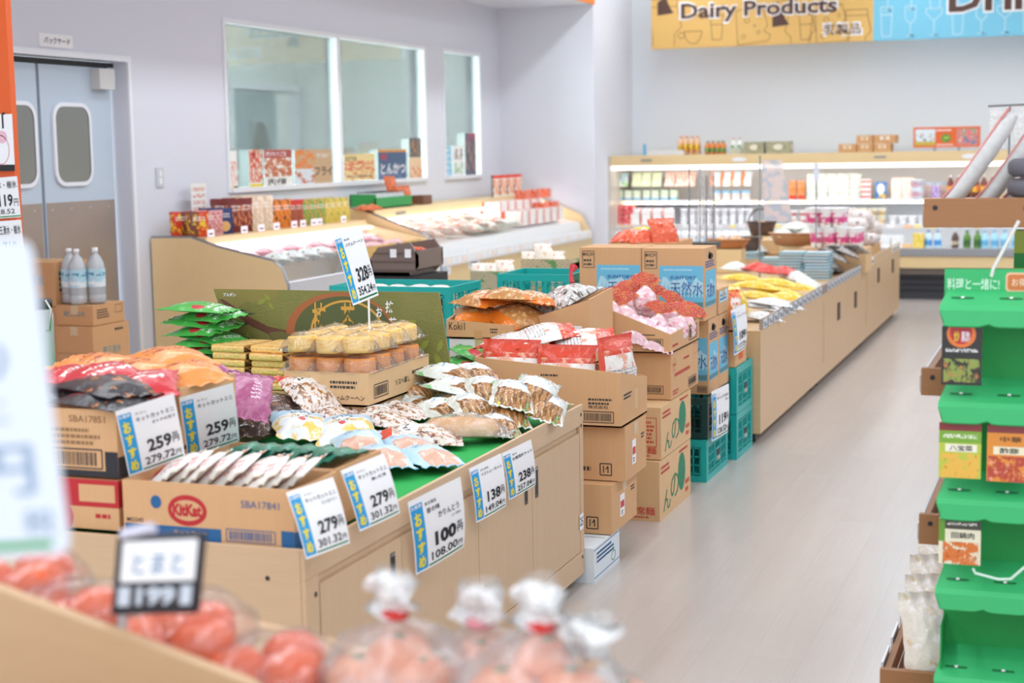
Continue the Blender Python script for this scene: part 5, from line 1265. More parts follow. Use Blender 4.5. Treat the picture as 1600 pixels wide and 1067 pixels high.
k_.px(1205, 398, .66, 80, 0, 0, 'white bag over dark red tray beside the lower dark basket'); k_.px(1225, 392, .68, 80, 0, 0, 'white bag over dark red tray, right one of two')
# orange fan bag and yellow foil behind the water cartons
k_ = Kit(bag('snack_bag', .13, .19, .05, P('yellow_foil_bag', 'E8C838', (('n', 0, 1, 0, 1, 'F8F0C0', (4, .55)),), rough=.15, crinkle=1), 117), '', 'snack bag', None)
k_.put((at(1135, 455, Y=8.6).x, 8.6, .74), (1.2, 0, .6), 'yellow foil bag standing behind the upper water carton'); k_.put((at(1150, 440, Y=8.8).x, 8.8, .72), (1.1, 0, 1.0), 'yellow foil bag right of the standing one')
MB().box(-2.05, -1.80, 8.50, 8.95, .612, .73, CB2).build('riser_box', label='small tan box under the yellow foil bags', cat='box')

# hanging clear sheet with a pole on the far island
px0 = at(1187, 360, Y=11.6); top_ = at(1187, 243, Y=11.6)
r_ = thing('sign_stand', 'pole with a pale translucent hanging sheet standing among the baskets on the far island', 'sign', (px0.x, 11.6, .612))
MB().tube([(px0.x, 11.6, .613), (px0.x, 11.6, top_.z)], .006, GREYM).build('pole', r_)
MB().lathe([(.001, .612), (.05, .612), (.05, .622), (.001, .624)], GREYM, (px0.x, 11.6, 0), 16).build('base', r_)
a_ = at(1190, 250, Y=11.6); b_ = at(1240, 345, Y=11.6)
t = NT('translucent_print'); t.b.inputs['Alpha'].default_value = .62; tcx = t.n('TexCoord').outputs['UV']; nz = t.noise(t.mapping(tcx, (1.5, 4, 1)), 1.6, 1); cr_ = t.n('ValToRGB'); t.l(nz, cr_.inputs[0])
cr_.color_ramp.elements[0].color = lin('C8D4E4'); cr_.color_ramp.elements[1].color = lin('F0E4E4'); cr_.color_ramp.elements[0].position = .42; cr_.color_ramp.elements[1].position = .52; t.l(cr_.outputs[0], t.b.inputs['Base Color'])
MB().add([(a_.x, 11.6, a_.z), (a_.x+.02, 11.6, b_.z), (b_.x, 11.55, b_.z), (b_.x-.08, 11.55, a_.z)], [(0, 1, 2, 3)], t.m, [(0, 1), (0, 0), (1, 0), (1, 1)]).add([(a_.x, 11.604, a_.z), (a_.x+.02, 11.604, b_.z), (b_.x, 11.554, b_.z), (b_.x-.08, 11.554, a_.z)], [(3, 2, 1, 0)], t.m, [(0, 1), (0, 0), (1, 0), (1, 1)]).build('sheet', r_)
# second pole right of it
q = at(1275, 345, Y=12.4); q2 = at(1274, 262, Y=12.4)
r_ = thing('sign_stand', 'thin pole with small clear card right of the hanging sheet', 'sign', (q.x, 12.4, .612)); MB().tube([(q.x, 12.4, .613), (q.x, 12.4, q2.z)], .005, GREYM).build('pole', r_)
MB().box(q.x-.02, q.x+.02, 12.395, 12.4, q2.z-.1, q2.z+.03, flat((220, 228, 240), .3)).build('card', r_)

# rack of thin rods with plastic bags behind the water cartons
YR = 9.6; zb_ = at(1090, 379, Y=YR).z; zt_ = at(1090, 262, Y=YR).z; xs = [at(v, 340, Y=YR).x for v in (1077, 1090, 1104, 1112)]
r_ = thing('bag_rack', 'wire rack with hanging clear plastic bags behind the water cartons', 'rack', ((xs[0]+xs[3])/2, YR, .612))
g = MB().box(xs[0]-.05, xs[3]+.03, YR-.06, YR+.12, zb_-.03, zb_, flat((50, 60, 60), .4)).box(xs[0]+.02, xs[3]-.02, YR-.02, YR+.05, .612, zb_-.03, flat((50, 60, 60), .4)); g.build('base', r_)
for i, x in enumerate(xs): MB().tube([(x, YR+(.06 if i % 2 else 0), zb_), (x, YR+(.06 if i % 2 else 0), zt_-(0 if i < 2 else .05))], .004, GREYM).build('rod', r_)
bp_ = MB()
def hang(x0, x1, z0, z1, y):
    nx, ny = 8, 10; vs_ = []
    for j in range(ny+1):
        for i in range(nx+1):
            v = j/ny; w_ = .35+.65*(1-v); vs_.append(((x0+x1)/2+(i/nx-.5)*(x1-x0)*w_, y+.02*math.sin(i*2.1+v*3), z0+(z1-z0)*v))
    bp_.add(vs_, [(j*(nx+1)+i, j*(nx+1)+i+1, (j+1)*(nx+1)+i+1, (j+1)*(nx+1)+i) for j in range(ny) for i in range(nx)], film(.3, wr=14), smooth=True)
hang(xs[0]+.03, xs[2], zb_+.02, zt_-.02, YR+.03); hang(xs[1]+.04, xs[3]+.02, zb_+.02, zt_-.03, YR+.08)
bp_.build('plastic_bag', r_)
# bags seen over the water cartons
k_ = Kit(bag('snack_bag', .2, .2, .06, P('orange_red_foil_bag', 'E8603C', (('n', 0, 1, 0, 1, 'F8A888', (4, .56)), ('n', 0, 1, 0, 1, 'C83A2C', (3, .58))), rough=.15, crinkle=1), 119), '', 'snack bag', None)
YQ = 8.9; zq = at(1000, 376, Y=YQ).z
for i, (a, dz, rx_, lb) in enumerate(((985, 0, .15, 'orange red bag lying behind the left water carton'), (1005, .0, .2, 'orange red bag next to the pointed one behind the water cartons'), (1036, .03, 1.2, 'pointed orange red bag standing behind the water cartons'))): k_.put((at(a, 370, Y=YQ).x, YQ, zq+dz), (rx_, 0, .5*i), lb)
k_ = Kit(bag('snack_bag', .14, .16, .05, P('yellow_green_bag', 'F0D848', (('n', .5, 1, 0, 1, '58B86A', (2, .45)),), rough=.15, crinkle=1), 121), '', 'snack bag', None)
k_.put((at(1012, 368, Y=YQ+.2).x, YQ+.2, zq+.01), (.6, 0, .4), 'yellow and green bag behind the orange red ones')
MB().box(at(960, 376, Y=YQ).x, at(1060, 376, Y=YQ).x, YQ-.12, YQ+.35, .612, zq-.006, CB2).build('display_box', label='tall plain tan box behind the water cartons carrying orange red bags', cat='box')

# ================================================================ chilled wall shelves at the back
YF = 16.70
FR = flat((236, 238, 240), .35, name='chiller_white'); FG = flat((150, 152, 158), .35, name='chiller_grey'); DK = flat((56, 58, 66), .5, name='chiller_plinth')
LIT = flat((255, 252, 250), .5, emit=1.6, name='chiller_light_strip')
xa, xb = -4.85, 2.2
r_ = thing('chilled_shelves', 'long white chilled wall shelving with maple canopy below the dairy sign', 'chiller', ((xa+xb)/2, 17.1, 0))
MB().box(xa, xb, 17.5, 17.58, .0, 1.45, FR).box(xa, xb, YF, 17.5, .46, .50, FR).build('back_and_well', r_)
MB().box(xa-.01, xb, YF-.03, 17.55, 1.455, 1.515, MAPLE).box(xa-.01, xb, YF-.05, YF-.03, 1.41, 1.515, MAPLE).build('canopy', r_, bevel=.004)
MB().box(xa, xb, YF-.02, YF+.05, 1.36, 1.405, LIT).build('light_strip', r_)
MB().box(xa, xb, YF-.12, YF, .455, .53, FG).box(xa, xb, YF-.10, YF, .33, .45, MAPLE).box(xa, xb, YF+.02, 17.5, .0, .33, DK).box(xa, xb, YF-.04, YF+.02, .26, .33, flat((120, 110, 104), .5)).build('base', r_)
for zz in (.08, .14, .20): MB().box(xa, xb, YF+.012, YF+.02, zz, zz+.02, flat((34, 36, 42), .6)).build('grille', r_)
MB().box(xa-.04, xa, YF-.10, 17.55, 0, 1.515, flat((196, 190, 180), .35)).build('end_panel', r_)
for i, px_ in enumerate((945, 1010, 1375)):
    q = at(px_, 250, Y=YF-.05); MB().box(q.x-.06, q.x+.06, YF-.056, YF-.05, 1.455, 1.475, GREYM).build('thermometer', r_)
for px_ in (1155, 1515): q = at(px_, 246, Y=YF-.05); MB().ell(Frame((0, YF-.05, 0), (1, 0, 0), (0, 0, 1)), q.x, 1.46, .08, .025, WHITE, .002).build('round_badge', r_)
LV = [(1.02, 16.98), (.76, 16.88)]
for z, y in LV:
    MB().box(xa, xb, y, 17.5, z-.02, z, FR).build('shelf', r_); MB().box(xa, xb, y-.012, y, z-.04, z+.005, flat((226, 224, 228), .3)).build('tag_rail', r_)
    g = MB(); rr = random.Random(int(z*100)); x = xa+.03
    while x < xb: w_ = rr.uniform(.05, .09); g.box(x, x+w_, y-.015, y-.012, z-.036, z, rr.choice((PAPER, PAPER, PAPER, flat((246, 206, 170), .5), flat((250, 236, 150), .5)))); x += w_+rr.uniform(.02, .1)
    tag(g.build('tags', r_), kind='stuff')

# products: every kind one built thing, then copies in rows
def prod(kind, name, label, cat, group, w_, h_, d_, mat, extra=None):
    g = MB()
    if kind == 'box': g.box(-w_/2, w_/2, -d_/2, d_/2, 0, h_, mat)
    elif kind == 'cup': g.lathe([(.0001, 0), (w_*.38, 0), (w_*.5, h_*.92), (w_*.53, h_*.93), (w_*.53, h_), (.0001, h_)], mat, n=12)
    elif kind == 'bottle': g.lathe([(.0001, 0), (w_*.5, .002), (w_*.5, h_*.62), (w_*.38, h_*.76), (w_*.17, h_*.86), (w_*.17, h_*.92)], mat, n=12)
    elif kind == 'gable':
        g.box(-w_/2, w_/2, -d_/2, d_/2, 0, h_*.78, mat); a, b = w_/2, d_/2
        g.add([(-a, -b, h_*.78), (a, -b, h_*.78), (a, b, h_*.78), (-a, b, h_*.78), (-a, 0, h_*.93), (a, 0, h_*.93), (-a, 0, h_), (a, 0, h_)], [(0, 1, 5, 4), (2, 3, 4, 5), (1, 2, 5), (3, 0, 4), (4, 5, 7, 6)], mat, [(0, .8), (1, .8), (1, .8), (0, .8), (0, .93), (1, .93), (0, 1), (1, 1)])
    elif kind == 'pouch': g = pillow(w_, h_, d_, mat, len(label) % 50, nx=8, ny=8); g.warp(lambda p: (p.x, p.z-d_/2, p.y+h_/2))
    elif kind == 'flat': g = pillow(w_, d_, h_, mat, 5, nx=8, ny=8)
    o = g.build(name, origin=(0, 0, 0))
    if kind == 'bottle': MB().lathe([(.0001, h_*.92), (w_*.2, h_*.92), (w_*.2, h_), (.0001, h_)], extra or PAPER, n=10).build('cap', o)
    return tag(o, label, cat, group)


def row(o, x0, x1, y, z, pitch, depth=1, dd=.08, jit=.004, stack=1, dz=0, lean=0):
    s = Series(o); x = x0
    while x <= x1:
        for k in range(depth):
            for j in range(stack): s.put((x+R.uniform(-jit, jit), y+k*dd, z+j*dz), (math.radians(lean), 0, R.uniform(-.03, .03)))
        x += pitch
    return s


def rx(px_): return at(px_, 330, Y=16.95).x


PK = lambda c, *ly: pack('product_print', c, ly, .4, 0)
def lab(s, where): return s+' in the chilled wall shelves, '+where


zs1, zs0, zb0 = 1.022, .762, .502
row(prod('pouch', 'deli_pack', 'green and blue striped hanging deli pack on the top left shelf', 'deli pack', 'green and blue striped deli packs', .11, .17, .02, PK('F4F8F8', ('s', 0, 1, .3, 1, '6CC0D8', 3), ('n', 0, 1, 0, .3, '8CD080', (2, .5)))), rx(940), rx(985), 17.0, zs1+.15, .115, lean=-25)
row(prod('pouch', 'deli_pack', 'lime and white striped deli pack left of the orange ones', 'deli pack', 'lime striped deli packs', .11, .17, .02, PK('F8F8F4', ('s', 0, 1, 0, 1, 'B8DC80', 3))), rx(992), rx(1035), 17.0, zs1+.15, .115, lean=-25)
row(prod('pouch', 'deli_pack', 'orange striped white deli pack behind the bag rack', 'deli pack', 'orange striped deli packs', .11, .17, .02, PK('F8F6F4', ('s', 0, 1, 0, 1, 'F0906A', 3))), rx(1045), rx(1078), 17.0, zs1+.15, .115, lean=-25)
row(prod('pouch', 'deli_pack', 'orange and pale blue striped pack right of the bag rack', 'deli pack', 'orange and blue striped packs', .11, .17, .02, PK('F4F8FA', ('s', 0, 1, .3, 1, 'A8D4E8', 4), ('r', 0, .3, 0, 1, 'F08850'))), rx(1115), rx(1165), 17.0, zs1+.15, .115, lean=-25)
row(prod('box', 'small_carton', 'small pale green and blue boxed pack under the striped deli packs', 'food pack', 'small boxed packs under the striped ones', .08, .11, .06, PK('F4F4F0', ('r', 0, 1, .0, .25, '8CC8E8'), ('n', 0, 1, .2, 1, 'A8D890', (3, .5)))), rx(936), rx(1060), 17.05, zs1, .105)
row(prod('box', 'small_carton', 'small orange and blue boxed pack right of the bag rack', 'food pack', 'orange and blue boxed packs', .08, .10, .06, PK('F0F0F4', ('n', 0, 1, 0, .7, 'F0A030', (2, .5)), ('r', 0, 1, .7, 1, '8CC8E8'))), rx(1118), rx(1168), 17.05, zs1, .105)
row(prod('box', 'red_packet', 'red and white crossed print packet stacked at the left end', 'food pack', 'red printed packets at the left end', .13, .10, .10, PK('E0484C', ('n', 0, 1, 0, 1, 'F8E8E4', (2.5, .53)), ('s', 0, 1, .4, .6, 'C02838', 2))), rx(944), rx(984), 16.98, zs0, .14, stack=2, dz=.105)
row(prod('box', 'white_tofu_pack', 'white pack with faint red edge stacked on the middle left shelf', 'food pack', 'white packs with red edge', .11, .055, .10, PK('FAFAFA', ('r', 0, .12, 0, 1, 'F07860'), ('n', 0, 1, 0, 1, 'F0D8D4', (2, .6)))), rx(992), rx(1060), 16.98, zs0, .125, stack=3, dz=.058)
row(prod('cup', 'yogurt_cup', 'white yogurt cup with blue mark on the middle shelf behind the bag rack', 'yogurt cup', 'white yogurt cups on the middle shelf', .075, .08, .07, PK('F6F8FC', ('n', 0, 1, .2, .8, '5070B8', (2, .6)), ('n', 0, 1, .2, .8, 'E8C0A8', (2, .64)))), rx(1068), rx(1180), 16.98, zs0, .09, stack=2, dz=.082)
row(prod('box', 'orange_carton', 'orange and red upright carton on the top shelf right of the hanging sheet', 'food pack', 'orange upright cartons', .07, .20, .06, PK('F0802C', ('n', 0, 1, 0, 1, 'F8E8D8', (3, .54)), ('r', 0, 1, 0, .2, 'D83A2C'))), rx(1236), rx(1255), 17.05, zs1, .09)
row(prod('pouch', 'cheese_pouch', 'white and green cheese pouch on the top shelf', 'cheese pack', 'green and white cheese pouches', .11, .17, .03, PK('F2F4F0', ('n', 0, 1, 0, 1, '7CB080', (3, .52)), ('n', 0, 1, 0, 1, '4A4A40', (4, .64)), ('n', 0, 1, 0, 1, 'E8C880', (3, .62)))), rx(1266), rx(1345), 17.05, zs1, .115, stack=2, dz=.10)
row(prod('box', 'red_striped_pack', 'red and white striped pack stacked on the top shelf', 'food pack', 'red and white striped packs', .10, .05, .08, PK('F8F4F2', ('r', 0, 1, .3, .7, 'E04848'))), rx(1352), rx(1364), 17.02, zs1, .11, stack=4, dz=.053)
row(prod('box', 'blue_carton', 'blue and white upright carton on the top shelf', 'food pack', 'blue upright cartons', .11, .18, .07, PK('3C7CC0', ('e', .15, .85, .3, .9, 'F4F8FC'), ('n', 0, 1, 0, .3, 'F0C850', (2, .5)))), rx(1375), rx(1392), 17.02, zs1, .12)
row(prod('pouch', 'bread_pouch', 'pale pink and yellow pouch on the top shelf', 'food pack', 'pale pink and yellow pouches', .11, .16, .03, PK('F8F0EA', ('n', 0, 1, 0, 1, 'F0C8B8', (3, .5)), ('n', 0, 1, .5, 1, 'F0D070', (3, .58)))), rx(1400), rx(1424), 17.02, zs1, .115, stack=2, dz=.06)
row(prod('cup', 'round_tub', 'pale blue tub with pink oval on the top shelf', 'food tub', 'pale blue tubs', .14, .10, .1, PK('E8F0FA', ('e', .1, .9, .2, .8, 'F0C0D0'), ('n', 0, 1, 0, 1, '6A98D8', (3, .6)))), rx(1432), rx(1452), 16.99, zs1, .15, stack=2, dz=.102)
row(prod('box', 'purple_carton', 'purple and white carton on the top shelf beside the tubs', 'food pack', 'purple cartons', .09, .14, .06, PK('8460B0', ('n', 0, 1, 0, 1, 'F0ECF4', (3, .5)))), rx(1460), rx(1475), 17.05, zs1, .1)
row(prod('bottle', 'sauce_bottle', 'dark bottle with yellow and red label at the right of the top shelf', 'bottle', 'dark sauce bottles', .07, .24, .07, PK('6A2A30', ('r', 0, 1, .3, .6, 'E8B040'), ('n', 0, 1, .3, .6, 'D04838', (3, .5)))), rx(1483), rx(1560), 17.05, zs1, .085)
row(prod('cup', 'yogurt_cup', 'white and red yogurt cup on the middle shelf right of the hanging sheet', 'yogurt cup', 'white and red cups on the middle shelf', .08, .07, .07, PK('F8F4F4', ('r', 0, 1, .3, .6, 'E04A48'))), rx(1240), rx(1262), 16.96, zs0, .1, stack=2, dz=.072)
row(prod('cup', 'yogurt_cup', 'orange and white cup on the middle shelf above the snack bundles', 'yogurt cup', 'orange cups on the middle shelf', .08, .07, .07, PK('F4E8D8', ('r', 0, 1, .3, .7, 'E89848'))), rx(1270), rx(1300), 16.96, zs0, .1, stack=2, dz=.072)
row(prod('cup', 'yogurt_cup', 'white cup with blue oval on the middle shelf left of the brown shelf', 'yogurt cup', 'blue and white cups on the middle shelf', .085, .085, .07, PK('F6F8FC', ('e', 0, .5, .2, .8, '5898D8'))), rx(1395), rx(1560), 16.96, zs0, .1)
row(prod('bottle', 'drink_bottle', 'clear blue drink bottle in the bottom of the chilled shelves', 'bottle', 'clear blue drink bottles', .075, .20, .07, PK('C8E4F4', ('r', 0, 1, .25, .55, '4C9CE0')), flat((40, 110, 190), .4)), rx(1452), rx(1480), 16.86, zb0, .1)
row(prod('bottle', 'drink_bottle', 'dark brown drink bottle among the clear ones', 'bottle', 'brown drink bottles', .075, .20, .07, PK('5A4038', ('r', 0, 1, .3, .5, 'C8B8A0'))), rx(1494), rx(1502), 16.86, zb0, .1)
row(prod('bottle', 'drink_bottle', 'green tea drink bottle next to the brown ones', 'bottle', 'green tea bottles', .075, .20, .07, PK('5E8C3C', ('r', 0, 1, .25, .55, '3C6A34')), flat((60, 120, 60), .4)), rx(1513), rx(1530), 16.86, zb0, .1)
row(prod('bottle', 'drink_bottle', 'sky blue drink bottle right of the green tea bottles', 'bottle', 'sky blue drink bottles', .08, .20, .07, PK('A8DCF0', ('r', 0, 1, .25, .55, '70B8E0')), flat((80, 170, 220), .4)), rx(1540), rx(1600), 16.86, zb0, .1)
row(prod('box', 'yellow_carton', 'yellow upright carton in the bottom beside the clear bottles', 'drink carton', None, .11, .17, .07, PK('F0D048', ('n', 0, 1, 0, 1, 'F8F4E0', (3, .54)), ('n', 0, 1, 0, 1, '6A9A40', (3, .62)))), rx(1437), rx(1438), 16.84, zb0, .2)
row(prod('box', 'small_carton', 'small orange and white pack in the bottom left of the yellow carton', 'food pack', None, .09, .06, .07, PK('F0B050', ('n', 0, 1, 0, 1, 'F8F4E0', (3, .5)))), rx(1420), rx(1421), 16.84, zb0, .2)
row(prod('gable', 'milk_carton', 'white and pale blue drink carton in the bottom behind the far island goods', 'milk carton', 'white and blue milk cartons', .075, .2, .075, PK('F4F8FC', ('r', 0, 1, .0, .25, '7CB8E4'), ('n', 0, 1, .4, .7, 'B0D0E8', (2, .5)))), rx(938), rx(1180), 16.86, zb0, .09)
row(prod('box', 'pale_pack', 'pale pink upright pack behind the tubs on the top shelf', 'food pack', 'pale pink upright packs', .08, .17, .05, PK('F6E4E0', ('n', 0, 1, 0, 1, 'E89890', (3, .56)), ('r', 0, 1, .8, 1, 'C8DCF0'))), rx(1394), rx(1480), 17.22, zs1, .09)
row(prod('box', 'yellow_pack', 'yellow and red upright pack on the top shelf left of the dark bottles', 'food pack', 'yellow and red upright packs', .07, .16, .05, PK('F0D060', ('n', 0, 1, 0, 1, 'E06040', (3, .54)), ('n', 0, 1, 0, 1, 'FAF4E8', (4, .58)))), rx(1470), rx(1560), 17.25, zs1, .08)
row(prod('box', 'green_pack', 'green and white upright pack at the back of the top shelf', 'food pack', 'green and white upright packs', .08, .17, .05, PK('E4EEE0', ('n', 0, 1, 0, 1, '78B080', (3, .52)))), rx(1240), rx(1360), 17.28, zs1, .09)
row(prod('cup', 'yogurt_cup', 'pale yellow cup on the middle shelf behind the snack bundles', 'yogurt cup', 'pale yellow cups on the middle shelf', .08, .08, .07, PK('F8F2D8', ('r', 0, 1, .25, .55, 'F0C060'))), rx(1310), rx(1388), 16.96, zs0, .09, stack=2, dz=.082)
row(prod('box', 'white_tub', 'low white tub with pale print in the bottom left part', 'food tub', 'low white tubs in the bottom', .11, .07, .09, PK('F8F8F8', ('n', 0, 1, 0, 1, 'C8D8E8', (3, .55)))), rx(1190), rx(1410), 16.86, zb0, .12, stack=2, dz=.072)
# goods on the canopy
zc0 = 1.517
row(prod('bottle', 'juice_bottle', 'fruit drink bottle with yellow and pink label on the maple canopy', 'bottle', 'fruit drink bottles on the canopy', .055, .20, .055, PK('F0C8A0', ('r', 0, 1, .2, .6, 'F0D040'), ('n', 0, 1, .2, .8, 'E0607A', (2, .52))), flat((236, 160, 130), .5)), at(1063, 238, Y=16.9).x, at(1093, 238, Y=16.9).x, 16.9, zc0, .062, depth=2, dd=.07)
row(prod('bottle', 'seasoning_bottle', 'small orange seasoning bottle with green cap on the maple canopy', 'bottle', 'orange seasoning bottles on the canopy', .05, .14, .05, PK('E08848', ('r', 0, 1, .2, .5, '6AA868')), flat((60, 130, 80), .5)), at(1105, 238, Y=16.9).x, at(1135, 238, Y=16.9).x, 16.9, zc0, .056, depth=2, dd=.07)
row(prod('bottle', 'seasoning_bottle', 'white bottle with red cap standing in a green carton on the canopy', 'bottle', 'white bottles with red caps', .06, .17, .05, PK('F0F2EC', ('n', 0, 1, .2, .6, '58A070', (2, .5))), flat((210, 90, 60), .5)), at(1145, 238, Y=16.9).x, at(1160, 238, Y=16.9).x, 16.95, zc0, .07)
for i, (a, b) in enumerate(((1162, 1193), (1197, 1234))):
    u, v = at(a, 240, Y=16.85), at(b, 240, Y=16.85); MB().box(u.x, v.x, 16.85, 17.05, zc0, zc0+.125, PK('A8A488', ('n', 0, 1, 0, 1, '6A8A6A', (2, .52)), ('e', .3, .7, .3, .8, 'E8E0D0'))).build('green_carton', label='grey green printed carton on the canopy, %s one' % ('left', 'right')[i], cat='cardboard box')
for i, (a, b, z0, h_) in enumerate(((1310, 1338, 0, .085), (1339, 1364, 0, .085), (1365, 1392, 0, .085), (1338, 1364, .088, .085), (1365, 1400, .088, .085))):
    u, v = at(a, 240, Y=16.9), at(b, 240, Y=16.9); carton('cardboard_box', u.x, v.x-.004, 16.9, 17.15, zc0+z0, zc0+z0+h_, 'small brown carton on the canopy, %s' % ('low one at the left', 'lower middle one', 'lower right one', 'upper left one', 'upper right one')[i], mat=CB2, pr=lambda g, Ff, Fr, w_, d_, h2: g.rect(Ff, w_*.3, h2*.4, w_*.7, h2*.85, PAPER))
u, v = at(1427, 231, Y=16.75), at(1532, 197, Y=16.75)
r_ = thing('banner_sign', 'orange banner with a farmer picture and vegetables standing on the maple canopy', 'sign', ((u.x+v.x)/2, 16.76, zc0))
g = MB().box(u.x, v.x, 16.75, 16.765, u.z, v.z, flat((226, 104, 44), .5)); F = Frame((u.x, 16.7495, u.z), (1, 0, 0), (0, 0, 1)); w_, h_ = v.x-u.x, v.z-u.z
g.grid(F, w_*.03, h_*.1, w_*.33, h_*.9, PK('DCE8F0', ('n', 0, 1, 0, .7, '4A4440', (3, .52)), ('n', 0, 1, .2, .8, 'E8C8A8', (3, .58)), ('r', 0, 1, 0, .25, 'C8B048')), 1, 1, .001)
g.grid(F, w_*.65, h_*.1, w_*.97, h_*.9, PK('E07A80', ('n', 0, 1, 0, 1, '70B080', (3, .5)), ('n', 0, 1, 0, .5, '6878A8', (2, .54)), ('n', 0, 1, 0, 1, 'F0D8D0', (4, .58))), 1, 1, .001)
g.ell(F, w_*.49, h_*.45, w_*.07, h_*.2, GREEN, .001); small_print(g, F, w_*.35, h_*.78, w_*.28, h_*.12, 1, PAPER); small_print(g, F, w_*.35, h_*.08, w_*.28, h_*.1, 1, PAPER, 5); g.text(F, '健康', w_*.45, h_*.36, w_*.53, h_*.54, CARDY, .002)
g.build('board', r_); MB().box(u.x+.2, u.x+.22, 16.765, 16.8, zc0, u.z+.1, GREYM).box(v.x-.22, v.x-.2, 16.765, 16.8, zc0, u.z+.1, GREYM).build('feet', r_)
# wire card stand on the canopy at the left
q = at(1005, 240, Y=16.8); MB().box(q.x, q.x+.03, 16.8, 16.81, zc0, zc0+.12, flat((90, 180, 220), .5)).box(q.x-.0, q.x+.45, 16.82, 16.83, zc0, zc0+.05, flat((222, 224, 228), .4)).build('card_holder', label='clear card holder with blue strip at the left of the canopy', cat='card holder')

# ================================================================ low open chillers along the window wall
def showcase(name, label, y0, y1, prof, xfront):
    r_ = thing('open_chiller', label, 'chiller', (-5.4, (y0+y1)/2, 0))
    for a, b in ((y0, y0+.03), (y1-.03, y1)): MB().prism(prof, 'y', a, b, ENDW).build('end_panel', r_)
    ed = MB(); pts = [Vector((x, y0-.002, z)) for x, z in prof[1:]]; ed.tube([(p.x, y0+.015, p.z) for p in pts], .014, GREYM, 6); ed.build('edge_trim', r_)
    return r_


pr1 = [(-5.905, .05), (-5.905, 1.05), (-5.60, 1.052), (-5.40, .99), (-4.99, .90), (-4.93, .85), (-4.89, .74), (-4.89, .05)]
r1 = showcase('open_chiller', 'low open meat chiller with beech end panel below the big window', 9.2, 11.78, pr1, -4.9)
MB().box(-5.9, -4.93, 9.23, 11.75, .05, .60, MAPLE).box(-4.93, -4.90, 9.23, 11.75, .05, .62, MAPLE).build('body', r1)
MB().box(-4.96, -4.885, 9.23, 11.75, .62, .76, flat((206, 208, 214), .25)).build('bumper', r1)
MB().box(-5.9, -5.52, 9.23, 11.75, 1.03, 1.052, MAPLE).box(-5.52, -5.50, 9.23, 11.75, .99, 1.052, MAPLE).build('top_shelf', r1)
MB().box(-5.56, -5.52, 9.23, 11.75, .62, 1.03, FR).box(-5.50, -5.44, 9.23, 11.75, .985, 1.005, flat((255, 226, 238), .5, emit=1.3)).build('light_strip', r1)
for k in range(3): MB().box(-5.52, -5.40+k*.03, 9.23, 11.75, .93-k*.05, .94-k*.05, FR).build('louvre', r1)
gp = MB().quad([(-5.02, 9.23, .90), (-5.02, 11.75, .90), (-4.93, 11.75, .76), (-4.93, 9.23, .76)], GLASS); gp.build('front_glass', r1)
pr2 = [(-5.905, .05), (-5.905, 1.14), (-5.62, 1.14), (-5.10, .95), (-5.0, .90), (-4.93, .76), (-4.90, .70), (-4.90, .05)]
r2 = showcase('open_chiller', 'long open chiller of boxed goods beyond the meat chiller', 11.84, 16.08, pr2, -4.9)
MB().box(-5.9, -4.93, 11.87, 16.05, .05, .62, MAPLE).box(-4.93, -4.90, 11.87, 16.05, .05, .66, MAPLE).build('body', r2)
MB().box(-4.97, -4.885, 11.87, 16.05, .66, .74, FR).build('bumper', r2)
MB().box(-5.9, -5.50, 11.87, 16.05, 1.10, 1.125, MAPLE).box(-5.50, -5.48, 11.87, 16.05, 1.03, 1.125, MAPLE).build('top_shelf', r2)
MB().box(-5.56, -5.52, 11.87, 16.05, .64, 1.10, FR).box(-5.52, -5.42, 11.87, 16.05, 1.03, 1.05, LIT).build('light_strip', r2)
for k in range(34):
    y = 11.95+k*.12; MB().box(-4.885, -4.88, y, y+.08, .675, .725, PAPER if k % 3 else flat((250, 236, 226), .5)).build('tag', r2)
for y in (12.3, 14.4): MB().box(-5.478, -5.475, y, y+.2, 1.07, 1.09, GREYM).build('thermometer', r2)

# packages on the meat chiller's top shelf
ZS1 = 1.054
def onshelf(px_, dx=0): q = at(px_, 330, X=-5.68+dx); return max(q.y, 9.31)
spec = [('red and yellow sauce pouch with bun picture', 'D8402C', ('n', 0, 1, .1, .9, 'F0C838', (2, .48)), 262, 262, .16, .17),
        ('brown and yellow pouch beside it', '7A4030', ('n', 0, 1, .1, .9, 'E8B838', (3, .5)), 285, 285, .16, .17),
        ('pink and blue pouch left of the blue one', 'D8A0A0', ('n', 0, 1, .1, .9, 'B85040', (3, .5)), 310, 318, .14, .17),
        ('dark blue pouch with pale bun picture', '2C3C6C', ('e', .2, .8, .1, .5, 'E0B070'), 335, 335, .14, .18),
        ('red and brown tall pouch with meat picture', '7A2C28', ('n', 0, 1, .2, .8, 'D88858', (3, .48)), 352, 368, .12, .24),
        ('tall cream pouch of pale snacks', 'E0C8A8', ('n', 0, 1, 0, 1, 'F4E8D8', (4, .5)), 385, 400, .13, .25),
        ('orange and black sauce pouch', 'E88830', ('n', 0, 1, 0, 1, '3A2A28', (3, .52)), 417, 430, .12, .21),
        ('brown pouch with red top', 'A8583C', ('r', 0, 1, .8, 1, 'D03830'), 440, 450, .11, .20),
        ('green and orange curry pouch', '7CA850', ('n', 0, 1, 0, 1, 'E8A050', (3, .5)), 460, 486, .11, .19),
        ('yellow and green noodle pouch', 'E0C860', ('n', 0, 1, 0, 1, '4A9050', (3, .55)), 494, 524, .11, .19)]
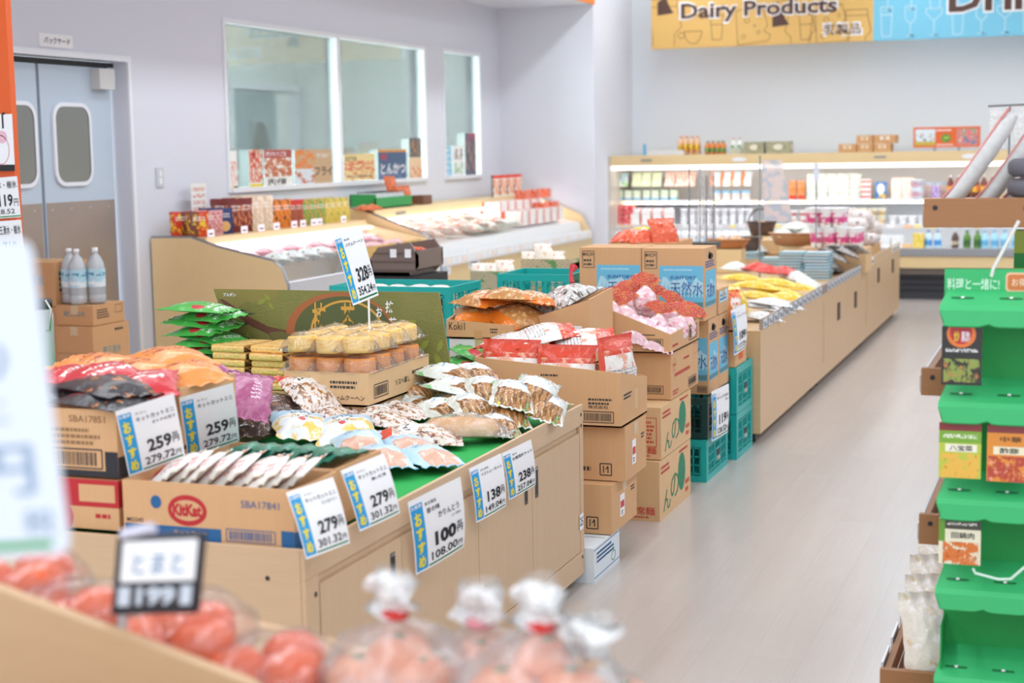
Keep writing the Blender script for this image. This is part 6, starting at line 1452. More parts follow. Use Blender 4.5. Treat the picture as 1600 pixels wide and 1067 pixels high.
for lb, c, ly, a, b, w_, h_ in spec:
    s = Series(prod('pouch', 'sauce_pouch', lb+', above the meat chiller', 'sauce pouch', None, w_, h_, .045, PK(c, ly, ('t', .2, .8, .6, .8, 'F4F0E8', 2), ('n', 0, 1, 0, 1, 'F8F4EC', (5, .66)))))
    ya, yb2 = onshelf(a), onshelf(b); n = max(1, int(round((yb2-ya)/.125))+1)
    for i in range(n):
        for k in range(2): s.put((-5.63-.13*k+.02, ya+(yb2-ya)*i/max(1, n-1), ZS1), (0, 0, math.radians(58+R.uniform(-6, 6))), lb+', %s, %s row above the meat chiller' % (ORD[i], ('front', 'back')[k]) if n > 1 else lb+', %s row above the meat chiller' % ('front', 'back')[k], group=lb+' row')
for i, px_ in enumerate((297, 373, 400, 424, 452, 466, 483, 492, 530)):
    y = max(9.25, at(px_, 372, X=-5.52).y); MB().box(-5.50, -5.497, y, y+.09, 1.055, 1.105, PAPER).box(-5.497, -5.4965, y+.02, y+.07, 1.07, 1.08, BARM).build('shelf_tag', label='white shelf tag before the sauce pouches, %s from the left' % ORD[i], cat='price tag', group='white shelf tags above the meat chiller')
y = at(313, 300, X=-5.8).y
r_ = thing('price_board', 'narrow white price sheet standing at the left of the sauce pouches', 'sign', (-5.8, y, ZS1))
MB().box(-5.83, -5.825, y-.08, y+.12, ZS1+.07, ZS1+.35, PK('F4F2F0', ('t', .1, .9, .1, .9, 'D8806A', 5), ('n', 0, 1, 0, 1, 'F4E8C0', (2, .6)))).build('sheet', r_); MB().box(-5.84, -5.83, y, y+.02, ZS1, ZS1+.3, GREYM).build('stand', r_)
# meat packs in the chiller
m_meat = P('pink_meat_pack', 'F4C8CC', (('n', .1, .9, .1, .9, 'D86A6C', (3, .5)), ('n', 0, 1, 0, 1, 'FAF0F0', (5, .58))), rough=.15, crinkle=.6)
m_meat2 = P('green_white_pack', 'EEF4F0', (('n', 0, 1, 0, .6, '2E7A5A', (2, .55)), ('r', .4, .8, .3, .7, 'D8E8E0')), rough=.15, crinkle=.6)
k_ = Kit(bag('meat_pack', .16, .22, .05, m_meat, 131), 'pink meat pack under clear film lying in the meat chiller', 'meat pack', 'pink meat packs in the meat chiller')
for i in range(11):
    for j in range(2): k_.put((-5.33+j*.2, 9.5+i*.2, .885-j*.045+.02*((i*3+j) % 2)), (0, math.radians(14), math.radians(90+R.uniform(-8, 8))))
k_ = Kit(bag('meat_pack', .14, .2, .06, m_meat2, 133), 'white pack with dark green print at the front of the meat chiller', 'meat pack', 'green and white packs in the meat chiller')
for i in range(4): k_.put((-5.08, 9.42+i*.22, .88), (0, math.radians(10), math.radians(90+R.uniform(-8, 8))))
MB().prism([(-5.52, .61), (-5.52, .90), (-5.04, .82), (-4.97, .61)], 'y', 9.24, 11.74, FR).build('product_deck', r1)
# boxed goods in the second chiller
MB().prism([(-5.52, .63), (-5.52, .92), (-5.02, .83), (-4.98, .63)], 'y', 11.88, 16.04, FR).build('product_deck', r2)
m_b = P('orange_white_food_bag', 'F8F4EE', (('n', 0, 1, 0, 1, 'F08A50', (2.5, .5)), ('n', 0, 1, 0, 1, 'F6CC58', (3, .55)), ('n', 0, 1, 0, 1, 'E84848', (4, .58))), rough=.2, crinkle=.6)
k_ = Kit(bag('food_bag', .17, .22, .06, m_b, 141), 'white bag with orange and red print in the near half of the long chiller', 'food bag', 'orange and white bags in the long chiller')
for i in range(9):
    for j in range(2): k_.put((-5.34+j*.2, 12.05+i*.21, .93-j*.05+.04*((i+j) % 2)), (0, math.radians(14), math.radians(90+R.uniform(-12, 12))))
m_b2 = P('white_green_food_bag', 'F8F8F4', (('n', 0, 1, 0, 1, '88C098', (3, .55)), ('n', 0, 1, 0, 1, 'F4E0A8', (3, .5))), rough=.2, crinkle=.6)
k_ = Kit(bag('food_bag', .17, .22, .06, m_b2, 143), 'white bag with green print in the middle of the long chiller', 'food bag', 'green and white bags in the long chiller')
for i in range(6):
    for j in range(2): k_.put((-5.34+j*.2, 13.2+i*.2, .93-j*.04), (0, math.radians(14), math.radians(90+R.uniform(-12, 12))))
s = Series(prod('box', 'flat_food_box', 'white flat box with red ends, stacked in the far half of the long chiller', 'food box', 'white and red flat boxes stacked in the long chiller', .17, .045, .2, PK('F8F4F0', ('r', 0, .18, 0, 1, 'E8503C'), ('n', .2, 1, 0, 1, 'F0D8D0', (2, .58)))))
for i in range(6):
    for j in range(2):
        for k in range(4 if j == 0 else 3): s.put((-5.40+j*.22, 14.45+i*.225, .915-j*.045+k*.047), (0, 0, math.radians(90+R.uniform(-2, 2))))
s = Series(prod('box', 'flat_food_box', 'orange red box above the white ones at the long chiller far end', 'food box', 'orange red boxes in the long chiller', .12, .09, .12, PK('EC6A44', ('n', 0, 1, 0, 1, 'F8E0D4', (3, .54)))))
for i in range(5): s.put((-5.36+(i % 2)*.14, 15.2+i*.17, 1.10-(i % 2)*.13), (0, 0, R.uniform(-.1, .1)))
# goods on the second chiller's shelf
ZS2 = 1.127
q0, q1 = at(570, 313, X=-5.68).y, at(628, 313, X=-5.68).y
r_ = thing('tray_box', 'open bright green tray box of small bottles on the long chiller shelf', 'box', (-5.7, (q0+q1)/2, ZS2))
GB = flat((50, 160, 84), .5); g = MB(); g.box(-5.82, -5.58, q0, q1, ZS2, ZS2+.01, GB).box(-5.59, -5.58, q0, q1, ZS2, ZS2+.09, GB).box(-5.82, -5.58, q0, q0+.01, ZS2, ZS2+.12, GB).box(-5.82, -5.58, q1-.01, q1, ZS2, ZS2+.09, GB).box(-5.82, -5.81, q0, q1, ZS2, ZS2+.12, GB); g.build('tray', r_)
s = Series(prod('bottle', 'small_bottle', 'small clear grey bottle in the bright green tray box', 'bottle', 'small bottles in the green tray box', .05, .13, .05, PK('C8D0D0', ('r', 0, 1, .2, .5, '6A7A80')), flat((70, 74, 80), .4)))
n = int((q1-q0-.06)/.065)
for i in range(n):
    for k in range(3): s.put((-5.62-.07*k, q0+.045+i*.065, ZS2+.011))
k_ = Kit(bag('snack_bag', .12, .17, .04, P('orange_red_pack', 'E0703C', (('n', 0, 1, 0, 1, '8A3028', (3, .54)), ('n', 0, 1, 0, 1, 'F0C890', (4, .6)))), 151), '', 'snack bag', None)
for i, (a, z, rx_) in enumerate(((562, 0, .2), (575, 0, .2), (634, .01, 1.2), (646, .01, 1.3), (624, .1, 1.2))): k_.put((-5.56 if i < 2 else -5.68, at(a, 315, X=-5.6).y, ZS2+z+(.08 if i > 1 else 0)), (rx_ if i > 1 else .05, 0, math.radians(60)), 'orange red pack, %s on the shelf around the green tray box' % ORD[i])
MB().box(-5.7, -5.58, at(650, 313, X=-5.65).y, at(664, 313, X=-5.65).y, ZS2, ZS2+.08, flat((120, 80, 60), .5)).build('brown_carton', label='small brown box right of the orange packs on the long chiller shelf', cat='box')
s = Series(prod('pouch', 'hanging_pack', 'orange and black pack leaning at the far end of the long chiller shelf', 'snack pack', 'orange packs leaning at the far end', .11, .22, .03, PK('F0E8E0', ('n', 0, 1, .1, .8, 'F08848', (3, .46)), ('r', 0, 1, .85, 1, 'E84830'), ('r', 0, .15, 0, 1, '303438'))))
for i in range(4): s.put((-5.62, at(770, 300, X=-5.65).y+i*.22, ZS2), (math.radians(0), 0, math.radians(60)))
# papers taped on the long chiller's front, planters and dark bins before it
for a, b, c, lb in ((684, 704, (400, 432), 'white sheet with blue corner taped on the front of the long chiller'), (732, 750, (384, 420), 'white sheet with small black drawing taped on the long chiller')):
    u, v = at(a, c[1], X=-4.896), at(b, c[0], X=-4.896); g = MB().box(-4.899, -4.896, u.y, v.y, u.z, v.z, PAPER); F = Frame((-4.8955, u.y, u.z), (0, 1, 0), (0, 0, 1)); small_print(g, F, .04, (v.z-u.z)*.1, (v.y-u.y)*.7, .06, 3, INK if a > 700 else flat((120, 180, 220), .5), 4); g.build('paper_notice', label=lb, cat='notice')
t = NT('brick_pattern_print'); b_ = t.n('TexBrick'); t.l(t.n('TexCoord').outputs['UV'], b_.inputs[0]); b_.inputs['Scale'].default_value = 5; b_.inputs['Color1'].default_value = lin('B8A878'); b_.inputs['Color2'].default_value = lin('A89868'); b_.inputs['Mortar'].default_value = lin('E8E4D4'); b_.inputs['Mortar Size'].default_value = .03
nz = t.noise(t.n('TexCoord').outputs['UV'], 5, 2); cl_ = t.math('GREATER_THAN', nz, .6); t.l(t.mix(cl_, b_.outputs[0], lin('6AA060')), t.b.inputs['Base Color']); BRK = t.m
YP = 9.2
for i, (a, b, c, d_) in enumerate(((735, 800, 440, 424), (815, 890, 445, 405))):
    u, v = at(a, c, Y=YP+i*.4), at(b, d_, Y=YP+i*.4)
    r_ = thing('brick_print_tray', ('low cream tray with brick and ivy print, left of two behind the bread bags', 'taller cream box with brick and ivy print behind the bread bags')[i], 'display tray', ((u.x+v.x)/2, YP+i*.4+.15, 0))
    g = MB(); g.grid(Frame((u.x, YP+i*.4, u.z-.1), (1, 0, 0), (0, 0, 1)), 0, 0, v.x-u.x, v.z-u.z+.1, BRK, 1, 1); g.grid(Frame((v.x, YP+i*.4, u.z-.1), (0, 1, 0), (0, 0, 1)), 0, 0, .3, v.z-u.z+.1, BRK, 1, 1); g.box(u.x, v.x, YP+i*.4+.001, YP+i*.4+.3, u.z-.1, v.z-.03, CB3); g.build('tray', r_)
    MB().box(u.x+.02, v.x-.02, YP+i*.4+.02, YP+i*.4+.28, 0, u.z-.101, CB2).build('stand', r_)
k_ = Kit(bag('food_bag', .12, .16, .05, P('cream_red_pack', 'F2ECE0', (('n', 0, 1, 0, 1, 'E8B890', (3, .56)), ('n', 0, 1, .5, 1, 'D86050', (3, .6)))), 161), '', 'food bag', None)
for i, (a, z, y) in enumerate(((752, 0, 0), (772, 0, 0), (790, .02, 0), (830, .0, .4), (850, .05, .4), (870, .0, .4))): q = at(a, 424 if i < 3 else 405, Y=YP+y+.15); k_.put((q.x, q.y, q.z-.02+z), (.9, 0, .5), 'cream and red pack standing in the brick print trays, %s from the left' % ORD[i])

# brown plastic bin with small packs and dark crates left of the teal crate
YK = 8.6; BRN = flat((124, 108, 100), .4, name='brown_plastic'); u, v = at(577, 430, Y=YK), at(652, 392, Y=YK)
r_ = thing('plastic_bin', 'grey brown plastic bin of red and yellow packs in front of the meat chiller', 'bin', ((u.x+v.x)/2, YK+.2, u.z))
g = MB(); n = 6; o1 = [(u.x+.02, u.z), (v.x-.05, u.z), (v.x, u.z+.05), (v.x, v.z-.02), (v.x-.05, v.z+.05), (u.x+.06, v.z+.02), (u.x, v.z-.06)]
g.prism(o1, 'y', YK, YK+.02, BRN).prism(o1, 'y', YK+.38, YK+.40, BRN); g.box(u.x+.02, v.x-.05, YK, YK+.4, u.z, u.z+.02, BRN); g.box(v.x-.015, v.x, YK, YK+.4, u.z+.04, v.z, BRN); g.box(u.x, u.x+.02, YK, YK+.4, u.z, v.z-.06, BRN)
for k in range(3): g.box(u.x+.03, v.x-.01, YK-.006, YK, u.z+.03+k*.05, u.z+.035+k*.05, flat((96, 82, 76), .4))
g.build('shell', r_)
for i, a in enumerate((.55, .85)): MB().box(u.x+(v.x-u.x)*a-.03, u.x+(v.x-u.x)*a+.01, YK-.009, YK-.006, v.z-.04, v.z+.01, PAPER).build('tag', r_)
k_ = Kit(bag('snack_bag', .1, .13, .035, P('red_yellow_pack', 'E0402C', (('n', 0, 1, 0, 1, 'F0C040', (3, .54)), ('n', 0, 1, 0, 1, 'F4F0EC', (4, .6)))), 171), '', 'snack bag', None)
for i in range(5): k_.put((u.x+.04+(v.x-u.x-.1)*i/4, YK+.18+.05*(i % 2), v.z-.03), (.3, .1, .8*i), 'small red and yellow pack in the grey brown bin, %s from the left' % ORD[i])
BLK = flat((44, 44, 48), .5); c_ = u.z-.004
g = MB().box(u.x, v.x+.02, YK-.02, YK+.42, c_-.17, c_, BLK).box(u.x, v.x+.02, YK-.02, YK+.42, 0, c_-.18, BLK)
g.ell(Frame((0, YK-.02, 0), (1, 0, 0), (0, 0, 1)), u.x+.24, c_-.05, .012, .012, PAPER, .001); g.build('black_stand', label='black box stand under the grey brown plastic bin', cat='stand')
# (water cartons by the door, foreground produce, gondola and green stand)
def pr_spring(g, Ff, Fr, w_, d_, h_):
    bl = flat((84, 150, 160), .6, name='spring_water_print'); g.text(Ff, '蔵王湧水', w_*.2, h_*.45, w_*.8, h_*.72, bl, .001, .0); small_print(g, Fr, d_*.12, h_*.3, d_*.4, h_*.5, 4, BARM, 3); g.line(Fr, [(d_*.7, h_*.5), (d_*.92, h_*.5), (d_*.92, h_*.88), (d_*.7, h_*.88), (d_*.7, h_*.5)], .003, BARM)


def pr_spring2(g, Ff, Fr, w_, d_, h_):
    bl = flat((84, 150, 160), .6, name='spring_water_print'); g.text(Fr, '蔵王湧水', d_*.25, h_*.45, d_*.75, h_*.60, bl, .001, .0); mount(g, Fr, d_*.12, h_*.08, d_*.8, h_*.25, 5, False); small_print(g, Fr, d_*.6, h_*.85, d_*.3, h_*.08, 1, BARM); g.line(Ff, [(w_*.02, h_*.5), (w_*.9, h_*.5), (w_*.97, h_*.56)], .003, CBG)


XB = -5.352; Y0 = 7.70
carton('cardboard_box', XB-.25, XB, Y0, 8.02, .632, .748, 'flat spring water carton under the four bottles by the swing door', mat=CB2, pr=pr_spring)
carton('cardboard_box', XB-.24, XB+.012, Y0-.03, 8.04, .316, .628, 'taller spring water carton with blue mountain print below the flat one', mat=CB2, pr=pr_spring2)
carton('cardboard_box', XB-.24, XB+.012, Y0-.03, 8.04, 0, .312, 'lowest spring water carton by the swing door', mat=CB2, pr=pr_spring2)
carton('cardboard_box', XB-.62, XB-.262, Y0+.02, 8.04, .74, .995, 'topmost carton of the left stack beside the four bottles', mat=CB2, pr=pr_spring)
carton('cardboard_box', XB-.62, XB-.262, Y0+.02, 8.04, .40, .736, 'second carton of the left stack by the swing door', mat=CB2)
carton('cardboard_box', XB-.62, XB-.262, Y0+.02, 8.04, 0, .396, 'lowest carton of the left stack by the swing door', mat=CB2)
t = NT('clear_bottle_plastic'); t.t.nodes.remove(t.b); tr = t.n('BsdfTransparent'); tr.inputs[0].default_value = (.90, .95, .97, 1); gl = t.n('BsdfGlossy'); gl.inputs['Roughness'].default_value = .05; lw = t.n('LayerWeight'); lw.inputs[0].default_value = .4; df = t.n('BsdfDiffuse'); df.inputs[0].default_value = (.8, .86, .9, 1)
m1 = t.n('MixShader'); m1.inputs[0].default_value = .6; t.l(tr.outputs[0], m1.inputs[1]); t.l(df.outputs[0], m1.inputs[2]); m2 = t.n('MixShader'); t.l(lw.outputs['Fresnel'], m2.inputs[0]); t.l(m1.outputs[0], m2.inputs[1]); t.l(gl.outputs[0], m2.inputs[2]); t.l(m2.outputs[0], t.out.inputs[0]); PETM = t.m
g = MB().lathe([(.001, .004), (.04, 0), (.052, .012), (.052, .05), (.049, .055), (.052, .06), (.052, .21), (.045, .24), (.026, .275), (.014, .29), (.014, .30)], PETM, n=20); o = g.build('water_bottle', origin=(0, 0, 0))
MB().lathe([(.0001, .298), (.017, .298), (.017, .322), (.0001, .323)], WHITE, n=16).build('cap', o)
MB().lathe([(.0532, .10), (.0532, .205)], P('water_label', 'B8DCEA', (('t', 0, 1, .5, .8, '4C9CB8', 1), ('n', 0, 1, 0, .4, 'E8F2F4', (2, .5)), ('n', 0, 1, .1, .35, '6A7C84', (3, .62)))), n=20).build('label_band', o)
s_ = Series(tag(o, None, 'water bottle'))
for x, y, r_, lb in ((-.215, 7.80, .3, 'leftmost of the four by the swing door'), (-.135, 7.76, 1.2, 'front one by the swing door'), (-.105, 7.90, 2.2, 'hindmost of the four by the swing door'), (-.055, 7.83, .8, 'rightmost of the four by the swing door')): s_.put((XB+x, y, .750), (0, 0, r_), 'clear water bottle with pale blue label, '+lb, group='four water bottles')

# glass jar with a wire clip, seen at the edge of the near white card
q = at(62, 560, Y=4.4); r_ = thing('clip_jar', 'tall glass jar with metal clip lid standing behind the big blurred white card', 'jar', (q.x, 4.4, 0))
zt_ = at(62, 468, Y=4.4).z; MB().lathe([(.001, zt_-.34), (.052, zt_-.34), (.052, zt_-.05), (.045, zt_-.03)], PETM, (q.x, 4.4, 0), 20).build('glass', r_)
MB().lathe([(.001, zt_-.03), (.05, zt_-.03), (.05, zt_), (.001, zt_)], BLACK, (q.x, 4.4, 0), 20).build('lid', r_)
MB().tube([(q.x+.05, 4.38, zt_), (q.x+.07, 4.38, zt_-.03), (q.x+.06, 4.38, zt_-.10), (q.x+.045, 4.38, zt_-.10)], .004, STEEL).build('clip', r_)
MB().lathe([(.001, .68), (.06, .68), (.06, zt_-.345), (.001, zt_-.345)], flat((214, 208, 196), .5), (q.x, 4.4, 0), 20).build('round_stand', label='pale round stand carrying the glass jar', cat='stand')

# ---------------------------------------------------------------- foreground produce bin
YP0 = 1.70; BINW = wood('CDA983', 'BF9A74', (2, 20, 20), .5, .5, 'produce_bin_wood')
r_ = thing('produce_bin', 'blurred wooden produce bin at the very front with sloping side board', 'produce bin', (-1.0, 2.0, 0))
MB().prism([(-1.75, 0), (-1.75, 1.085), (-1.36, 1.03), (-.98, .936), (-.86, .86), (-.50, .80), (-.50, 0)], 'y', YP0, YP0+.02, BINW).build('side_board', r_)
MB().prism([(-1.75, .3), (-1.75, .94), (-1.2, .86), (-.9, .82), (-.52, .79), (-.52, .3)], 'y', YP0+.021, 2.16, BINW).build('sloping_bed', r_)
MB().box(-1.75, -.50, 2.162, 2.18, 0, .79, BINW).box(-.518, -.50, YP0+.021, 2.16, 0, .79, BINW).build('back_board', r_)
# persimmons / tomatoes in bags
m_tom = NT('orange_red_fruit'); tcx = m_tom.n('TexCoord').outputs['Object']; nz = m_tom.noise(tcx, 8, 3); m_tom.l(m_tom.mix(nz, lin('F27440'), lin('E0522A')), m_tom.b.inputs['Base Color']); m_tom.b.inputs['Roughness'].default_value = .25; TOM = m_tom.m
m_per = NT('brownish_orange_fruit'); tcx = m_per.n('TexCoord').outputs['Object']; nz = m_per.noise(tcx, 9, 3); m_per.l(m_per.mix(nz, lin('F29A5C'), lin('D46A3C')), m_per.b.inputs['Base Color']); m_per.b.inputs['Roughness'].default_value = .3; PER = m_per.m
FILM2 = film(.24, wr=14, rough=.25, gloss=.5); FILM3 = film(.06, wr=20, gloss=.35)
def fruit(g, x, y, z, r_, m_): g.lathe([(.0005, -r_*.80), (r_*.5, -r_*.74), (r_*.9, -r_*.42), (r_, 0), (r_*.92, r_*.42), (r_*.6, r_*.74), (r_*.22, r_*.80), (.0005, r_*.70)], m_, (x, y, z), 18)
def fruit_bag(pts, r_, m_, neck, label, loc, rz=0, tape=RED, fm=None, name='fruit_bag'):
    root = thing(name, label, 'bagged fruit', (0, 0, 0))
    for p in pts: g = MB(); fruit(g, *p, r_, m_); g.lathe([(.0005, r_*.72), (r_*.24, r_*.80), (r_*.12, r_*.86)], flat((96, 120, 60), .6), p, 6, smooth=False) if m_ is PER else None; g.build('fruit', root)
    cx = sum(p[0] for p in pts)/len(pts); cy = sum(p[1] for p in pts)/len(pts); R_ = max(math.hypot(p[0]-cx, p[1]-cy) for p in pts)+r_*1.15; H = max(p[2] for p in pts)+r_*.9
    g = MB(); prof = [(.001, -.002), (R_*.7, .0), (R_, r_*.7), (R_*.98, H*.6), (R_*.7, H*.95), (R_*.3, H*1.08)]
    if neck: prof += [(.016, H+.02), (.012, H+.03), (.024, H+.05), (.032, H+.07), (.028, H+.085)]
    else: prof += [(.001, H*1.1)]
    g.lathe(prof, fm or FILM2, (cx, cy, 0), 22); se = R.uniform(0, 50)
    g.warp(lambda p: p+Vector((mnoise.noise(p*22+Vector((se, 0, 0))), mnoise.noise(p*22+Vector((0, se, 0))), mnoise.noise(p*22+Vector((0, 0, se)))))*.010); g.build('clear_bag', root)
    if neck: MB().lathe([(.012, H+.024), (.022, H+.036), (.016, H+.048), (.028, H+.064), (.022, H+.076)], film(.9, wr=30, rough=.3, gloss=.6), (cx, cy, 0), 18).warp(lambda p: p+Vector((mnoise.noise(p*40), mnoise.noise(p*41+Vector((3, 0, 0))), mnoise.noise(p*45+Vector((0, 5, 0)))*.5))*.034).build('twisted_top', root)
    if neck: MB().tube([(cx+.014*math.cos(a*PI/6), cy+.014*math.sin(a*PI/6), H+.026) for a in range(13)], .008, tape, 6, False).build('neck_tape', root); 
    root.location = loc; root.rotation_euler = (0, 0, rz); return root


def fpos(px_, py_, Y): return at(px_, py_, Y=Y)


r4 = .047
def cl(*o): return [(x*r4*2, y*r4*2, r4*.8+z*r4*1.5) for x, y, z in o]
for (px_, py_, Y, pts, nk, lb, tp) in (
    (622, 1062, 1.93, ((0, 0, 0), (.9, .2, 0), (.3, .9, 0), (.5, .35, .35)), True, 'left of three knotted bags of orange fruit at the front, red tape neck', RED),
    (752, 1066, 2.02, ((0, 0, 0), (.95, 0, 0), (.5, .85, 0), (.5, .3, .3)), True, 'middle one of the knotted bags of orange fruit at the front', flat((226, 150, 160), .5)),
    (848, 1084, 1.86, ((0, 0, 0), (.9, .3, 0), (.4, .8, .3)), True, 'right one of the knotted fruit bags, tall white twisted top', RED),
    (930, 1105, 1.90, ((0, 0, 0), (.9, .3, 0)), True, 'rightmost low fruit bag at the bottom edge of the picture', flat((236, 180, 90), .5))):
    q = fpos(px_, py_, Y); fruit_bag(cl(*pts), r4, PER, nk, lb, (q.x-.045, Y-.03, q.z-r4*.8), tape=tp)
for (px_, py_, Y, n, lb) in ((35, 905, 1.95, 3, 'clear bag of orange red tomatoes at the far left of the front bin'), (130, 945, 1.95, 2, 'clear bag of tomatoes with white label left of the black tag'), (290, 995, 1.93, 4, 'clear bag of shiny tomatoes under the black tag'), (430, 1043, 1.92, 3, 'clear bag of tomatoes right of the black tag at the bottom')):
    q = fpos(px_, py_, Y); pts = ((-.5, 0, 0), (.45, .1, 0), (0, .9, 0), (0, .3, .3))[:n]
    o = fruit_bag(cl(*pts), r4, TOM, False, lb, (q.x, Y-.03, q.z-r4*.9), fm=FILM3)
    if n == 2: g = MB(); g.grid(Frame((-.03, -.062, r4*.5), (1, 0, 0), (0, -.5, 1)), 0, 0, .06, .035, PAPER, 1, 1); g.build('label', o)

# black tag holder with white slip
p0, p1, p2 = at(182, 838, Y=1.74), at(318, 832, Y=1.74), at(172, 962, Y=1.74)
F = Frame(p2, p1-p0, p0-p2); w_, h_ = (p1-p0).length, (p0-p2).length
r_ = thing('tag_holder', 'blurred black price tag holder with white slip above the tomato bags', 'price tag', (p2.x+w_/2, 1.74, p2.z-.09))
g = MB(); pts = [F.p(a, b, c) for c in (0, -.012) for a, b in ((0, 0), (w_, 0), (w_, h_), (0, h_))]; g.add(pts, [(0, 1, 2, 3), (7, 6, 5, 4), (0, 4, 5, 1), (1, 5, 6, 2), (2, 6, 7, 3), (3, 7, 4, 0)], flat((36, 38, 48), .4)); g.build('frame', r_, bevel=.003)
g = MB(); g.rect(F, w_*.09, h_*.42, w_*.95, h_*.93, PAPER, .001).text(F, 'とまと', w_*.22, h_*.52, w_*.82, h_*.78, flat((130, 160, 190), .6), .002); g.build('white_slip', r_)
g = MB(); g.text(F, '199', w_*.3, h_*.12, w_*.75, h_*.36, flat((206, 216, 228), .6), .002, .05).rect(F, w_*.08, h_*.12, w_*.22, h_*.36, flat((206, 216, 228), .6), .001).rect(F, w_*.8, h_*.12, w_*.93, h_*.36, flat((206, 216, 228), .6), .001); g.build('digits', r_)
MB().tube([F.p(w_*.12, 0, -.006), F.p(w_*.14, -.09, -.006)], .006, PETM).build('stem', r_)
MB().tube([F.p(w_*.05, h_, -.006), F.p(w_*.4, h_+.008, -.006)], .008, flat((206, 204, 220), .4)).build('clip', r_)

# big white card very near at the left
YN = 1.15; a, b, c = at(48, 372, Y=YN), at(112, 866, Y=YN), at(-150, 880, Y=YN)
F = Frame(c, b-c, a-b); w_, h_ = (b-c).length, (a-b).length; g = MB(); r0_ = rrect(F, w_/2, h_/2, w_, h_, .015)
g.poly([F.p(x, y, 0) for x, y in r0_], flat((214, 220, 230), .6)); g.poly([F.p(x, y, -.001) for x, y in r0_][::-1], PAPER)
lg = flat((140, 162, 186), .6)
g.ell(F, w_*.58, h_*.86, .012, .012, flat((240, 150, 160), .6)); g.text(F, '円', w_*.45, h_*.2, w_*.85, h_*.36, lg, .001); g.text(F, 'り', w_*.55, h_*.56, w_*.78, h_*.70, lg, .001, 0); g.text(F, '二', w_*.55, h_*.44, w_*.75, h_*.5, lg, .001, 0); g.rect(F, w_*.05, h_*.025, w_*.9, h_*.05, GREEN); g.text(F, '税', w_*.75, h_*.07, w_*.93, h_*.15, lg, .001, 0)
g.ell(F, w_*.5, h_*.28, .01, .014, flat((220, 60, 70), .6))
o = g.build('price_card', label='very large out of focus white price card nearest the camera at the left edge', cat='price card')
MB().tube([(b.x-.14, YN+.012, b.z+.02), (b.x-.14, YN+.012, .95)], .006, WHITE).build('card_pole', label='pole holding the out of focus white card nearest the camera', cat='pole')
MB().box(b.x-.6, b.x-.06, YN-.05, YN+.2, .0, .947, BINW).build('display_box', label='wooden box below the picture carrying the nearest card pole', cat='box')

# ---------------------------------------------------------------- brown shelf rack at the right
YG = 4.30; xl = -.396
t = NT('grey_bundle'); nz = t.noise(t.mapping(t.n('TexCoord').outputs['Object'], (60, 60, 60)), 1, 2); t.l(t.mix(nz, lin('E2E2E0'), lin('BEBEBE')), t.b.inputs['Base Color']); t.b.inputs['Roughness'].default_value = .4; GREYB = t.m
r_ = thing('shelf_rack', 'brown shelf rack at the right edge with four board ended tiers beyond the green stand', 'shelf rack', (.1, 4.9, 0))
for z0, z1, x in ((1.378, 1.455, xl), (.930, 1.004, xl), (.523, .606, xl)):
    sh = MB().box(x, .62, YG, YG+.022, z0, z1, SHELFW).box(x, .62, YG+.022, 5.5, z0, z0+.02, SHELFW).box(x, x+.018, YG+.022, 5.5, z0, z0+.05, SHELFW).build('tier', r_, bevel=.002)
    g = MB(); F = Frame((0, YG, 0), (1, 0, 0), (0, 0, 1)); g.ell(F, x+.03, z1-.025, .007, .007, INK, .001, 12); g.build('screw', sh)
    MB().box(x-.006, x, YG+.03, 5.5, z0+.005, z0+.05, flat((196, 200, 206), .3)).build('tag_rail', sh)
MB().box(.08, .14, YG+.03, YG+.07, 0, 1.9, GREYM).box(.08, .14, 5.4, 5.44, 0, 1.9, GREYM).build('upright', r_)
dk_ = MB().box(-.495, .7, YG, YG+.022, .08, .164, SHELFW).box(-.495, -.475, YG+.022, 5.6, .08, .135, SHELFW).box(-.475, .7, YG+.022, 5.6, .06, .08, SHELFW).build('base_tier', r_, bevel=.002)
g = MB()
for k in range(6): y = YG+.1+k*.24; g.box(-.503, -.497, y, y+.16, .09, .15, flat((214, 218, 222), .25))
g.build('tag_rail', dk_)
for k in range(3): MB().lathe([(.001, -.012), (.03, -.012), (.03, .012), (.001, .012)], BLACK).warp(lambda p: (-.47+p.z, YG+.25+k*.45+p.x, .0302+p.y)).build('caster', r_)
m_cr = P('cream_bag_red_dots', 'EDE6DA', (('n', 0, 1, 0, 1, 'E2C9A0', (2, .56)), ('n', 0, 1, 0, 1, 'D0303C', (5, .68)), ('n', 0, 1, 0, 1, 'FAF8F6', (3, .54))), rough=.2, crinkle=.6)
k_ = Kit(bag('rice_bag', .18, .28, .07, m_cr, 181), '', 'food bag', None)
for i, (x, y, z, tx) in enumerate(((-.36, 4.42, .085, 62), (-.36, 4.62, .085, 60), (-.37, 4.85, .085, 62), (-.37, 5.1, .085, 60), (-.2, 4.45, .085, 60), (-.18, 4.7, .085, 62))): k_.put((x, y, z+.13), (math.radians(tx), 0, math.radians(20)), 'cream bag with red dots in the bottom tier of the rack, %s from the camera' % ORD[i])
for i, (x, y) in enumerate(((-.392, 4.42), (-.305, 4.45), (-.235, 4.48))):
    pts = [(x-.01, y, 1.42), (x+.04, y, 1.428), (x+.075, y, 1.465), (x+.11, y, 1.515), (x+.15, y, 1.575), (x+.195, y, 1.645), (x+.215, y, 1.672)]
    g = MB().tube(pts, [.010, .020, .023, .024, .024, .022, .012], GREYB, 12); o = g.build('wrapped_bundle', label='long grey wrapped bundle bending upward on the top tier, %s from the left' % ORD[i], cat='wrapped goods')
    e = MB().tube([(px_-.012, py_-.012, pz+.016) for px_, py_, pz in pts[1:]], .004, flat((214, 140, 136), .5), 6); e.build('red_edge', o)
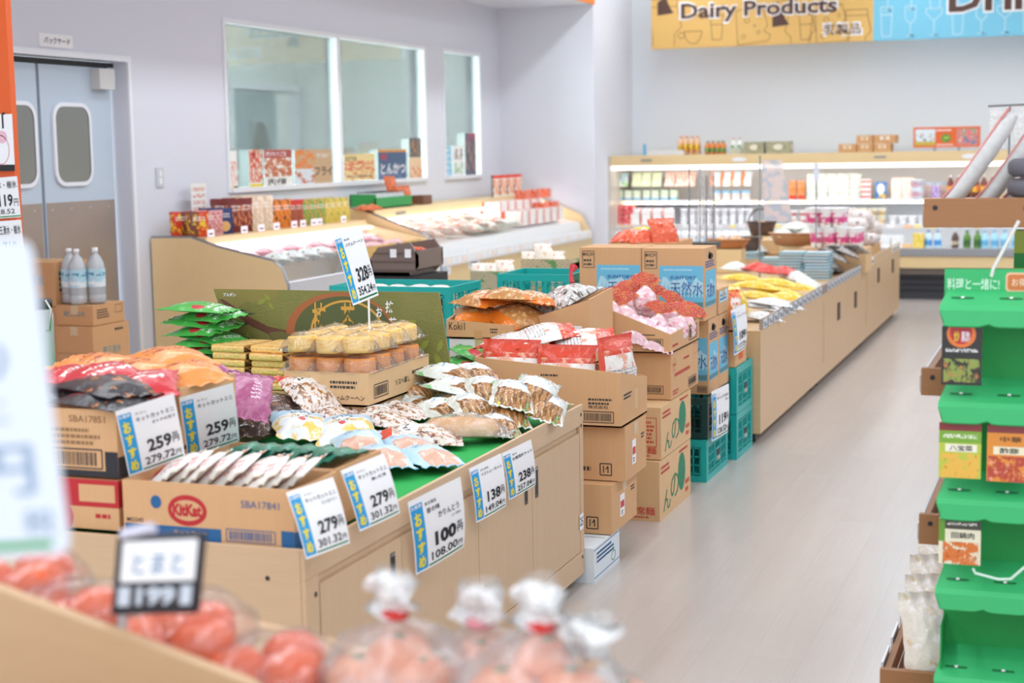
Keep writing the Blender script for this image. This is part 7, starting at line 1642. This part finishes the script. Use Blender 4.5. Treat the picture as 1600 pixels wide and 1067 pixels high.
for i in range(3):
    g = MB(); z = 1.402+i*.052; g.lathe([(.001, z), (.05, z+.002), (.062, z+.012), (.064, z+.026), (.062, z+.040), (.05, z+.050), (.001, z+.051)], flat((98, 96, 104), .6, name='dark_grey_cloth'), (-.125, 4.36, 0), 20)
    g.warp(lambda p: p); g.build('round_pack', label='dark grey round pack on the top tier of the rack, %s of its stack' % ('lowest', 'middle', 'topmost')[i], cat='pack')
q = at(1578, 165, Y=4.8); r2_ = thing('card_hook', 'thin wire hook with two clear cards rising above the grey bundles', 'hook', (q.x, 4.8, 1.4)); MB().tube([(q.x, 4.8, 1.402), (q.x, 4.8, q.z)], .003, GREYM).tube([(q.x-.06, 4.8, q.z), (q.x+.1, 4.8, q.z+.004)], .003, GREYM).build('wire', r2_)
MB().box(q.x-.055, q.x-.008, 4.803, 4.804, q.z-.12, q.z-.005, film(.3)).box(q.x+.012, q.x+.06, 4.803, 4.804, q.z-.12, q.z-.005, film(.3)).build('clear_card', r2_)
r2_ = at(1592, 345, Y=4.2); r3_ = at(1552, 420, Y=4.2); MB().tube([r2_, r3_, r3_+Vector((-.004, 0, -.02))], .0045, flat((232, 232, 226), .5)).build('white_string', label='white string tying the green stand to the top tier of the rack', cat='string')

# ---------------------------------------------------------------- green cardboard stand
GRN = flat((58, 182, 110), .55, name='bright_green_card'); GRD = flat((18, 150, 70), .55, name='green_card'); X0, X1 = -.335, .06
r_ = thing('cardboard_stand', 'bright green cardboard stand with five scalloped tiers at the right edge', 'display stand', ((X0+X1)/2, 4.2, 0))
MB().box(X0+.01, X1, 4.262, 4.268, 0, 1.2, GRD).build('back_panel', r_)
MB().box(X0+.012, X0+.016, 4.14, 4.262, 0, .35, GRD).box(X1-.004, X1, 4.14, 4.262, 0, .35, GRD).build('side_panel', r_)
g = MB(); g.box(X0+.004, X1, 4.20, 4.204, 1.19, 1.278, GRN); F = Frame((0, 4.1995, 0), (1, 0, 0), (0, 0, 1))
g.text(F, '料理と一緒に!', at(1480, 452, Y=4.2).x, at(1480, 452, Y=4.2).z, at(1562, 434, Y=4.2).x, at(1480, 434, Y=4.2).z, flat((200, 240, 214), .5), .001, .02)
a, b = at(1571, 456, Y=4.2), at(1614, 426, Y=4.2); cx, cz = (a.x+b.x)/2, (a.z+b.z)/2
g.poly([F.p(x, y, .001) for x, y in rrect(F, cx, cz, b.x-a.x, b.z-a.z, .01)], flat((240, 196, 160), .5)); g.poly([F.p(x, y, .002) for x, y in rrect(F, cx, cz, b.x-a.x-.01, b.z-a.z-.01, .008)], flat((214, 120, 60), .5)); g.text(F, 'お得', cx-.018, cz-.01, cx+.018, cz+.01, flat((250, 220, 190), .5), .003)
g.build('header', r_)
for i, zl in enumerate((1.14, .893, .642, .405, .17)):
    g = MB(); n = 36; vs_ = []; zt = zl+.052
    def lipz(x): u = ((x-X0)/.118) % 1; return zl+.010*(abs(2*u-1)**6)
    ys = ((4.262, zt+.045), (4.20, zt+.030), (4.115, zt), (4.105, zt-.012))
    for k in range(n+1):
        x = X0+(X1-X0)*k/n; ins = .012 if k in (0,) else 0
        for y, z in ys: vs_.append((x+(.012 if (k == 0 and y > 4.15) else 0), y, z))
        vs_.append((x+ins, 4.102, lipz(x)))
    g.add(vs_, [(5*k+j, 5*k+j+1, 5*k+6+j, 5*k+5+j) for k in range(n) for j in range(4)], GRN)
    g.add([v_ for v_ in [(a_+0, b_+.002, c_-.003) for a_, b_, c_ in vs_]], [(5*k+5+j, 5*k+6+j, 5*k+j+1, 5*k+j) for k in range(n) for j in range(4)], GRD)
    Fz = Frame((X0, 4.20, zt+.0306), (1, 0, 0), (0, -.085, -.03)); Fz.n = Vector((0, -.03, .085)).normalized()
    for q_ in range(3): xx = .025+q_*.118; g.rect(Fz, xx, .045, xx+.055, .052, flat((30, 110, 60), .6), .002); g.rect(Fz, xx+.024, .044, xx+.032, .053, PAPER, .003)
    g.build('tier', r_)
def sauce(nm, lab_, mat, loc):
    g = MB().box(-.046, .046, -.009, .009, 0, .128, mat); o = g.build(nm, origin=(0, 0, 0), label=lab_, cat='sauce box', bevel=.002)
    g = MB(); F = Frame((-.046, -.0095, 0), (1, 0, 0), (0, 0, 1)); g.grid(F, 0, 0, .092, .128, mat, 1, 1); 
    o.location = loc; return o
x1_, x2_ = at(1503, 560, Y=4.13).x, at(1579, 700, Y=4.13).x; x2_ = x1_+.118

def sbox(mat, words, lab_, x, ztop, h_=.145, w_=.098):
    g = MB().box(x-w_/2, x+w_/2, 4.118, 4.136, ztop-h_, ztop, mat); F = Frame((x-w_/2, 4.1175, ztop-h_), (1, 0, 0), (0, 0, 1)); g.grid(F, 0, 0, w_, h_, mat, 1, 1)
    for s2, a_, b_, c_, d_, m_ in words: g.text(F, s2, a_*w_, b_*h_, c_*w_, d_*h_, m_, .001, .01)
    return g.build('sauce_box', label=lab_, cat='sauce box')
sbox(P('black_sauce_box', '2E2E2C', (('e', .12, .85, .64, 1.1, 'E07838'), ('e', .2, .75, .7, 1.1, 'B83038'), ('n', .05, .95, .05, .45, '8C9C4C', (3, .46)), ('n', .05, .95, .05, .45, 'C08048', (4, .56)), ('t', .1, .9, .53, .62, 'F0F0F0', 1)), crinkle=0), (('炒', .30, .74, .44, .92, CARDY), ('黒酢', .48, .74, .7, .92, PAPER)), 'black sauce box with orange hexagon hanging on the top tier of the green stand', x1_, 1.138, .15)
sbox(P('lime_sauce_box', 'B8C84C', (('r', 0, 1, .86, 1, '8A3A3C'), ('r', 0, 1, .64, .86, '7CAC3C'), ('r', .15, .9, .48, .62, 'F2EED8'), ('n', .05, .95, .0, .45, 'E8B850', (3, .42)), ('n', .05, .95, .0, .45, 'C88438', (4, .58)), ('t', .1, .9, .68, .8, 'F0F4E0', 1)), crinkle=0), (('八宝菜', .25, .5, .8, .6, INK),), 'lime green sauce box with noodle dish, left on the second tier of the green stand', x1_, .890, .142, .104)
sbox(P('orange_sauce_box', 'E09038', (('r', 0, 1, .86, 1, '8A3A3C'), ('r', .15, .9, .48, .62, 'F0E8C8'), ('n', .02, .98, .0, .45, 'B84834', (3, .44)), ('n', .02, .98, .0, .45, 'E8A080', (4, .56))), crinkle=0), (('酢豚', .3, .5, .75, .6, INK), ('中華', .3, .7, .8, .8, BROWN)), 'orange sauce box with red meat dish beside the lime green one', x2_, .890, .146, .104)
sbox(P('dark_top_sauce_box', 'E8E4C8', (('r', 0, 1, .78, 1, '4A4A40'), ('r', 0, .15, .5, 1, '6A9A3C'), ('n', .1, .95, .0, .5, 'D87838', (3, .42)), ('n', .1, .95, .0, .5, 'B85A28', (4, .56)), ('t', .2, .9, .83, .93, 'F0F0E8', 1)), crinkle=0), (('回鍋肉', .3, .58, .85, .72, INK),), 'cream sauce box with dark top on the third tier of the green stand', x1_+.003, .640, .118, .104)
a, b, c = at(1520, 888, Y=4.09), at(1560, 905, Y=4.09), at(1602, 885, Y=4.09); MB().tube([a, a+Vector((.006, 0, -.012)), b, b+Vector((.03, 0, .003)), c], .0035, flat((214, 240, 226), .4)).build('white_string', label='loose white string lying across the lower tier of the green stand', cat='string')
q = at(1583, 455, Y=4.6); zz = at(1583, 360, Y=4.6).z; MB().box(q.x, q.x+.11, 4.6, 4.66, 1.006, zz, P('green_yellow_box', 'B8CC48', (('r', 0, 1, .7, .82, '38A050'), ('r', 0, 1, .0, .18, 'C84838'), ('n', 0, 1, .1, .6, 'E8E070', (2, .5)), ('n', 0, 1, .1, .5, '4C9A50', (3, .58))), crinkle=0)).build('seasoning_box', label='tall green and yellow box at the right edge on the second rack tier', cat='box')
